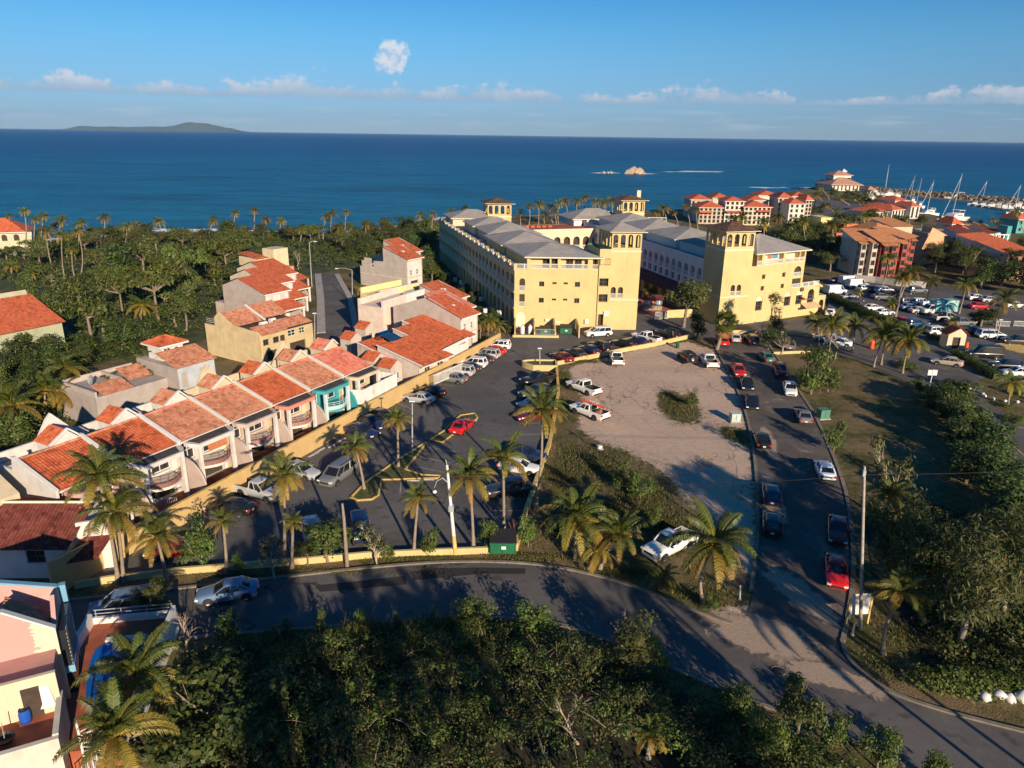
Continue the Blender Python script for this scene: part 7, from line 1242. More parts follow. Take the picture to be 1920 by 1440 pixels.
FARC = [
 (1566, 547, 'van', 'white', 20, 'white cargo van right of the yellow east wing'), (1590, 556, 'sedan', 'silver', 20, 'silver car next to the white van by the hedge'), (1600, 564, 'sedan', 'dark', 20, 'dark car at the hedge behind the silver one'), (1571, 526, 'sedan', 'grey', 15, 'dark car leftmost in the far car park row'), (1592, 529, 'van', 'white', 15, 'white van in the far car park row, left'), (1606, 535, 'van', 'white', 15, 'white van in the far car park row, right'), (1624, 542, 'suv', 'white', 15, 'white sport utility car right of the two vans'), (1640, 543, 'sedan', 'dark', 10, 'dark car in the shade beyond the two vans'), (1657, 545, 'suv', 'white', 10, 'white car under the tall leaning palm'), (1653, 556, 'sedan', 'grey', 12, 'grey car in front of the tall leaning palm'), (1671, 555, 'offroader', 'dark', 12, 'dark off-roader in the middle of the far car park'), (1684, 553, 'pickup', 'dark', 12, 'dark pickup in the middle of the far car park'), (1720, 545, 'suv', 'grey', 8, 'grey car in the deep shade before the grey wall'), (1637, 577, 'sedan', 'white', 20, 'white saloon by the hedge, upper of two'), (1658, 586, 'sedan', 'white', 20, 'white saloon by the hedge, lower of two'), (1702, 567, 'suv', 'grey', 10, 'grey sport utility car left of the white one'), (1727, 568, 'suv', 'white', 10, 'white sport utility car in the middle row'), (1706, 576, 'sedan', 'steelblue', 10, 'blue-grey saloon in the second middle row'), (1724, 582, 'sedan', 'silver', 10, 'silver saloon in the second middle row'), (1695, 602, 'sedan', 'red', 15, 'red saloon in the hedge side row of the car park'), (1718, 608, 'suv', 'blue', 12, 'blue sport utility car next to the red saloon'), (1737, 618, 'sedan', 'grey', 12, 'grey saloon next to the blue sport utility car'), (1760, 622, 'suv', 'white', 5, 'white sport utility car left of the gate house'), (1857, 628, 'minivan', 'white', 0, 'white people carrier right of the gate house'), (1833, 621, 'sedan', 'dark', 8, 'dark saloon behind the white people carrier'), (1906, 640, 'suv', 'dark', 170, 'dark sport utility car at the right edge behind the yellow kerb'), (1845, 665, 'van', 'black', 175, 'black passenger van beyond the hedge on the right'), (1886, 686, 'suv', 'dark', 170, 'dark car right of the black van'), (1908, 698, 'sedan', 'white', 170, 'white car cut by the right edge'), (1776, 678, 'sedan', 'tan', 150, 'tan saloon driving away on the access road'), (1550, 634, 'sedan', 'silver', 160, 'silver saloon on the ramp behind the bare tree'), (1572, 642, 'sedan', 'paleblue', 160, 'pale car on the ramp among the palms'), (1482, 647, 'sedan', 'grey', 70, 'grey car behind the shrubs above the side road'), (1557, 586, 'sedan', 'white', 60, 'white car just right of the arched porch'), (1832, 558, 'sedan', 'white', 5, 'white saloon under the trees, far right row'), (1856, 562, 'sedan', 'silver', 5, 'silver saloon under the trees, far right row'), (1836, 574, 'sedan', 'red', 5, 'red saloon under the trees, far right row'), (1775, 596, 'pickup', 'silver', 5, 'silver pickup behind the box truck'), (1800, 606, 'pickup', 'grey', 5, 'grey pickup right of the silver one in the middle row'), (1845, 603, 'suv', 'dark', 5, 'dark car in the shade of the car park tree'), (1902, 572, 'sedan', 'white', 5, 'white saloon at the right edge under the trees'), (205, 598, 'sedan', 'white', 10, 'white car glimpsed between the trees left of the street')]
for px, py, kind, col, hd, lab in FARC:
    if kind not in PROTO: PROTO[kind] = make_car(kind); o = PROTO[kind]
    else: o = copy_tree(PROTO[kind])
    x, y = P(px, py, 0.6); o.name = NAMES[kind][0]; o.location = (x, y, 0.03); o.rotation_euler = (0, 0, radians(hd)); tag(o, lab, NAMES[kind][1], G5)
    for ch in o.children:
        if ch.get('tint'): ch.color = (*CC[col], 1)
x, y = P(1757, 584, 0.6); bt = thing('box_truck', 'white truck with teal and blue painted box body in the middle row', 'truck', (x, y, 0.03), radians(188)); m = MB(); loft(m, [half(3.6, 0.9, 1.1, 0.45), half(3.4, 1.05, 1.3, 0.4), half(2.2, 1.08, 1.4, 0.4), half(1.4, 1.08, 1.4, 0.4)]); gl = MB(); cabin(m, gl, 2.9, 1.45, 2.3, 1.5, 1.36, 2.2, 0.98, 0.9, ()); m.build('cab', WHITE, bt); gl.build('windows', CGLASS, bt); m = MB(); m.box(-3.8, -1.15, 0.75, 1.3, 1.15, 3.1); m.build('box_body', tile_mat('painted_box', (0.02, 0.16, 0.22), (0.05, 0.35, 0.35), (0.60, 0.66, 0.62)), bt); m = MB(); m.box(-3.8, -0.9, 0.5, 1.4, 0.9, 0.74); m.build('chassis', BLACK, bt)
tm, wm = wheel_meshes(0.41)
for xx in (2.5, -2.4):
    for s in (-1, 1): w = put('wheel', tm, bt, (xx, s * 0.98, 0.41)); put('rim', wm, w)
# ------------------------------------------------------------------ vegetation
NR = np.random.default_rng(11)
def quads_mesh(name, C, T, B, mats, mi=None):
    """one rhombus leaf per row: centre, long half axis, short half axis"""
    n = len(C); V = np.empty((n, 4, 3), np.float32); V[:, 0] = C - T; V[:, 1] = C + B; V[:, 2] = C + T; V[:, 3] = C - B
    me = bpy.data.meshes.new(name); me.vertices.add(n * 4); me.vertices.foreach_set('co', V.reshape(-1)); me.loops.add(n * 4); me.loops.foreach_set('vertex_index', np.arange(n * 4, dtype=np.int32))
    me.polygons.add(n); me.polygons.foreach_set('loop_start', np.arange(0, n * 4, 4, dtype=np.int32)); me.polygons.foreach_set('loop_total', np.full(n, 4, np.int32))
    for m in mats: me.materials.append(m)
    if mi is not None: me.polygons.foreach_set('material_index', np.asarray(mi, np.int32))
    me.update(); me.validate(); return me
def unit(v): return v / (np.linalg.norm(v, axis=1, keepdims=True) + 1e-9)
def leaves(lobes, per, size, up=0.5, aspect=0.5, shell=(0.5, 1.0), rng=NR, droop=0.0):
    """leaf centres and axes over a set of lobes (x,y,z,rx,rz)"""
    Cs, Ts, Bs = [], [], []
    for (x, y, z, rx, rz) in lobes:
        n = int(per * (rx * rx + rx * rz) / 2); d = unit(rng.normal(size=(n, 3))); d[:, 2] = np.where(d[:, 2] < -0.35, -d[:, 2], d[:, 2])
        r = rng.uniform(shell[0], shell[1], (n, 1)) * (1 + 0.16 * np.sin(d[:, :1] * 7 + x) * np.cos(d[:, 1:2] * 6 + y)); C = d * r * np.array([rx, rx, rz]) + np.array([x, y, z])
        N = unit(d + rng.normal(size=(n, 3)) * 0.55 + np.array([0, 0, up])); t = unit(np.cross(N, rng.normal(size=(n, 3)))); t[:, 2] -= droop; t = unit(t); b = unit(np.cross(N, t)); s = size * rng.uniform(0.6, 1.35, (n, 1))
        Cs.append(C); Ts.append(t * s * 0.5); Bs.append(b * s * 0.5 * aspect)
    return np.concatenate(Cs), np.concatenate(Ts), np.concatenate(Bs)
def branchy(mb, base, lobes, r0, trunk_h, rng, m=0, forks=None):
    top = (rng.uniform(-0.2, 0.2), rng.uniform(-0.2, 0.2), trunk_h); mb.tube([base, (top[0] * 0.4 + 0.1, top[1] * 0.4, trunk_h * 0.5), top], [r0, r0 * 0.8, r0 * 0.65], 8, m)
    for (x, y, z, rx, rz) in lobes[:forks]:
        mid = ((top[0] + x) / 2 + rng.uniform(-0.3, 0.3), (top[1] + y) / 2 + rng.uniform(-0.3, 0.3), trunk_h + (z - trunk_h) * 0.45); end = (x, y, z + rz * 0.3)
        mb.tube([top, mid, end], [r0 * 0.5, r0 * 0.32, r0 * 0.10], 5, m, False)
        for k in range(2): e2 = (x + rng.uniform(-0.8, 0.8) * rx, y + rng.uniform(-0.8, 0.8) * rx, z + rng.uniform(0, 0.7) * rz); mb.tube([mid, e2], [r0 * 0.2, r0 * 0.05], 4, m, False)
TREE = {}
def tree_proto(kind, seed):
    key = (kind, seed)
    if key in TREE: return TREE[key]
    rg = np.random.default_rng(seed * 17 + 3); mb = MB()
    if kind == 'round':   L, th, mat, per, sz = [(rg.uniform(-1.7, 1.7), rg.uniform(-1.7, 1.7), rg.uniform(2.6, 5.0), rg.uniform(1.0, 1.7), rg.uniform(0.9, 1.4)) for i in range(15)], 2.2, [L_MID, L_DARK, L_OLIVE], 105, 0.36
    elif kind == 'olive': L, th, mat, per, sz = [(rg.uniform(-2.2, 2.2), rg.uniform(-2.2, 2.2), rg.uniform(3.2, 5.6), rg.uniform(0.8, 1.5), rg.uniform(0.7, 1.2)) for i in range(20)], 2.6, [L_OLIVE, L_OLIVE, L_MID], 105, 0.30
    elif kind == 'spread':L, th, mat, per, sz = [(rg.uniform(-3.0, 3.0), rg.uniform(-3.0, 3.0), rg.uniform(3.4, 4.8), rg.uniform(0.9, 1.7), rg.uniform(0.45, 0.8)) for i in range(18)], 2.8, [L_MID, L_LIME, L_OLIVE], 95, 0.40
    elif kind == 'feather': L, th, mat, per, sz = [(rg.uniform(-3.0, 3.0), rg.uniform(-3.0, 3.0), rg.uniform(2.2, 5.6), rg.uniform(0.9, 1.7), rg.uniform(0.7, 1.3)) for i in range(30)], 2.0, [L_BRUSH, L_OLIVE, L_DARK], 250, 0.36
    elif kind == 'shrub': L, th, mat, per, sz = [(rg.uniform(-1.1, 1.1), rg.uniform(-1.1, 1.1), rg.uniform(0.5, 1.9), rg.uniform(0.6, 1.0), rg.uniform(0.5, 0.9)) for i in range(14)], 0.5, [L_MID, L_LIME, L_DARK], 190, 0.22
    elif kind == 'lime':  L, th, mat, per, sz = [(rg.uniform(-1.0, 1.0), rg.uniform(-1.0, 1.0), rg.uniform(0.5, 2.0), rg.uniform(0.5, 0.9), rg.uniform(0.5, 0.9)) for i in range(14)], 0.5, [L_LIME, L_LIME, L_MID], 200, 0.20
    elif kind == 'dark':  L, th, mat, per, sz = [(rg.uniform(-1.6, 1.6), rg.uniform(-1.6, 1.6), rg.uniform(1.2, 3.8), rg.uniform(0.9, 1.5), rg.uniform(0.8, 1.3)) for i in range(14)], 1.2, [L_DARK, L_DARK, L_MID], 105, 0.34
    elif kind == 'upright': L, th, mat, per, sz = [(rg.uniform(-0.7, 0.7), rg.uniform(-0.7, 0.7), rg.uniform(1.8, 6.0), rg.uniform(0.5, 0.95), rg.uniform(0.6, 1.0)) for i in range(13)], 2.0, [L_OLIVE, L_MID, L_OLIVE], 190, 0.24
    elif kind == 'sparse': L, th, mat, per, sz = [(rg.uniform(-2.0, 2.0), rg.uniform(-2.0, 2.0), rg.uniform(2.4, 4.6), rg.uniform(0.6, 1.1), rg.uniform(0.4, 0.8)) for i in range(14)], 1.4, [L_OLIVE, L_BRUSH, L_OLIVE], 75, 0.30
    asp = 0.22 if kind == 'feather' else 0.55
    C, T, B = leaves(L, per, sz, 0.6, asp, (0.45, 1.0), rg, 0.2 if kind == 'feather' else 0.0)
    mi = rg.choice(3, len(C), p=[0.5, 0.25, 0.25]); cm = quads_mesh('crown', C, T, B, mat, mi)
    branchy(mb, (0, 0, -0.2), L, 0.11 if kind in ('shrub', 'lime') else 0.22, th, rg, 0, 9); tm = mb.mesh('trunk', BARK if kind not in ('feather', 'sparse') else simple('pale_bark', (0.34, 0.28, 0.22), 0.95, 0.2, 4) if 'pale_bark' not in MATS else MATS['pale_bark'])
    r = float(np.percentile(np.hypot(C[:, 0], C[:, 1]), 97)); h = float(np.percentile(C[:, 2], 99)); TREE[key] = (cm, tm, r, h); return TREE[key]
TR = random.Random(21)
def tree_at(name, label, cat, x, y, h, r, kind, seed=0, group=None, z=0.0):
    cm, tm, pr, ph = tree_proto(kind, seed); o = thing(name, label, cat, (x, y, z), TR.uniform(0, 6.28), group); o.scale = (r / pr, r / pr, h / ph); put('crown', cm, o); put('trunk', tm, o); return o
def tree(name, label, cat, base, top, wpx, kind, seed=0, group=None):
    x, y = P(*base); _, z = ZY(base[0], top, y); return tree_at(name, label, cat, x, y, max(0.6, z), wpx / 2 * (y * cp + (H - z / 2) * sp) / F, kind, seed, group)
# ---- palms
def frond_mesh(e0, droop, L, seed, mat, nl=26, wd=0.95):
    rg = random.Random(seed); n = 9; pts = []; p = Vector((0.12, 0, 0)); side = rg.uniform(-0.25, 0.25); e = e0
    for i in range(n + 1):
        t = i / n; pts.append(p.copy()); e = e0 - droop * t ** 1.2; p = p + Vector((cos(e), side * t * 0.5, sin(e))) * (L / n)
    def at(t): f = min(t, 0.999) * n; i = int(f); return pts[i].lerp(pts[i + 1], f - i), (pts[i + 1] - pts[i]).normalized()
    mb = MB(); mb.tube(pts, [0.055 - 0.045 * i / n for i in range(n + 1)], 4, 1, False)
    for k in range(nl):
        t = 0.10 + 0.90 * (k + rg.random() * 0.4) / nl; c, d = at(t); l = L * 0.27 * wd * (sin(pi * (0.16 + 0.76 * t)) ** 0.8) * rg.uniform(0.85, 1.1)
        for s in (-1, 1):
            sv_ = d.cross(Vector((0, 0, 1))); sv_ = sv_.normalized() * s if sv_.length > 0.05 else Vector((0, s, 0))
            a = (sv_ * 0.80 + d * 0.55 + Vector((0, 0, 0.18 - 0.1 * t))).normalized(); b = (sv_ * 0.55 + d * 0.35 + Vector((0, 0, -0.85))).normalized()
            m1 = c + a * l * 0.5; tip = m1 + b * l * 0.55 + Vector((rg.uniform(-.05, .05), rg.uniform(-.05, .05), 0)); w = d * 0.055
            mb.add([c - w, c + w, m1 + w * 0.9, m1 - w * 0.9, tip], [(0, 1, 2, 3), (3, 2, 4)], 0)
    return mb.mesh('frond', [mat, P_YEL])
FR = {'young': [], 'mid': [], 'old': [], 'dead': []}
for i in range(5): FR['young'].append(frond_mesh(radians(62 + 7 * (i % 3)), radians(62 + 12 * i % 40), 3.4, i, P_GREEN)); FR['mid'].append(frond_mesh(radians(22 + 9 * (i % 4)), radians(88 + 10 * (i % 3)), 3.7, i + 20, P_GREEN if i < 4 else P_YEL)); FR['old'].append(frond_mesh(radians(-8 + 6 * (i % 3)), radians(72 + 8 * (i % 3)), 3.5, i + 40, P_YEL)); FR['dead'].append(frond_mesh(radians(-34 - 8 * (i % 2)), radians(48), 2.9, i + 60, P_DRY if i % 2 else P_YEL, 20, 0.75))
NUTM = MB(); 
for i in range(7): a = i * 0.9; NUTM.lathe([(0.0, -0.17), (0.12, -0.1), (0.14, 0.0), (0.11, 0.11), (0, 0.16)], 8, 0, (0.24 * cos(a), 0.24 * sin(a), -0.22 - 0.05 * (i % 3)))
NUTM = NUTM.mesh('coconuts', NUT)
def frond_set(rg, n=21, dry=0.35):
    out = []
    for i in range(n):
        a = i * 2.399 + rg.uniform(-0.25, 0.25); f = i / n; k = 'young' if f < 0.27 else 'mid' if f < 0.62 else 'old' if f < 0.86 else 'dead'
        if k == 'dead' and rg.random() > dry * 2: k = 'old'
        out.append((k, rg.randrange(5), a, rg.uniform(0.85, 1.12)))
    return out
CROWN = []
for sdd in range(6):                                           # whole crowns for palms too small to show single fronds
    rg = random.Random(100 + sdd); vs, fs, mi, off = [], [], [], 0; mats = [P_GREEN, P_YEL, P_DRY]
    mb = MB()
    for k, j, a, s in frond_set(rg, 22):
        me_ = FR[k][j]; M = Matrix.Rotation(a, 4, 'Z') @ Matrix.Scale(s, 4); o = len(mb.v); mb.v.extend(tuple(M @ v.co) for v in me_.vertices); mt = mats.index(me_.materials[0])
        for p_ in me_.polygons: mb.f.append(tuple(o + q for q in p_.vertices)); mb.mi.append(mt if p_.material_index == 0 else 1); mb.sm.append(False)
    CROWN.append(mb.mesh('crown', mats))
PR = random.Random(5)
def palm(label, base, crown, rpx, near=False, group=None, Y=None, cat='palm tree', r0=0.15, name='coconut_palm', bend=None, dry=0.35):
    if Y is None: bx, by = P(*base)
    else: by = Y; bx = ZY(base[0] if base else crown[0], 500, Y)[0]
    cx, cz = ZY(*crown, by); cz = max(cz, 0.8); dep = by * cp + (H - cz) * sp; sc = rpx * dep / F / 3.15
    o = thing(name, label, cat, (bx, by, -0.05), 0.0, group); t = MB(); dx = cx - bx; dy = PR.uniform(-0.05, 0.05) * cz; bd = bend if bend is not None else PR.uniform(-0.08, 0.08); pts = []
    for i in range(9): f = i / 8; pts.append((dx * f ** 1.3 + bd * cz * sin(pi * f), dy * f + 0.02 * cz * sin(pi * f), cz * f))
    t.tube(pts, [r0 * (1.7 if i == 0 else 1.15 if i == 1 else 1.0 - 0.03 * i) for i in range(9)], 8); t.build('trunk', BARKP, o); top = (pts[-1][0], pts[-1][1], cz)
    if near:
        wx, wy = PR.uniform(-0.18, 0.18), PR.uniform(-0.28, 0.02)
        for k, j, a, s in frond_set(PR, PR.randrange(20, 31), PR.uniform(0.15, 0.6)):
            f = put('frond', FR[k][j], o, top, a + PR.uniform(-0.1, 0.1)); f.scale = (s * sc * PR.uniform(0.8, 1.15), s * sc, s * sc * PR.uniform(0.8, 1.25)); f.rotation_euler[0] = wx + PR.uniform(-0.15, 0.15); f.rotation_euler[1] = wy + PR.uniform(-0.15, 0.15)
        nt = put('coconuts', NUTM, o, top); nt.scale = (sc,) * 3
    else:
        c = put('crown', PR.choice(CROWN), o, top, PR.uniform(0, 6.28)); c.scale = (sc, sc, sc * PR.uniform(0.95, 1.15)); c.rotation_euler[0] = PR.uniform(-0.12, 0.12); c.rotation_euler[1] = PR.uniform(-0.12, 0.12)
    return o
NEAR = [
 ('curved coconut palm with broad crown beside the white pickup on the corner', (1318, 1130), (1342, 1022), 76, -0.10), ('thick multi-stem palm with broad green crown on the road verge', (1078, 1050), (1080, 975), 72, 0.0), ('palm with yellow lower fronds right of the multi-stem palm', (1125, 1066), (1160, 1006), 56, 0.0), ('short stubby palm in front of the verge palm group', (1105, 1066), (1125, 1030), 40, 0.0), ('thin palm with a small lopsided crown left of the white pole', (776, 1040), (783, 938), 36, 0.0), ('bushy palm right of the white utility pole', (888, 1030), (880, 898), 54, 0.0), ('palm with tall upright crown above the green dumpster', (945, 1000), (943, 860), 50, 0.0), ('tallest leaning palm along the low wall of the earth lot', (1004, 955), (1016, 775), 55, 0.03), ('palm on the lower end of the grassy island', (683, 918), (666, 838), 32, 0.0), ('slim palm in the middle of the grassy island', (747, 876), (745, 786), 28, 0.0), ('palm with drooping golden fronds by the silver pickup', (534, 1030), (532, 895), 48, 0.0), ('small palm, right of the pair of short verge palms', (548, 1066), (549, 980), 25, 0.0), ('small palm, left of the pair of short verge palms', (426, 1072), (419, 978), 30, 0.0), ('tall palm with wide crown in front of the cracked tile roof', (222, 1092), (186, 898), 70, 0.0), ('golden palm just below the tallest palm by the wall corner', (232, 1090), (214, 962), 64, 0.0), ('golden orange palm over the shaded corner of the car park', (312, 1088), (296, 1005), 50, 0.0), ('big palm over the pool terrace at the lower left', (262, 1372), (256, 1262), 88, 0.0), ('big palm at the bottom left corner below the pool', (200, 1500), (212, 1382), 90, 0.0), ('leaning palm beside the white notice board at the junction', (1656, 1226), (1690, 1112), 52, -0.06), ('orange tinged palm in the shade right of the side road', (1668, 985), (1668, 930), 44, 0.0), ('young palm by the kerb in front of the white pickup', (1240, 1105), (1244, 1082), 32, 0.0), ('small young palm in the thicket at the bottom', (1215, 1420), (1218, 1376), 40, 0.0),
 ('palm left in the row between ramp and lawn', (1536, 658), (1534, 606), 26, 0.0), ('palm second in the row between ramp and lawn', (1552, 677), (1563, 608), 30, 0.0), ('palm third in the row between ramp and lawn', (1598, 660), (1604, 612), 32, 0.0), ('palm with swollen trunk at the lawn corner', (1638, 688), (1656, 632), 36, 0.0), ('palm behind the swollen palm at the lawn corner', (1652, 684), (1664, 622), 32, 0.0), ('drooping palm at the right end of the row over the access road', (1692, 700), (1704, 640), 40, 0.0),
 ('dark green palm over the roof terrace of the villa', (283, 745), (288, 688), 42, 0.0), ('palm with yellow heart left of the villa', (206, 760), (206, 722), 38, 0.0), ('palm at the left edge in the shaded garden', (28, 835), (20, 762), 52, 0.0), ('left one of two shaded garden palms', (85, 790), (84, 732), 42, 0.0), ('right one of two shaded garden palms', (122, 780), (122, 736), 40, 0.0), ('single palm behind the two shaded garden palms', (120, 740), (120, 693), 36, 0.0)]
for l, b, c, r, bd in NEAR: palm(l, b, c, r, True, 'palms around the car park and road', bend=bd, r0=0.145)
GP = 'palms in the right-hand car park'
for l, b, c, r in [('tall slim palm leaning before the red condominium', (1652, 545), (1666, 484), 17), ('taller palm of the crossing pair in the car park', (1676, 603), (1706, 508), 22), ('lower palm of the crossing pair in the car park', (1678, 603), (1694, 522), 22), ('slim palm with white band on its trunk in the car park', (1738, 573), (1746, 527), 16), ('palm with golden fronds right of the box truck', (1798, 588), (1812, 533), 22), ('large palm near the right edge of the car park', (1867, 617), (1886, 562), 28), ('small palm by the white van in the car park', (1605, 566), (1610, 547), 10), ('small palm between the two white saloons by the hedge', (1666, 600), (1672, 569), 13), ('small palm right of the box truck', (1783, 618), (1786, 602), 12), ('palm left of the dark red roofs at the right', (1862, 500), (1866, 461), 13), ('palm in the shade below the dark red roofs', (1862, 512), (1861, 480), 13), ('pair palm over the peach gable', (1764, 468), (1770, 437), 14), ('small palm right of the peach gable', (1884, 505), (1886, 474), 12), ('palm beside the hedge on the far right lawn', (1890, 760), (1898, 718), 28)]: palm(l, b, c, r, False, GP)
def nth(i): return str(i) + ('th' if 10 < i % 100 < 14 else {1: 'st', 2: 'nd', 3: 'rd'}.get(i % 10, 'th'))
SHORE = [(19, 404, 9), (46, 396, 11), (66, 412, 11), (84, 406, 13), (100, 424, 11), (114, 414, 15), (152, 419, 13), (130, 440, 12), (172, 440, 12), (195, 408, 13), (206, 430, 13), (186, 432, 11), (240, 424, 12), (256, 423, 13), (275, 432, 10), (297, 416, 14), (330, 436, 12), (375, 436, 7), (401, 414, 14), (429, 422, 13), (440, 400, 11), (476, 395, 10), (462, 432, 14), (499, 412, 12), (527, 415, 11), (510, 438, 14), (545, 437, 12), (566, 430, 12), (580, 440, 13), (622, 402, 13), (612, 408, 11), (634, 427, 15), (649, 398, 9), (665, 437, 14), (685, 422, 12), (790, 404, 12), (812, 401, 9), (760, 432, 12), (735, 436, 12), (350, 444, 13), (310, 440, 12), (225, 436, 12), (705, 436, 11)]
for i, (x, y, r) in enumerate(sorted(SHORE)): palm(nth(i + 1) + ' coconut palm from the left in the belt along the shore', (x + PR.uniform(-3, 3), 0), (x, y), r, False, 'coconut palms along the shore', Y=PR.uniform(238, 262) if x > 250 else PR.uniform(205, 232), r0=0.2)
for i, (x, y, r) in enumerate([(846, 397, 10), (872, 391, 11), (976, 398, 10), (992, 386, 10), (1011, 384, 12), (1031, 389, 12), (1048, 382, 11), (1060, 378, 12), (1082, 378, 12), (1097, 371, 10), (1117, 379, 12), (1132, 381, 12), (1147, 377, 12), (1167, 370, 9), (1040, 398, 9), (1020, 402, 10), (1245, 392, 13), (1230, 398, 10), (1262, 398, 9)]): palm(nth(1 + sum(q < x for q in (846, 872, 976, 992, 1011, 1031, 1048, 1060, 1082, 1097, 1117, 1132, 1147, 1167, 1040, 1020, 1245, 1230, 1262))) + ' coconut palm from the left on the shore behind the yellow complex', (x + PR.uniform(-3, 3), 0), (x, y), r, False, 'coconut palms behind the yellow complex', Y=PR.uniform(285, 315), r0=0.2)
for i, (x, y, r, Yd) in enumerate(sorted([(1285, 388, 9, 300), (1305, 394, 9, 295), (1392, 408, 18, 235), (1375, 412, 14, 240), (1431, 418, 18, 228), (1460, 408, 14, 262), (1504, 416, 18, 228), (1478, 424, 14, 235), (1560, 422, 15, 235), (1585, 418, 13, 250), (1620, 407, 14, 262), (1602, 410, 12, 268), (1568, 396, 10, 330), (1552, 385, 9, 360), (1530, 366, 9, 430), (1538, 352, 8, 460), (1600, 372, 8, 400), (1612, 378, 8, 385), (1575, 372, 7, 420), (1588, 360, 7, 470), (1604, 358, 7, 480), (1622, 366, 7, 440), (1640, 365, 7, 440), (1660, 402, 8, 330), (1700, 410, 8, 300), (1907, 397, 12, 290), (1818, 414, 7, 330), (1838, 416, 8, 325), (1862, 412, 9, 320), (1872, 420, 9, 300), (1838, 440, 10, 250), (1770, 452, 12, 225)])): palm(nth(i + 1) + ' palm from the left among the houses beyond the east wing', (x + PR.uniform(-4, 4), 0), (x, y), r, False, 'palms beyond the east wing', Y=Yd, r0=0.2)
for l, b, c, r in [('tall palm with pale trunk left of the dead tree', (122, 526), (116, 442), 17), ('tall palm, right of two pale trunks in the grove', (150, 526), (146, 434), 14), ('tall leaning palm over the grove clearing', (99, 506), (85, 434), 16), ('slanting palm at the back of the grove', (78, 490), (72, 452), 13), ('slim palm with thin crown in the grove clearing', (143, 530), (136, 467), 12), ('low palm at the back of the clearing', (172, 505), (170, 478), 17), ('dark palm rising from the middle of the grove', (269, 617), (267, 572), 30), ('palm with hanging dry skirt in the grove', (344, 545), (345, 508), 20), ('palm behind the red roofed street row', (404, 535), (402, 502), 16), ('palm high above the red roofed street row', (400, 512), (398, 478), 15), ('low palm left of the grove clearing', (22, 520), (22, 500), 15), ('small palm behind the pale green block', (60, 530), (58, 512), 18)]: palm(l, b, c, r, False, 'palms in the grove left of the street')
for l, b, c, r in [('small palm cluster in the court, left stem', (1214, 563), (1211, 546), 9), ('small palm cluster in the court, right stem', (1219, 563), (1221, 545), 9), ('small palm by the court gate', (1190, 588), (1191, 571), 10), ('small palm against the arcade in the court', (1216, 545), (1215, 527), 8), ('small dark palm on the street pavement', (671, 552), (672, 537), 9), ('potted palm in a left-hand court arch', (1232, 545), (1234, 532), 9)]: palm(l, b, c, r, False, 'small palms around the court and street', r0=0.09)
# areca clump beside the hotel, cycad, fan palm
for i, (b, c, r, l) in enumerate([((900, 640), (898, 606), 20, 'left stem of the areca palm clump by the white house'), ((915, 640), (916, 602), 20, 'middle stem of the areca palm clump by the white house'), ((930, 640), (932, 610), 18, 'right stem of the areca palm clump by the white house')]): palm(l, b, c, r, False, 'areca palm clump beside the hotel', r0=0.08)
x, y = P(1344, 656); fp = thing('fan_palm', 'fan palm with dry skirt at the top of the side road', 'palm tree', (x, y, 0)); zc = ZY(1356, 604, y)[1]; t = MB(); t.tube([(0, 0, 0), (0.5, 0, zc * 0.5), (1.0, 0, zc)], [0.34, 0.26, 0.24], 10); t.build('trunk', BARKP, fp)
fan = []
for v, (mat, n) in enumerate([(P_GREEN, 16), (P_GREEN, 16), (P_DRY, 14)]):
    m = MB(); m.tube([(0, 0, 0), (1.1, 0, 0)], 0.03, 4, 0, False)
    for i in range(n): a = -1.9 + 3.8 * i / (n - 1); q = Vector((1.1 + 1.15 * cos(a), 1.15 * sin(a), -0.25 * abs(a))); w = Vector((-sin(a), cos(a), 0)) * 0.10; m.add([(1.1, 0, 0), tuple(Vector((1.1, 0, 0)).lerp(q, 0.5) + w), tuple(q), tuple(Vector((1.1, 0, 0)).lerp(q, 0.5) - w)], [(0, 1, 2, 3)])
    fan.append(m.mesh('fan_leaf', mat))
for i in range(34): f = i / 34; o = put('fan_leaf', fan[2 if f > 0.76 else i % 2], fp, (1.0, 0, zc - (0.5 if f > 0.76 else 0))); o.rotation_euler = (0, radians(-70 + 150 * f), i * 2.399); o.rotation_mode = 'XYZ'; o.scale = (1.15,) * 3
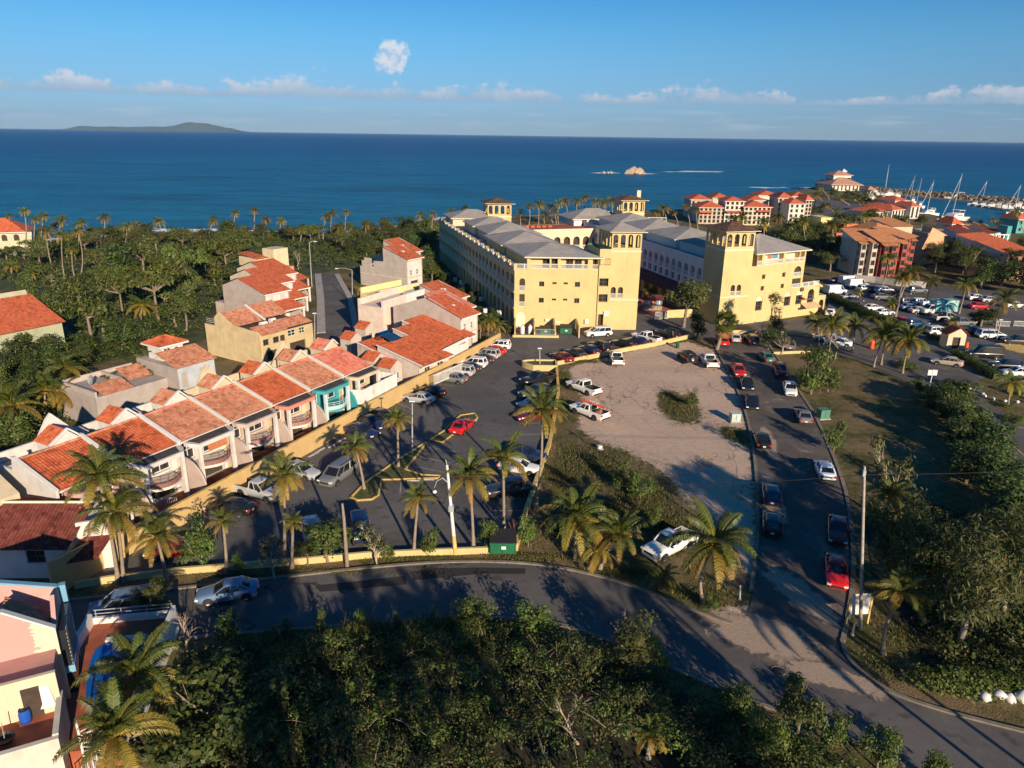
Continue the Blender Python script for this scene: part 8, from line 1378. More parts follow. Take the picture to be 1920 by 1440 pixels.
# ---- single trees and shrubs
SG = 'shrubs on the road verge'
for a in [('broadleaf_tree', 'large round olive green tree at the court entrance', 'tree', (1281, 614), 527, 108, 'olive', 1), ('broadleaf_tree', 'slender upright tree against the yellow east wing', 'tree', (1450, 640), 552, 40, 'upright', 1), ('shrub', 'dark dense shrub beside the fan palm', 'shrub', (1308, 634), 588, 46, 'dark', 1), ('shrub', 'large dense green shrub beside the white car on the lawn edge', 'shrub', (1520, 738), 656, 84, 'shrub', 1), ('shrub', 'right half of the large shrub clump on the lawn edge', 'shrub', (1552, 734), 680, 50, 'shrub', 2), ('shrub', 'round dark shrub on the lawn below the green box', 'shrub', (1563, 846), 792, 46, 'shrub', 3), ('shrub', 'small shrub in the grass patch of the earth lot', 'shrub', (1297, 764), 730, 28, 'shrub', 2), ('shrub', 'bright green bush on the grass below the earth lot', 'shrub', (1163, 916), 868, 46, 'lime', 1), ('shrub', 'low shrub between the earth lot bush and the pickup', 'shrub', (1225, 985), 950, 34, 'shrub', 1), ('shrub', 'wide low scrub right of the bright green bush', 'shrub', (1200, 935), 885, 60, 'shrub', 3),
 ('shrub', 'yellow green round shrub left on the verge', 'shrub', (380, 1064), 980, 68, 'shrub', 2, SG), ('shrub', 'thin twiggy shrub on the verge beside the small palms', 'shrub', (515, 1086), 1003, 62, 'sparse', 2, SG), ('shrub', 'widest round shrub on the verge', 'shrub', (615, 1052), 978, 96, 'round', 2, SG), ('shrub', 'small round shrub left of the widest verge shrub', 'shrub', (577, 1060), 1015, 46, 'round', 4, SG), ('shrub', 'half bare leaning shrub on the verge', 'shrub', (706, 1058), 988, 74, 'sparse', 1, SG), ('shrub', 'shrub with reddish flowers between two verge palms', 'shrub', (804, 1040), 990, 46, 'shrub', 1, SG), ('shrub', 'bright shrub left of the verge dumpster', 'shrub', (917, 1022), 974, 46, 'lime', 2, SG), ('shrub', 'creeper shrub covering the end of the low wall', 'shrub', (990, 1024), 965, 46, 'lime', 1, SG), ('shrub', 'low shrub at the foot of the curved corner palm', 'shrub', (1332, 1142), 1122, 34, 'lime', 2, SG), ('shrub', 'yellowish low shrub behind the small palms', 'shrub', (450, 1070), 1045, 34, 'lime', 1, SG), ('shrub', 'low golden plant by the verge wall', 'shrub', (727, 1046), 1025, 36, 'lime', 2, SG), ('broadleaf_tree', 'small dark feathery tree over the parked minivan', 'tree', (292, 1172), 1092, 72, 'feather', 3),
 ('broadleaf_tree', 'large feathery tree with pale forked trunk at the right', 'tree', (1797, 1216), 968, 270, 'feather', 1), ('broadleaf_tree', 'feathery tree leaning over the red car', 'tree', (1690, 1120), 948, 170, 'feather', 2), ('broadleaf_tree', 'bare topped feathery tree at the right edge', 'tree', (1880, 1160), 985, 190, 'feather', 4), ('broadleaf_tree', 'thin open tree behind the right-hand pole', 'tree', (1650, 968), 828, 96, 'sparse', 3), ('broadleaf_tree', 'dense dark tree at the right edge below the access road', 'tree', (1900, 1010), 905, 130, 'dark', 2), ('shrub', 'shrubs at the foot of the right-hand pole', 'shrub', (1640, 990), 940, 60, 'dark', 3), ('broadleaf_tree', 'round car park tree in front of the white railing', 'tree', (1838, 612), 578, 62, 'round', 1), ('shrub', 'bush with brown stems by the top of the side road', 'shrub', (1465, 664), 622, 50, 'sparse', 2), ('shrub', 'small tree left of the ramp wall', 'shrub', (1440, 655), 616, 34, 'dark', 4)]: tree(*a)
GR_ = 'trees of the coastal grove'
for a in [((172, 642), 518, 92, 'round', 1), ((300, 612), 488, 118, 'spread', 1), ((218, 540), 460, 84, 'dark', 1), ((232, 600), 505, 84, 'spread', 2), ((330, 612), 560, 66, 'round', 2), ((355, 560), 458, 92, 'spread', 3), ((425, 520), 446, 86, 'spread', 1), ((270, 520), 445, 80, 'olive', 2), ((120, 640), 545, 60, 'round', 3), ((392, 500), 440, 80, 'olive', 1), ((460, 500), 440, 76, 'spread', 2), ((350, 620), 545, 60, 'round', 4), ((60, 600), 515, 40, 'round', 2), ((190, 520), 462, 60, 'olive', 3)]: GN = globals().get('GN', 0) + 1; tree('broadleaf_tree', {'round': 'round crowned', 'spread': 'flat spreading', 'dark': 'dark', 'olive': 'olive'}[a[3]] + ' big tree of the grove at the left, ' + ('front' if a[0][1] > 590 else 'middle' if a[0][1] > 530 else 'back') + ' rank, crown about ' + ('left' if a[0][0] < 200 else 'mid' if a[0][0] < 320 else 'right'), 'tree', *a, group=GR_)
tg = random.Random(77)
def scatter(n, poly, label, kinds, hr, rr_, group, name='broadleaf_tree', cat='tree', mind=2.0):
    q = PP(poly); xs = [p[0] for p in q]; ys = [p[1] for p in q]; k = 0; got = []
    for _ in range(n * 40):
        if k >= n: break
        x, y = tg.uniform(min(xs), max(xs)), tg.uniform(min(ys), max(ys))
        if sdist(q, np.array([x]), np.array([y]))[0] < 0 or any(hypot(x - a, y - b) < mind for a, b in got): continue
        got.append((x, y)); k += 1; hh_, r_, kd = tg.uniform(*hr), tg.uniform(*rr_), tg.choice(kinds); fx, fy = (x - min(xs)) / (max(xs) - min(xs)), (y - min(ys)) / (max(ys) - min(ys))
        wd = ('tall ' if hh_ > (hr[0] + hr[1]) / 2 else 'low ') + {'round': 'round', 'spread': 'flat spreading', 'dark': 'dark dense', 'olive': 'olive green', 'feather': 'feathery', 'shrub': 'bushy', 'lime': 'bright green'}[kd]
        tree_at(name, wd + ' ' + label + ', ' + ('far' if fy > 0.6 else 'near' if fy < 0.3 else 'middle') + ' ' + ('left' if fx < 0.25 else 'centre left' if fx < 0.5 else 'centre right' if fx < 0.75 else 'right'), cat, x, y, hh_, r_, kd, tg.randrange(1, 4), group)
scatter(58, [(-40, 500), (120, 472), (300, 452), (460, 448), (650, 448), (780, 432), (820, 428), (810, 470), (690, 468), (600, 478), (560, 462), (440, 468), (200, 480), (60, 510)], 'tree in the belt behind the beach', ['round', 'spread', 'dark', 'olive'], (4.0, 7.0), (3.0, 4.6), 'scrub trees behind the beach', mind=4)
scatter(26, [(130, 560), (260, 490), (420, 490), (440, 520), (400, 560), (345, 600), (300, 640), (170, 660)], 'tree in the grove left of the street', ['round', 'spread', 'olive'], (4.5, 7.5), (2.6, 4.0), GR_, mind=3.5)
scatter(16, [(640, 480), (690, 470), (815, 470), (820, 510), (805, 540), (790, 520), (680, 490)], 'tree between the street and the hotel', ['dark', 'round'], (4, 6.5), (2.5, 3.6), 'dark trees beside the hotel', mind=3)
scatter(15, [(812, 505), (826, 500), (960, 625), (945, 632), (890, 600), (850, 560)], 'shrub in the gap along the arcade', ['dark', 'shrub'], (1.5, 3.4), (1.2, 2.2), 'shrubs along the hotel arcade', 'shrub', 'shrub', 2.0)
scatter(22, [(-20, 690), (60, 660), (250, 640), (300, 650), (230, 660), (165, 690), (160, 740), (120, 800), (60, 850), (-30, 880)], 'garden tree left of the terrace', ['dark', 'round'], (3, 5.5), (1.8, 3.0), 'shaded garden trees left of the terrace', mind=2.6)
scatter(24, [(1400, 470), (1520, 440), (1560, 452), (1600, 470), (1610, 520), (1565, 516), (1530, 500), (1470, 480)], 'tree behind the east wing', ['dark', 'round', 'olive'], (5, 9), (3.0, 4.6), 'trees behind the east wing', mind=3.6)
scatter(26, [(1735, 528), (1735, 480), (1800, 470), (1860, 485), (1990, 500), (1990, 570), (1860, 548), (1790, 535)], 'tree behind the right-hand car park', ['dark', 'round', 'feather'], (5, 8.5), (3.2, 5.0), 'trees behind the right-hand car park', mind=4)
scatter(12, [(1530, 405), (1640, 410), (1700, 425), (1760, 425), (1760, 440), (1640, 436), (1560, 420)], 'tree among the marina roofs', ['dark', 'round'], (4, 6), (2.5, 3.6), 'trees among the marina roofs', mind=4)
scatter(9, [(1524, 352), (1560, 362), (1650, 378), (1640, 388), (1540, 372)], 'tree beside the clubhouse', ['dark'], (4, 6), (2.5, 3.6), 'trees around the clubhouse', mind=5)
scatter(24, [(1690, 678), (1722, 715), (1800, 798), (1880, 905), (1990, 1000), (1990, 1080), (1900, 990), (1830, 900), (1780, 830), (1715, 735), (1680, 690)], 'bush in the border below the access road', ['shrub', 'dark', 'lime'], (1.1, 2.2), (1.1, 1.8), 'bushes in the lawn border', 'shrub', 'shrub', 1.8)
scatter(13, [(1780, 760), (1850, 850), (1920, 960), (1960, 1100), (1830, 960), (1780, 860)], 'tree shading the lower lawn', ['dark', 'round'], (3.5, 5.6), (2.4, 3.6), 'dark trees of the lower lawn', mind=3.0)
scatter(5, [(1835, 760), (1920, 830), (1990, 850), (1990, 720), (1870, 720)], 'plant right of the access road', ['shrub', 'lime'], (0.8, 1.6), (0.9, 1.5), 'planting right of the access road', 'shrub', 'shrub', 2.0)
# ---- hedges
def hedge(label, line, w, h, mat=None):
    q = PP(line); o = thing('hedge', label, 'hedge', (*q[0], 0)); rel = [(x - q[0][0], y - q[0][1]) for x, y in q]; L = []
    for (a, b), (c, d) in zip(rel[:-1], rel[1:]):
        n = max(1, int(hypot(c - a, d - b) / 0.8))
        for i in range(n): t = i / n; L.append((a + (c - a) * t + tg.uniform(-.2, .2), b + (d - b) * t + tg.uniform(-.2, .2), h * 0.5, w * tg.uniform(0.5, 0.65), h * tg.uniform(0.45, 0.62)))
    C, T, B = leaves(L, 170, 0.22, 0.5, 0.55); put('foliage', quads_mesh('foliage', C, T, B, [L_MID, L_DARK], NR.integers(0, 2, len(C))), o)
    m = MB(); ribbon(m, rel, -w * 0.25, w * 0.25, 0, h * 0.7); m.build('stems', L_DARK, o)
hedge('long clipped hedge between the ramp and the car park', [(1560, 562), (1600, 582), (1640, 600), (1690, 620)], 2.6, 1.7); hedge('hedge between gate house and access road', [(1790, 668), (1830, 690), (1868, 712)], 2.2, 1.4); hedge('short hedge below the white sport utility car', [(1738, 634), (1775, 642)], 2.0, 1.1); hedge('hedge of the road bank above the white stones', [(1760, 1268), (1830, 1272), (1930, 1285)], 1.4, 1.0)
# ---- bare trees and dead branches
def bare(label, base, top, spread, seed, name='bare_tree', mat=None, lean=0.0):
    x, y = P(*base); h = ZY(base[0], top, y)[1]; rg = random.Random(seed); o = thing(name, label, 'bare tree', (x, y, 0)); m = MB()
    def grow(p, d, L, r, k):
        e = p + d * L; mid = p.lerp(e, 0.5) + Vector((rg.uniform(-.1, .1), rg.uniform(-.1, .1), rg.uniform(-.05, .1))) * L; m.tube([p, mid, e], [r, r * 0.8, r * 0.55], 5, 0, False)
        if k: 
            for i in range(3 if k > 1 else 2): grow(e if i else mid, (d + Vector((rg.uniform(-1, 1) * spread, rg.uniform(-1, 1) * spread, rg.uniform(-0.2, 0.5)))).normalized(), L * rg.uniform(0.55, 0.8), r * 0.55, k - 1)
    grow(Vector((0, 0, -0.1)), Vector((lean, 0, 1)).normalized(), h * 0.36, h * 0.022 + 0.03, 4); m.build('branches', mat or TWIG, o)
bare('leafless pale bush at the road edge beside the pool terrace', (352, 1222), 1150, 0.8, 3); bare('leafless pale tree among the palms by the ramp', (1566, 672), 610, 0.8, 5); bare('leafless silver branches in the middle of the thicket', (1085, 1395), 1300, 1.0, 8, lean=-0.5); bare('leafless twigs low in the thicket, bottom middle', (1040, 1440), 1395, 1.0, 9, lean=-0.6); bare('dead grey tree beside the pale green block', (112, 552), 505, 0.9, 12); bare('leafless tree by the end of the street', (560, 505), 462, 0.5, 14); bare('reddish dead sapling above the verge dumpster', (962, 1012), 968, 0.5, 15, mat=simple('red_twigs', (0.24, 0.09, 0.06), 0.95)); bare('leafless sapling rising over the thicket by the road', (1165, 1240), 1150, 0.5, 17)
# ---- thicket in the foreground: one mass of scrub
th_px = [(345, 1222), (500, 1206), (640, 1196), (760, 1186), (850, 1180), (1000, 1186), (1090, 1206), (1210, 1262), (1340, 1322), (1440, 1366), (1560, 1420), (1640, 1480), (1400, 1600), (900, 1640), (330, 1600), (290, 1420), (330, 1300)]
TP = PP(th_px); xs = [p[0] for p in TP]; ys = [p[1] for p in TP]; L = []; L2 = []
while len(L) < 1050:
    x, y = tg.uniform(min(xs), max(xs)), tg.uniform(min(ys), max(ys)); s = sdist(TP, np.array([x]), np.array([y]))[0]
    if s < 0.1: continue
    hz_ = (0.5 + 2.1 * min(1, s / 4.5)) * (0.55 + 0.75 * (0.5 + 0.5 * sin(x * 0.55 + 1.3 * sin(y * 0.4)) * cos(y * 0.6 + x * 0.2))); L.append((x, y, hz_ * tg.uniform(0.3, 1.0), tg.uniform(0.4, 1.1), tg.uniform(0.4, 0.95)))
C, T, B = leaves(L, 150, 0.20, 0.45, 0.5, (0.35, 1.05)); cnt = [int(150 * (q[3] * q[3] + q[3] * q[4]) / 2) for q in L]; mi = np.concatenate([np.full(c_, tg.choice((0, 0, 0, 1, 2, 2, 3, 4))) for c_ in cnt]); mi = np.where(NR.random(len(mi)) < 0.2, 0, mi)
put_th = put('thicket', quads_mesh('thicket', C, T, B, [L_BRUSH, L_DARK, L_MID, L_OLIVE, L_LIME], mi)); stuff(put_th, 'tangled scrub thicket covering the slope below the road', 'scrub')
m = MB()
for i in range(150):
    x, y, z, rx, rz = tg.choice(L); a = tg.uniform(0, 6.28); e = tg.uniform(0.2, 1.3); l = tg.uniform(0.8, 2.0); p0 = Vector((x + tg.uniform(-.5, .5), y + tg.uniform(-.5, .5), z * 0.7)); d = Vector((cos(a) * cos(e), sin(a) * cos(e), sin(e))); m.tube([p0, p0 + d * l * 0.5 + Vector((0, 0, 0.1)), p0 + d * l], [0.018, 0.014, 0.005], 4, 0, False)
stuff(m.build('thicket_twigs', TWIG), 'dry twigs sticking out of the thicket', 'twigs')
# large leaved tree at the bottom left and roadside saplings
Ls = [(tg.uniform(-4.2, 4.2), tg.uniform(-3.2, 3.2), tg.uniform(1.2, 3.6), tg.uniform(0.9, 1.6), tg.uniform(0.6, 1.0)) for i in range(26)]; C, T, B = leaves(Ls, 70, 0.36, 0.8, 0.75); x, y = P(420, 1385); o = thing('sea_grape_tree', 'broad tree with big round leaves in the lower left thicket', 'tree', (x, y, 0)); put('crown', quads_mesh('crown', C, T, B, [L_MID, L_DARK], NR.integers(0, 2, len(C))), o); m = MB(); branchy(m, (0, 0, 0), Ls, 0.2, 1.2, np.random.default_rng(4), 0, 10); m.build('trunk', BARK, o)
for i, (b, t, w, k, s, l) in enumerate([((602, 1192), 1143, 22, 'lime', 1, 'slim sapling at the road edge, left of two'), ((678, 1196), 1138, 36, 'lime', 2, 'bright sapling at the road edge, right of two'), ((746, 1178), 1146, 16, 'lime', 1, 'smallest sapling at the road edge'), ((885, 1178), 1118, 86, 'lime', 3, 'row of upright saplings below the bend of the road'), ((1000, 1192), 1134, 90, 'lime', 2, 'reddish stemmed bush at the road bend'), ((1185, 1262), 1158, 96, 'upright', 2, 'tall yellow green sapling leaning over the road bend'), ((1230, 1262), 1190, 50, 'lime', 1, 'bush right of the tall sapling at the bend'), ((1375, 1350), 1275, 74, 'shrub', 2, 'leafy bush at the lower road edge, left'), ((1490, 1395), 1280, 92, 'round', 3, 'tall leafy sapling at the lower road edge'), ((1430, 1420), 1330, 90, 'lime', 3, 'yellow leaved bush below the tall sapling'), ((1560, 1400), 1345, 60, 'shrub', 1, 'bush right of the tall sapling at the lower edge'), ((1645, 1440), 1362, 78, 'shrub', 3, 'rounded bush at the bottom beside the road'), ((1750, 1470), 1408, 60, 'shrub', 2, 'last small bush at the bottom right road edge'), ((430, 1212), 1150, 50, 'dark', 2, 'dark bush in the shade at the road edge'), ((530, 1216), 1170, 60, 'shrub', 3, 'bush with dry plumes at the road edge')]): tree('shrub', l, 'shrub', b, t, w, k, s, 'saplings and bushes along the lower road edge')
# ---- grass
def grass(name, label, spots, h, bl, n):
    Cs, Ts, Bs = [], [], []
    for px, py, rx, ry, k in spots:
        cx, cy = P(px, py); m_ = int(n * k); a = NR.uniform(0, 6.28, m_); r = np.abs(NR.normal(0, 0.62, m_)) * (1 + 0.3 * np.sin(a * 3 + px)); X = cx + rx * r * np.cos(a); Yy = cy + ry * r * np.sin(a); hh = h * NR.uniform(0.5, 1.3, m_); t = np.stack([NR.normal(0, 0.35, m_), NR.normal(0, 0.35, m_), np.ones(m_)], 1) * hh[:, None] * 0.5; b = unit(NR.normal(size=(m_, 3)) * np.array([1, 1, 0.1])) * bl
        Cs.append(np.stack([X, Yy, hh * 0.42 - 0.03], 1)); Ts.append(t); Bs.append(b)
    stuff(put(name, quads_mesh(name, np.concatenate(Cs), np.concatenate(Ts), np.concatenate(Bs), [L_GRASS, L_MID], NR.choice(2, sum(len(c) for c in Cs), p=[0.8, 0.2]))), label, 'grass')
grass('lot_grass', 'rough grass on and around the earth lot', [(1272, 762, 2.4, 5.5, 1.0), (1255, 745, 1.6, 3, 0.4), (1372, 812, 1.1, 2.0, 0.25), (1090, 678, 4.5, 1.0, 0.5), (1060, 705, 1.2, 4.0, 0.5), (1055, 760, 1.0, 4.0, 0.4), (1120, 870, 4.5, 6.5, 1.4), (1200, 920, 4.5, 5.0, 1.4), (1060, 900, 3.0, 7.0, 1.0), (1250, 985, 3.2, 4.0, 0.9), (1150, 960, 5, 3.0, 0.8), (1040, 985, 2.4, 4.0, 0.6)], 0.28, 0.035, 3000)
grass('verge_grass', 'short grass on the road verges and islands', [(600, 1072, 6, 0.5, 0.8), (800, 1048, 6, 0.5, 0.9), (1000, 1044, 4, 0.6, 0.7), (1330, 1112, 2.4, 1.8, 0.7), (1180, 1072, 3, 0.8, 0.5), (700, 915, 1.6, 1.6, 0.3), (1655, 1250, 1.3, 2.0, 0.4), (1690, 1190, 2.5, 2.5, 0.5), (450, 1080, 4, 0.4, 0.5)], 0.16, 0.03, 3200)
grass('thicket_grass', 'tall cane grass at the top of the thicket', [(700, 1205, 2.6, 1.0, 0.5), (820, 1200, 3.0, 1.2, 0.6), (640, 1230, 3, 1.5, 0.4)], 1.5, 0.05, 5000)

def undergrowth(name, label, poly, n, hr, size, mats, per=26):
    q = PP(poly); xs = [p[0] for p in q]; ys = [p[1] for p in q]; X = NR.uniform(min(xs), max(xs), n * 4); Yv = NR.uniform(min(ys), max(ys), n * 4); ok = sdist(q, X, Yv) > 0.3; L = [(x, y, hr * NR.uniform(0.2, 0.6), NR.uniform(0.8, 1.8), hr * NR.uniform(0.3, 0.6)) for x, y in zip(X[ok][:n], Yv[ok][:n])]
    C, T, B = leaves(L, per, size, 0.6, 0.6); stuff(put(name, quads_mesh(name, C, T, B, mats, NR.integers(0, len(mats), len(C)))), label, 'undergrowth')
undergrowth('grove_undergrowth', 'green undergrowth filling the grove and the belt behind the beach', [(-60, 510), (-60, 472), (110, 464), (300, 449), (460, 447), (650, 448), (780, 434), (822, 430), (822, 500), (800, 540), (690, 490), (640, 500), (560, 515), (420, 540), (385, 640), (300, 650), (160, 680), (140, 630), (120, 570), (40, 545)], 1500, 2.6, 0.45, [L_MID, L_DARK, L_OLIVE, L_LIME])
undergrowth('garden_undergrowth', 'dark garden planting in the shade left of the terrace', [(160, 690), (150, 760), (60, 860), (-60, 900), (-60, 700), (60, 655), (150, 645), (300, 655)], 420, 1.4, 0.32, [L_DARK, L_MID], 40)
undergrowth('bank_undergrowth', 'low scrub under the feathery trees at the right', [(1640, 975), (1700, 940), (1800, 965), (1990, 1080), (1990, 1270), (1860, 1262), (1760, 1240), (1740, 1180), (1690, 1080)], 420, 1.2, 0.26, [L_BRUSH, L_DARK, L_OLIVE], 60)
undergrowth('bed_planting', 'low planting in the bed above the white boulders', [(1700, 1275), (1800, 1262), (1960, 1270), (1960, 1300), (1800, 1298), (1730, 1292)], 120, 0.8, 0.22, [L_LIME, L_MID, L_OLIVE], 60)
# ------------------------------------------------------------------ poles, boxes, signs, small things
def post_between(base, top, Y=None):
    bx, by = P(*base); tx, tz = ZY(*top, by); return (bx, by), (tx - bx, tz)
(bx, by), (dx, dz) = post_between((854, 1039), (838, 872)); up_ = thing('utility_pole', 'white concrete utility pole with yellow foot and street lamp on the verge', 'pole', (bx, by, 0)); m = MB(); m.tube([(dx * 0.22, 0, dz * 0.22), (dx, 0, dz)], [0.17, 0.11], 8); m.build('shaft', WHITE, up_); m = MB(); m.tube([(0, 0, 0), (dx * 0.22, 0, dz * 0.22)], [0.2, 0.172], 8); m.build('painted_foot', KERBY, up_); m = MB(); m.tube([(dx * 0.8, 0, dz * 0.8), (dx * 0.8 - 0.5, 0, dz * 0.86), (dx * 0.8 - 1.0, -0.1, dz * 0.83), (dx * 0.8 - 1.2, -0.1, dz * 0.76)], 0.04, 6); m.build('lamp_arm', GALV, up_); m = MB(); m.lathe([(0, 0.1), (0.16, 0.05), (0.2, -0.1), (0, -0.25)], 10, 0, (dx * 0.8 - 1.2, -0.1, dz * 0.72)); m.build('lamp_head', WHITE, up_); m = MB(); m.box(dx * 0.5 - 0.22, -0.25, dz * 0.5, dx * 0.5 + 0.22, 0.25, dz * 0.56); m.tube([(dx, 0, dz), (dx - 0.1, 0, dz + 0.5)], 0.05, 5); m.build('fittings', GALV, up_)
W1 = Vector((bx + dx, by, dz * 0.9))
(bx, by), (dx, dz) = post_between((1613, 1180), (1621, 874)); u2 = thing('utility_pole', 'weathered pole with cables beside the white notice board at the junction', 'pole', (bx, by, 0)); m = MB(); m.tube([(0, 0, 0), (dx, 0, dz)], [0.14, 0.09], 8); m.build('shaft', simple('pole_timber', (0.34, 0.30, 0.26), 0.9, 0.3, 3), u2); m = MB(); m.box(dx - 0.1, -0.2, dz - 0.7, dx + 0.1, 0, dz - 0.3); m.build('cable_clamp', GALV, u2); W2 = Vector((bx + dx, by, dz * 0.95))
def wire(label, a, b, sag, n=1):
    m = MB(); pts = [tuple(a.lerp(b, i / 16) - Vector((0, 0, sag * sin(pi * i / 16)))) for i in range(17)]; m.tube(pts, 0.025, 4); tag(m.build('overhead_cable', BLACK), label, 'cable')
wire('thin cable strung across the earth lot between the two utility poles', W1, W2, 1.0); wire('cable running out of the frame from the right-hand pole', W2, Vector((70, 62, 9)), 0.8)
def lamp(label, base, top, arm=1.6, az=pi):
    (bx, by), (dx, dz) = post_between(base, top); l = thing('street_lamp', label, 'street lamp', (bx, by, 0)); m = MB(); m.tube([(0, 0, 0), (dx, 0, dz)], [0.11, 0.07], 8); m.build('post', GALV, l)
    if arm: m = MB(); m.tube([(dx, 0, dz), (dx + arm * 0.5 * cos(az), arm * 0.5 * sin(az), dz + 0.35), (dx + arm * cos(az), arm * sin(az), dz + 0.3)], 0.045, 6); m.build('arm', GALV, l)
    m = MB(); ax, ay = dx + arm * cos(az), arm * sin(az); m.box(ax - 0.32, ay - 0.13, dz + 0.18, ax + 0.32, ay + 0.13, dz + 0.32); m.build('head', LAMPW, l)
lamp('street lamp with curved arm at the head of the house street', (661, 572), (660, 506), 3.2); lamp('tall lamp pole left of the house street', (585, 538), (580, 455), 1.4, 0.3); lamp('thin wooden post on the grassy island', (773, 852), (773, 756), 0); lamp('small lamp on the planter by the parked cars', (1012, 690), (1012, 656), 0); lamp('short lamp beside the access road', (1797, 762), (1806, 731), 0.7, 0); lamp('thin lamp post right of the people carrier', (1868, 640), (1876, 602), 0); lamp('black lamp post on the ramp before the east wing', (1428, 634), (1429, 606), 0); lamp('tall slim lamp at the pergola houses', (1757, 452), (1758, 412), 0); lamp('lamp post at the lower houses of the street', (590, 640), (590, 590), 0)
st_ = thing('palm_stump', 'headless palm trunk on the verge behind the shrubs', 'stump', (*P(651, 1062), 0)); m = MB(); m.tube([(0, 0, 0), (0, 0, 4.6), (-0.05, 0, 6.0)], [0.17, 0.13, 0.10], 8); m.build('trunk', BARKP, st_)
nb = thing('notice_board', 'large blank white board on yellow posts at the junction', 'notice', (*P(1606, 1170), 0), 0.1); m = MB(); m.box(-0.75, -0.03, 0.9, 0.75, 0.03, 2.7); m.build('panel', WHITE, nb)
for x_ in (-0.85, 0.85): m = MB(); m.box(x_ - 0.06, -0.06, 0, x_ + 0.06, 0.06, 2.4); m.build('post', KERBY, nb)
for l, b, t in [('short grey bollard pipe on the corner verge', (1387, 1124), (1388, 1098)), ('short grey bollard pipe below the notice board', (1598, 1190), (1603, 1164))]:
    (bx, by), (dx, dz) = post_between(b, t); o = thing('bollard', l, 'bollard', (bx, by, 0)); m = MB(); m.tube([(0, 0, 0), (dx, 0, dz)], 0.08, 8); m.lathe([(0.16, 0), (0.16, 0.06), (0, 0.06)], 10); m.build('pipe', GALV, o)
def cabinet(label, px, py, w, d, h, mat, rz):
    o = thing('electric_cabinet', label, 'utility box', (*P(px, py), 0), rz); m = MB(); m.box(-w / 2, -d / 2, 0.12, w / 2, d / 2, h); m.box(-w / 2 - 0.04, -d / 2 - 0.04, h, w / 2 + 0.04, d / 2 + 0.04, h + 0.06); m.build('housing', mat, o); m = MB(); m.box(-w / 2 - 0.15, -d / 2 - 0.15, 0, w / 2 + 0.15, d / 2 + 0.15, 0.12); m.build('plinth', CONC, o); m = MB(); m.box(-0.02, -d / 2 - 0.03, 0.3, 0.02, -d / 2 - 0.002, h - 0.1); m.build('door_seam', BLACK, o)
cabinet('green utility cabinet on the lawn beside the grey saloon', 1542, 784, 1.3, 1.1, 1.25, simple('pale_green_enamel', (0.07, 0.20, 0.14), 0.6, 0.15, 2), 0.2); cabinet('pale utility cabinet in the grass by the side road kerb', 1377, 790, 1.2, 1.0, 1.15, simple('grey_green_enamel', (0.40, 0.50, 0.46), 0.6, 0.12, 2), 0.1); cabinet('small white meter box low on the grass slope', 1124, 842, 0.5, 0.4, 0.4, WHITE, 0.3)
x_, y_ = P(943, 1032); dumpster('green dumpster with open lid on the road verge', x_, y_, 0.02, 1.15)
gh = thing('gate_house', 'small cream gate house with sloping red roof at the car park entrance', 'gate house', (*P(1790, 655), 0), -0.1); m = MB(); facade(m, (-1.5, 0), (1, 0), [(0, 2.7, [(1.5, 1.3, 0.05, 2.2, False)])], 3.0, 0.3, 0, 1); m.extr([(-1.5, 0, 2.7), (1.5, 0, 2.7), (1.0, 0, 3.2), (0.3, 0, 3.8)], (0, 2.8, 0)); m.box(-1.5, 0.31, 0, 1.5, 2.8, 2.7); m.build('wall', [CREAM, DARK], gh); m = MB(); tiles(m, (-1.9, 3.0, 2.5), (-1.9, -0.3, 2.5), (0.4, -0.3, 3.95), (0.4, 3.0, 3.95)); tiles(m, (1.9, -0.3, 2.6), (1.9, 3.0, 2.6), (0.4, 3.0, 3.9), (0.4, -0.3, 3.9)); m.build('roof', T_RED, gh)
def cone(label, px, py, s): o = thing('traffic_barrel', label, 'barrel', (*P(px, py), 0.02)); m = MB(); m.lathe([(0.3, 0), (0.28, 0.35), (0.24, 0.7), (0.2, 1.0), (0, 1.02)], 12); m.build('body', ORANGE, o); o.scale = (s,) * 3; m = MB(); m.lathe([(0.36, 0), (0.36, 0.06), (0.3, 0.06)], 12); m.build('foot', BLACK, o)
cone('orange traffic barrel beside the gate house', 1812, 652, 1.0); cone('tall orange marker at the ramp hedge', 1634, 654, 1.5)
hy = thing('fire_hydrant', 'red fire hydrant at the end of the ramp wall', 'hydrant', (*P(1420, 632), 0)); m = MB(); m.lathe([(0.22, 0), (0.18, 0.1), (0.16, 0.8), (0.2, 0.85), (0.12, 1.05), (0, 1.1)], 10); m.build('body', LAMPR, hy)
bn = thing('litter_bin', 'dark green litter bin at the top of the earth lot', 'bin', (*P(1270, 652), 0)); m = MB(); m.lathe([(0, 0), (0.3, 0), (0.36, 1.0), (0.38, 1.05), (0, 1.1)], 12); m.build('body', DGREEN, bn)
ye = MB(); ye.prism(spline(PP([(1862, 648), (1900, 644), (1960, 652), (1960, 668), (1905, 660)]), 3, True), 0.0, 0.18); struct(ye.build('painted_kerb_island', KERBY))
sg = thing('sign_post', 'double white sign box on a post beside the access road', 'sign', (*P(1741, 731), 0)); m = MB(); m.tube([(0, 0, 0), (0.1, 0, 3.2)], 0.07, 6); m.build('post', WHITE, sg)
for x_ in (-0.35, 0.4): m = MB(); m.box(x_ - 0.3, -0.1, 2.3, x_ + 0.3, 0.1, 3.1); m.build('sign_face', WHITE, sg)
rw = random.Random(3)
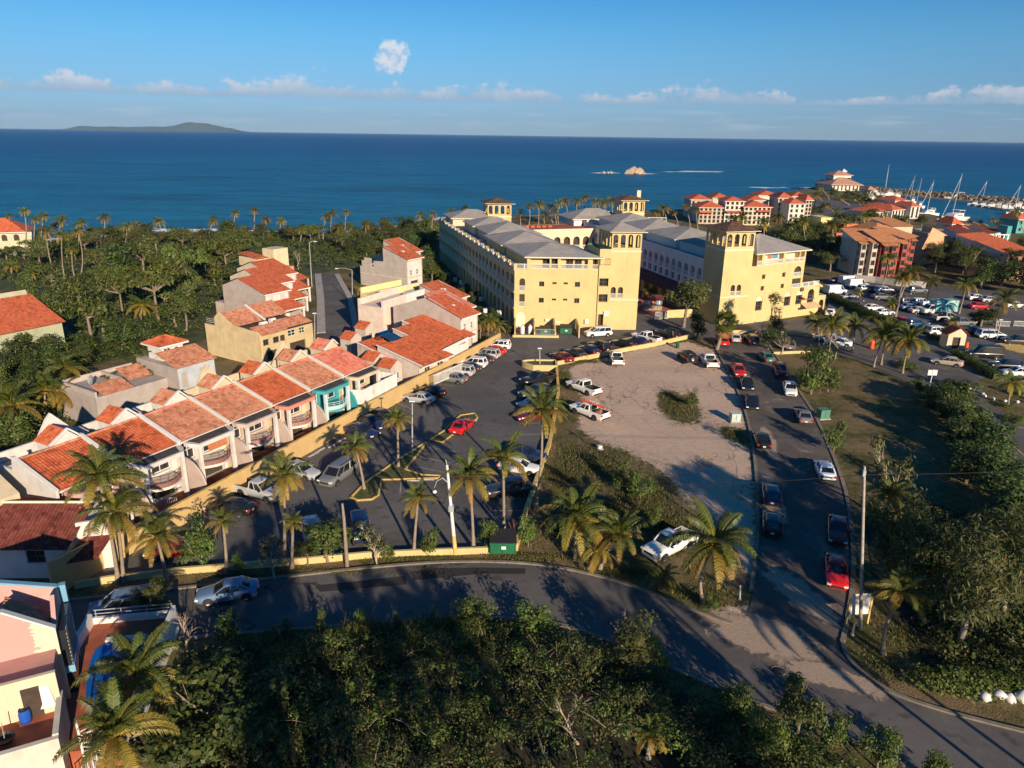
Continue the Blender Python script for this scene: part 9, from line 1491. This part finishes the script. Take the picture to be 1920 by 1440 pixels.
for i, (px, py, r) in enumerate([(1845, 1312, 0.42), (1872, 1308, 0.5), (1893, 1316, 0.42), (1915, 1314, 0.55)]):
    m = MB(); boulder(m, (0, 0, 0.3), r, rw, 0.85, 0, True); x_, y_ = P(px, py); tag(m.build('white_stone', WHITE, None, (x_, y_, 0)), 'white painted boulder in the planting bed, ' + ['leftmost', 'second from left', 'third from left', 'rightmost'][i], 'stone', 'white boulders by the road')
for i in range(7):
    a = i * 0.55 + 2.6; cx_, cy_ = P(1885, 745); m = MB(); boulder(m, (0, 0, 0.15), 0.34, rw, 0.8, 0, True); tag(m.build('edging_stone', WHITE, None, (cx_ + 3.0 * cos(a), cy_ + 2.2 * sin(a), 0)), 'white edging stone round the palm bed right of the access road', 'stone', 'white edging stones')
def railing(label, a, b, h, name='railing_fence'):
    pa, pb = Vector(P(*a)), Vector(P(*b)); o = thing(name, label, 'fence', (pa.x, pa.y, 0)); d = pb - pa; n = max(4, int(d.length / 0.22)); m = MB(); m.bar((0, 0, h), (d.x, d.y, h), 0.07); m.bar((0, 0, 0.15), (d.x, d.y, 0.15), 0.06); m.build('rails', WHITE, o); bl = MB().box(-0.025, -0.025, 0.1, 0.025, 0.025, h).mesh('baluster', WHITE)
    for i in range(n + 1): put('baluster', bl, o, (d.x * i / n, d.y * i / n, 0))
railing('white gate railing between tower and court entrance', (1180, 600), (1193, 600), 1.6); railing('white gate railing left of the round court tree', (1228, 600), (1252, 598), 1.6); railing('white pool railing at the far right of the car park, left part', (1866, 612), (1892, 613), 1.1); railing('white pool railing at the far right of the car park, right part', (1900, 612), (1925, 613), 1.1)
wall_run('grey_wall', 'low grey wall before the red condominium', PP([(1600, 526), (1640, 530), (1680, 536), (1735, 540)]), 1.6, 0.3, CONC)
um = thing('market_stall', 'small stall with hanging clothes at the court entrance', 'stall', (*P(1222, 580), 0)); m = MB(); m.box(-2, -0.9, 0, 2, 0.9, 0.9); m.build('counter', WOOD, um); m = MB(); m.extr([(-2.3, -1.2, 2.3), (2.3, -1.2, 2.3), (2.3, 1.2, 2.9), (-2.3, 1.2, 2.9)], (0, 0, 0.06)); m.build('awning', T_MAROON, um)
for i in range(9): m = MB(); m.box(-0.18, -0.04, 0.0, 0.18, 0.04, 0.8); m.build('garment', FLAT, um, (-1.8 + i * 0.45, -1.0, 1.3), 0, [(0.5, 0.1, 0.1), (0.1, 0.35, 0.4), (0.6, 0.6, 0.6), (0.1, 0.1, 0.3), (0.6, 0.3, 0.1)][i % 5])
# wheel stops in the car park
ws = MB().box(-0.8, -0.1, 0, 0.8, 0.1, 0.14).mesh('wheel_stop', CONC)
for i, (px, py) in enumerate([(588, 853), (600, 845), (625, 836), (640, 826), (800, 900), (778, 902), (1002, 905), (995, 930)]): x_, y_ = P(px, py); tag(put('wheel_stop', ws, None, (x_, y_, 0.02), radians(62 if i < 4 else 0 if i < 6 else 75)), 'low concrete wheel stop at the end of an empty parking bay', 'wheel stop', 'wheel stops in the car park')
# unseen trees added below the view to shade the road; palms inferred from shadows
for i, (x_, y_, h_, r_, kd) in enumerate([(1, 5, 20.0, 4.0, 'olive'), (22, 12, 13, 3.6, 'feather')]): tree_at('unseen_shade_tree', 'tall ' + kd + ' unseen tree added under the viewpoint for its shade', 'tree', x_, y_, h_, r_, kd, 2, 'unseen shade trees added under the viewpoint')
for i, (x_, y_, h_) in enumerate([(33, 22, 9), (38, 17, 12), (28, 14, 13), (43, 25, 9), (10, 12, 12), (4, 14, 11), (-2, 9, 15), (48, 32, 9)]):
    o = thing('coconut_palm', nth(i + 1) + ' coconut palm on the slope under the viewpoint', 'palm tree', (x_, y_, 0), 0, 'palms on the slope under the viewpoint'); m = MB(); m.tube([(0, 0, 0), (0.3, 0, h_ * 0.5), (0.2, 0, h_)], [0.2, 0.15, 0.13], 8); m.build('trunk', BARKP, o); put('crown', CROWN[i % 6], o, (0.2, 0, h_), i * 1.3)
# sea air: thin even haze over everything
hz = bpy.data.materials.new('sea_haze'); hz.use_nodes = True; nt = hz.node_tree; nt.nodes.clear(); gg = G(nt); o_ = gg.n('ShaderNodeOutputMaterial'); v_ = gg.n('ShaderNodeVolumePrincipled'); v_.inputs['Density'].default_value = 2.0e-5; v_.inputs['Color'].default_value = (0.42, 0.68, 1.0, 1); gg.put(o_.inputs['Volume'], v_.outputs[0])
hb = MB().box(-30500, -2500, -3.6, 30500, 30500, 620).build('haze', hz); stuff(hb, 'thin even sea haze over the whole bay', 'haze')

pr_ = thing('patio_fence', 'blue-grey metal railing round the patio behind the tall palms', 'fence', (*P(262, 958, 1.0), 0), radians(12)); bl_ = MB().box(-0.02, -0.02, 0, 0.02, 0.02, 1.5).mesh('baluster', FLAT)
for i in range(22): f_ = put('baluster', bl_, pr_, (i * 0.16, 0, 0.6), 0, (0.35, 0.45, 0.50))
m = MB(); m.bar((0, 0, 2.1), (3.4, 0, 2.1), 0.06); m.bar((0, 0, 0.65), (3.4, 0, 0.65), 0.06); m.build('rails', FLAT, pr_, color=(0.35, 0.45, 0.50)); m = MB(); m.box(-0.1, -0.1, 0, 3.5, 0.1, 0.6); m.build('base_wall', WHITE, pr_)
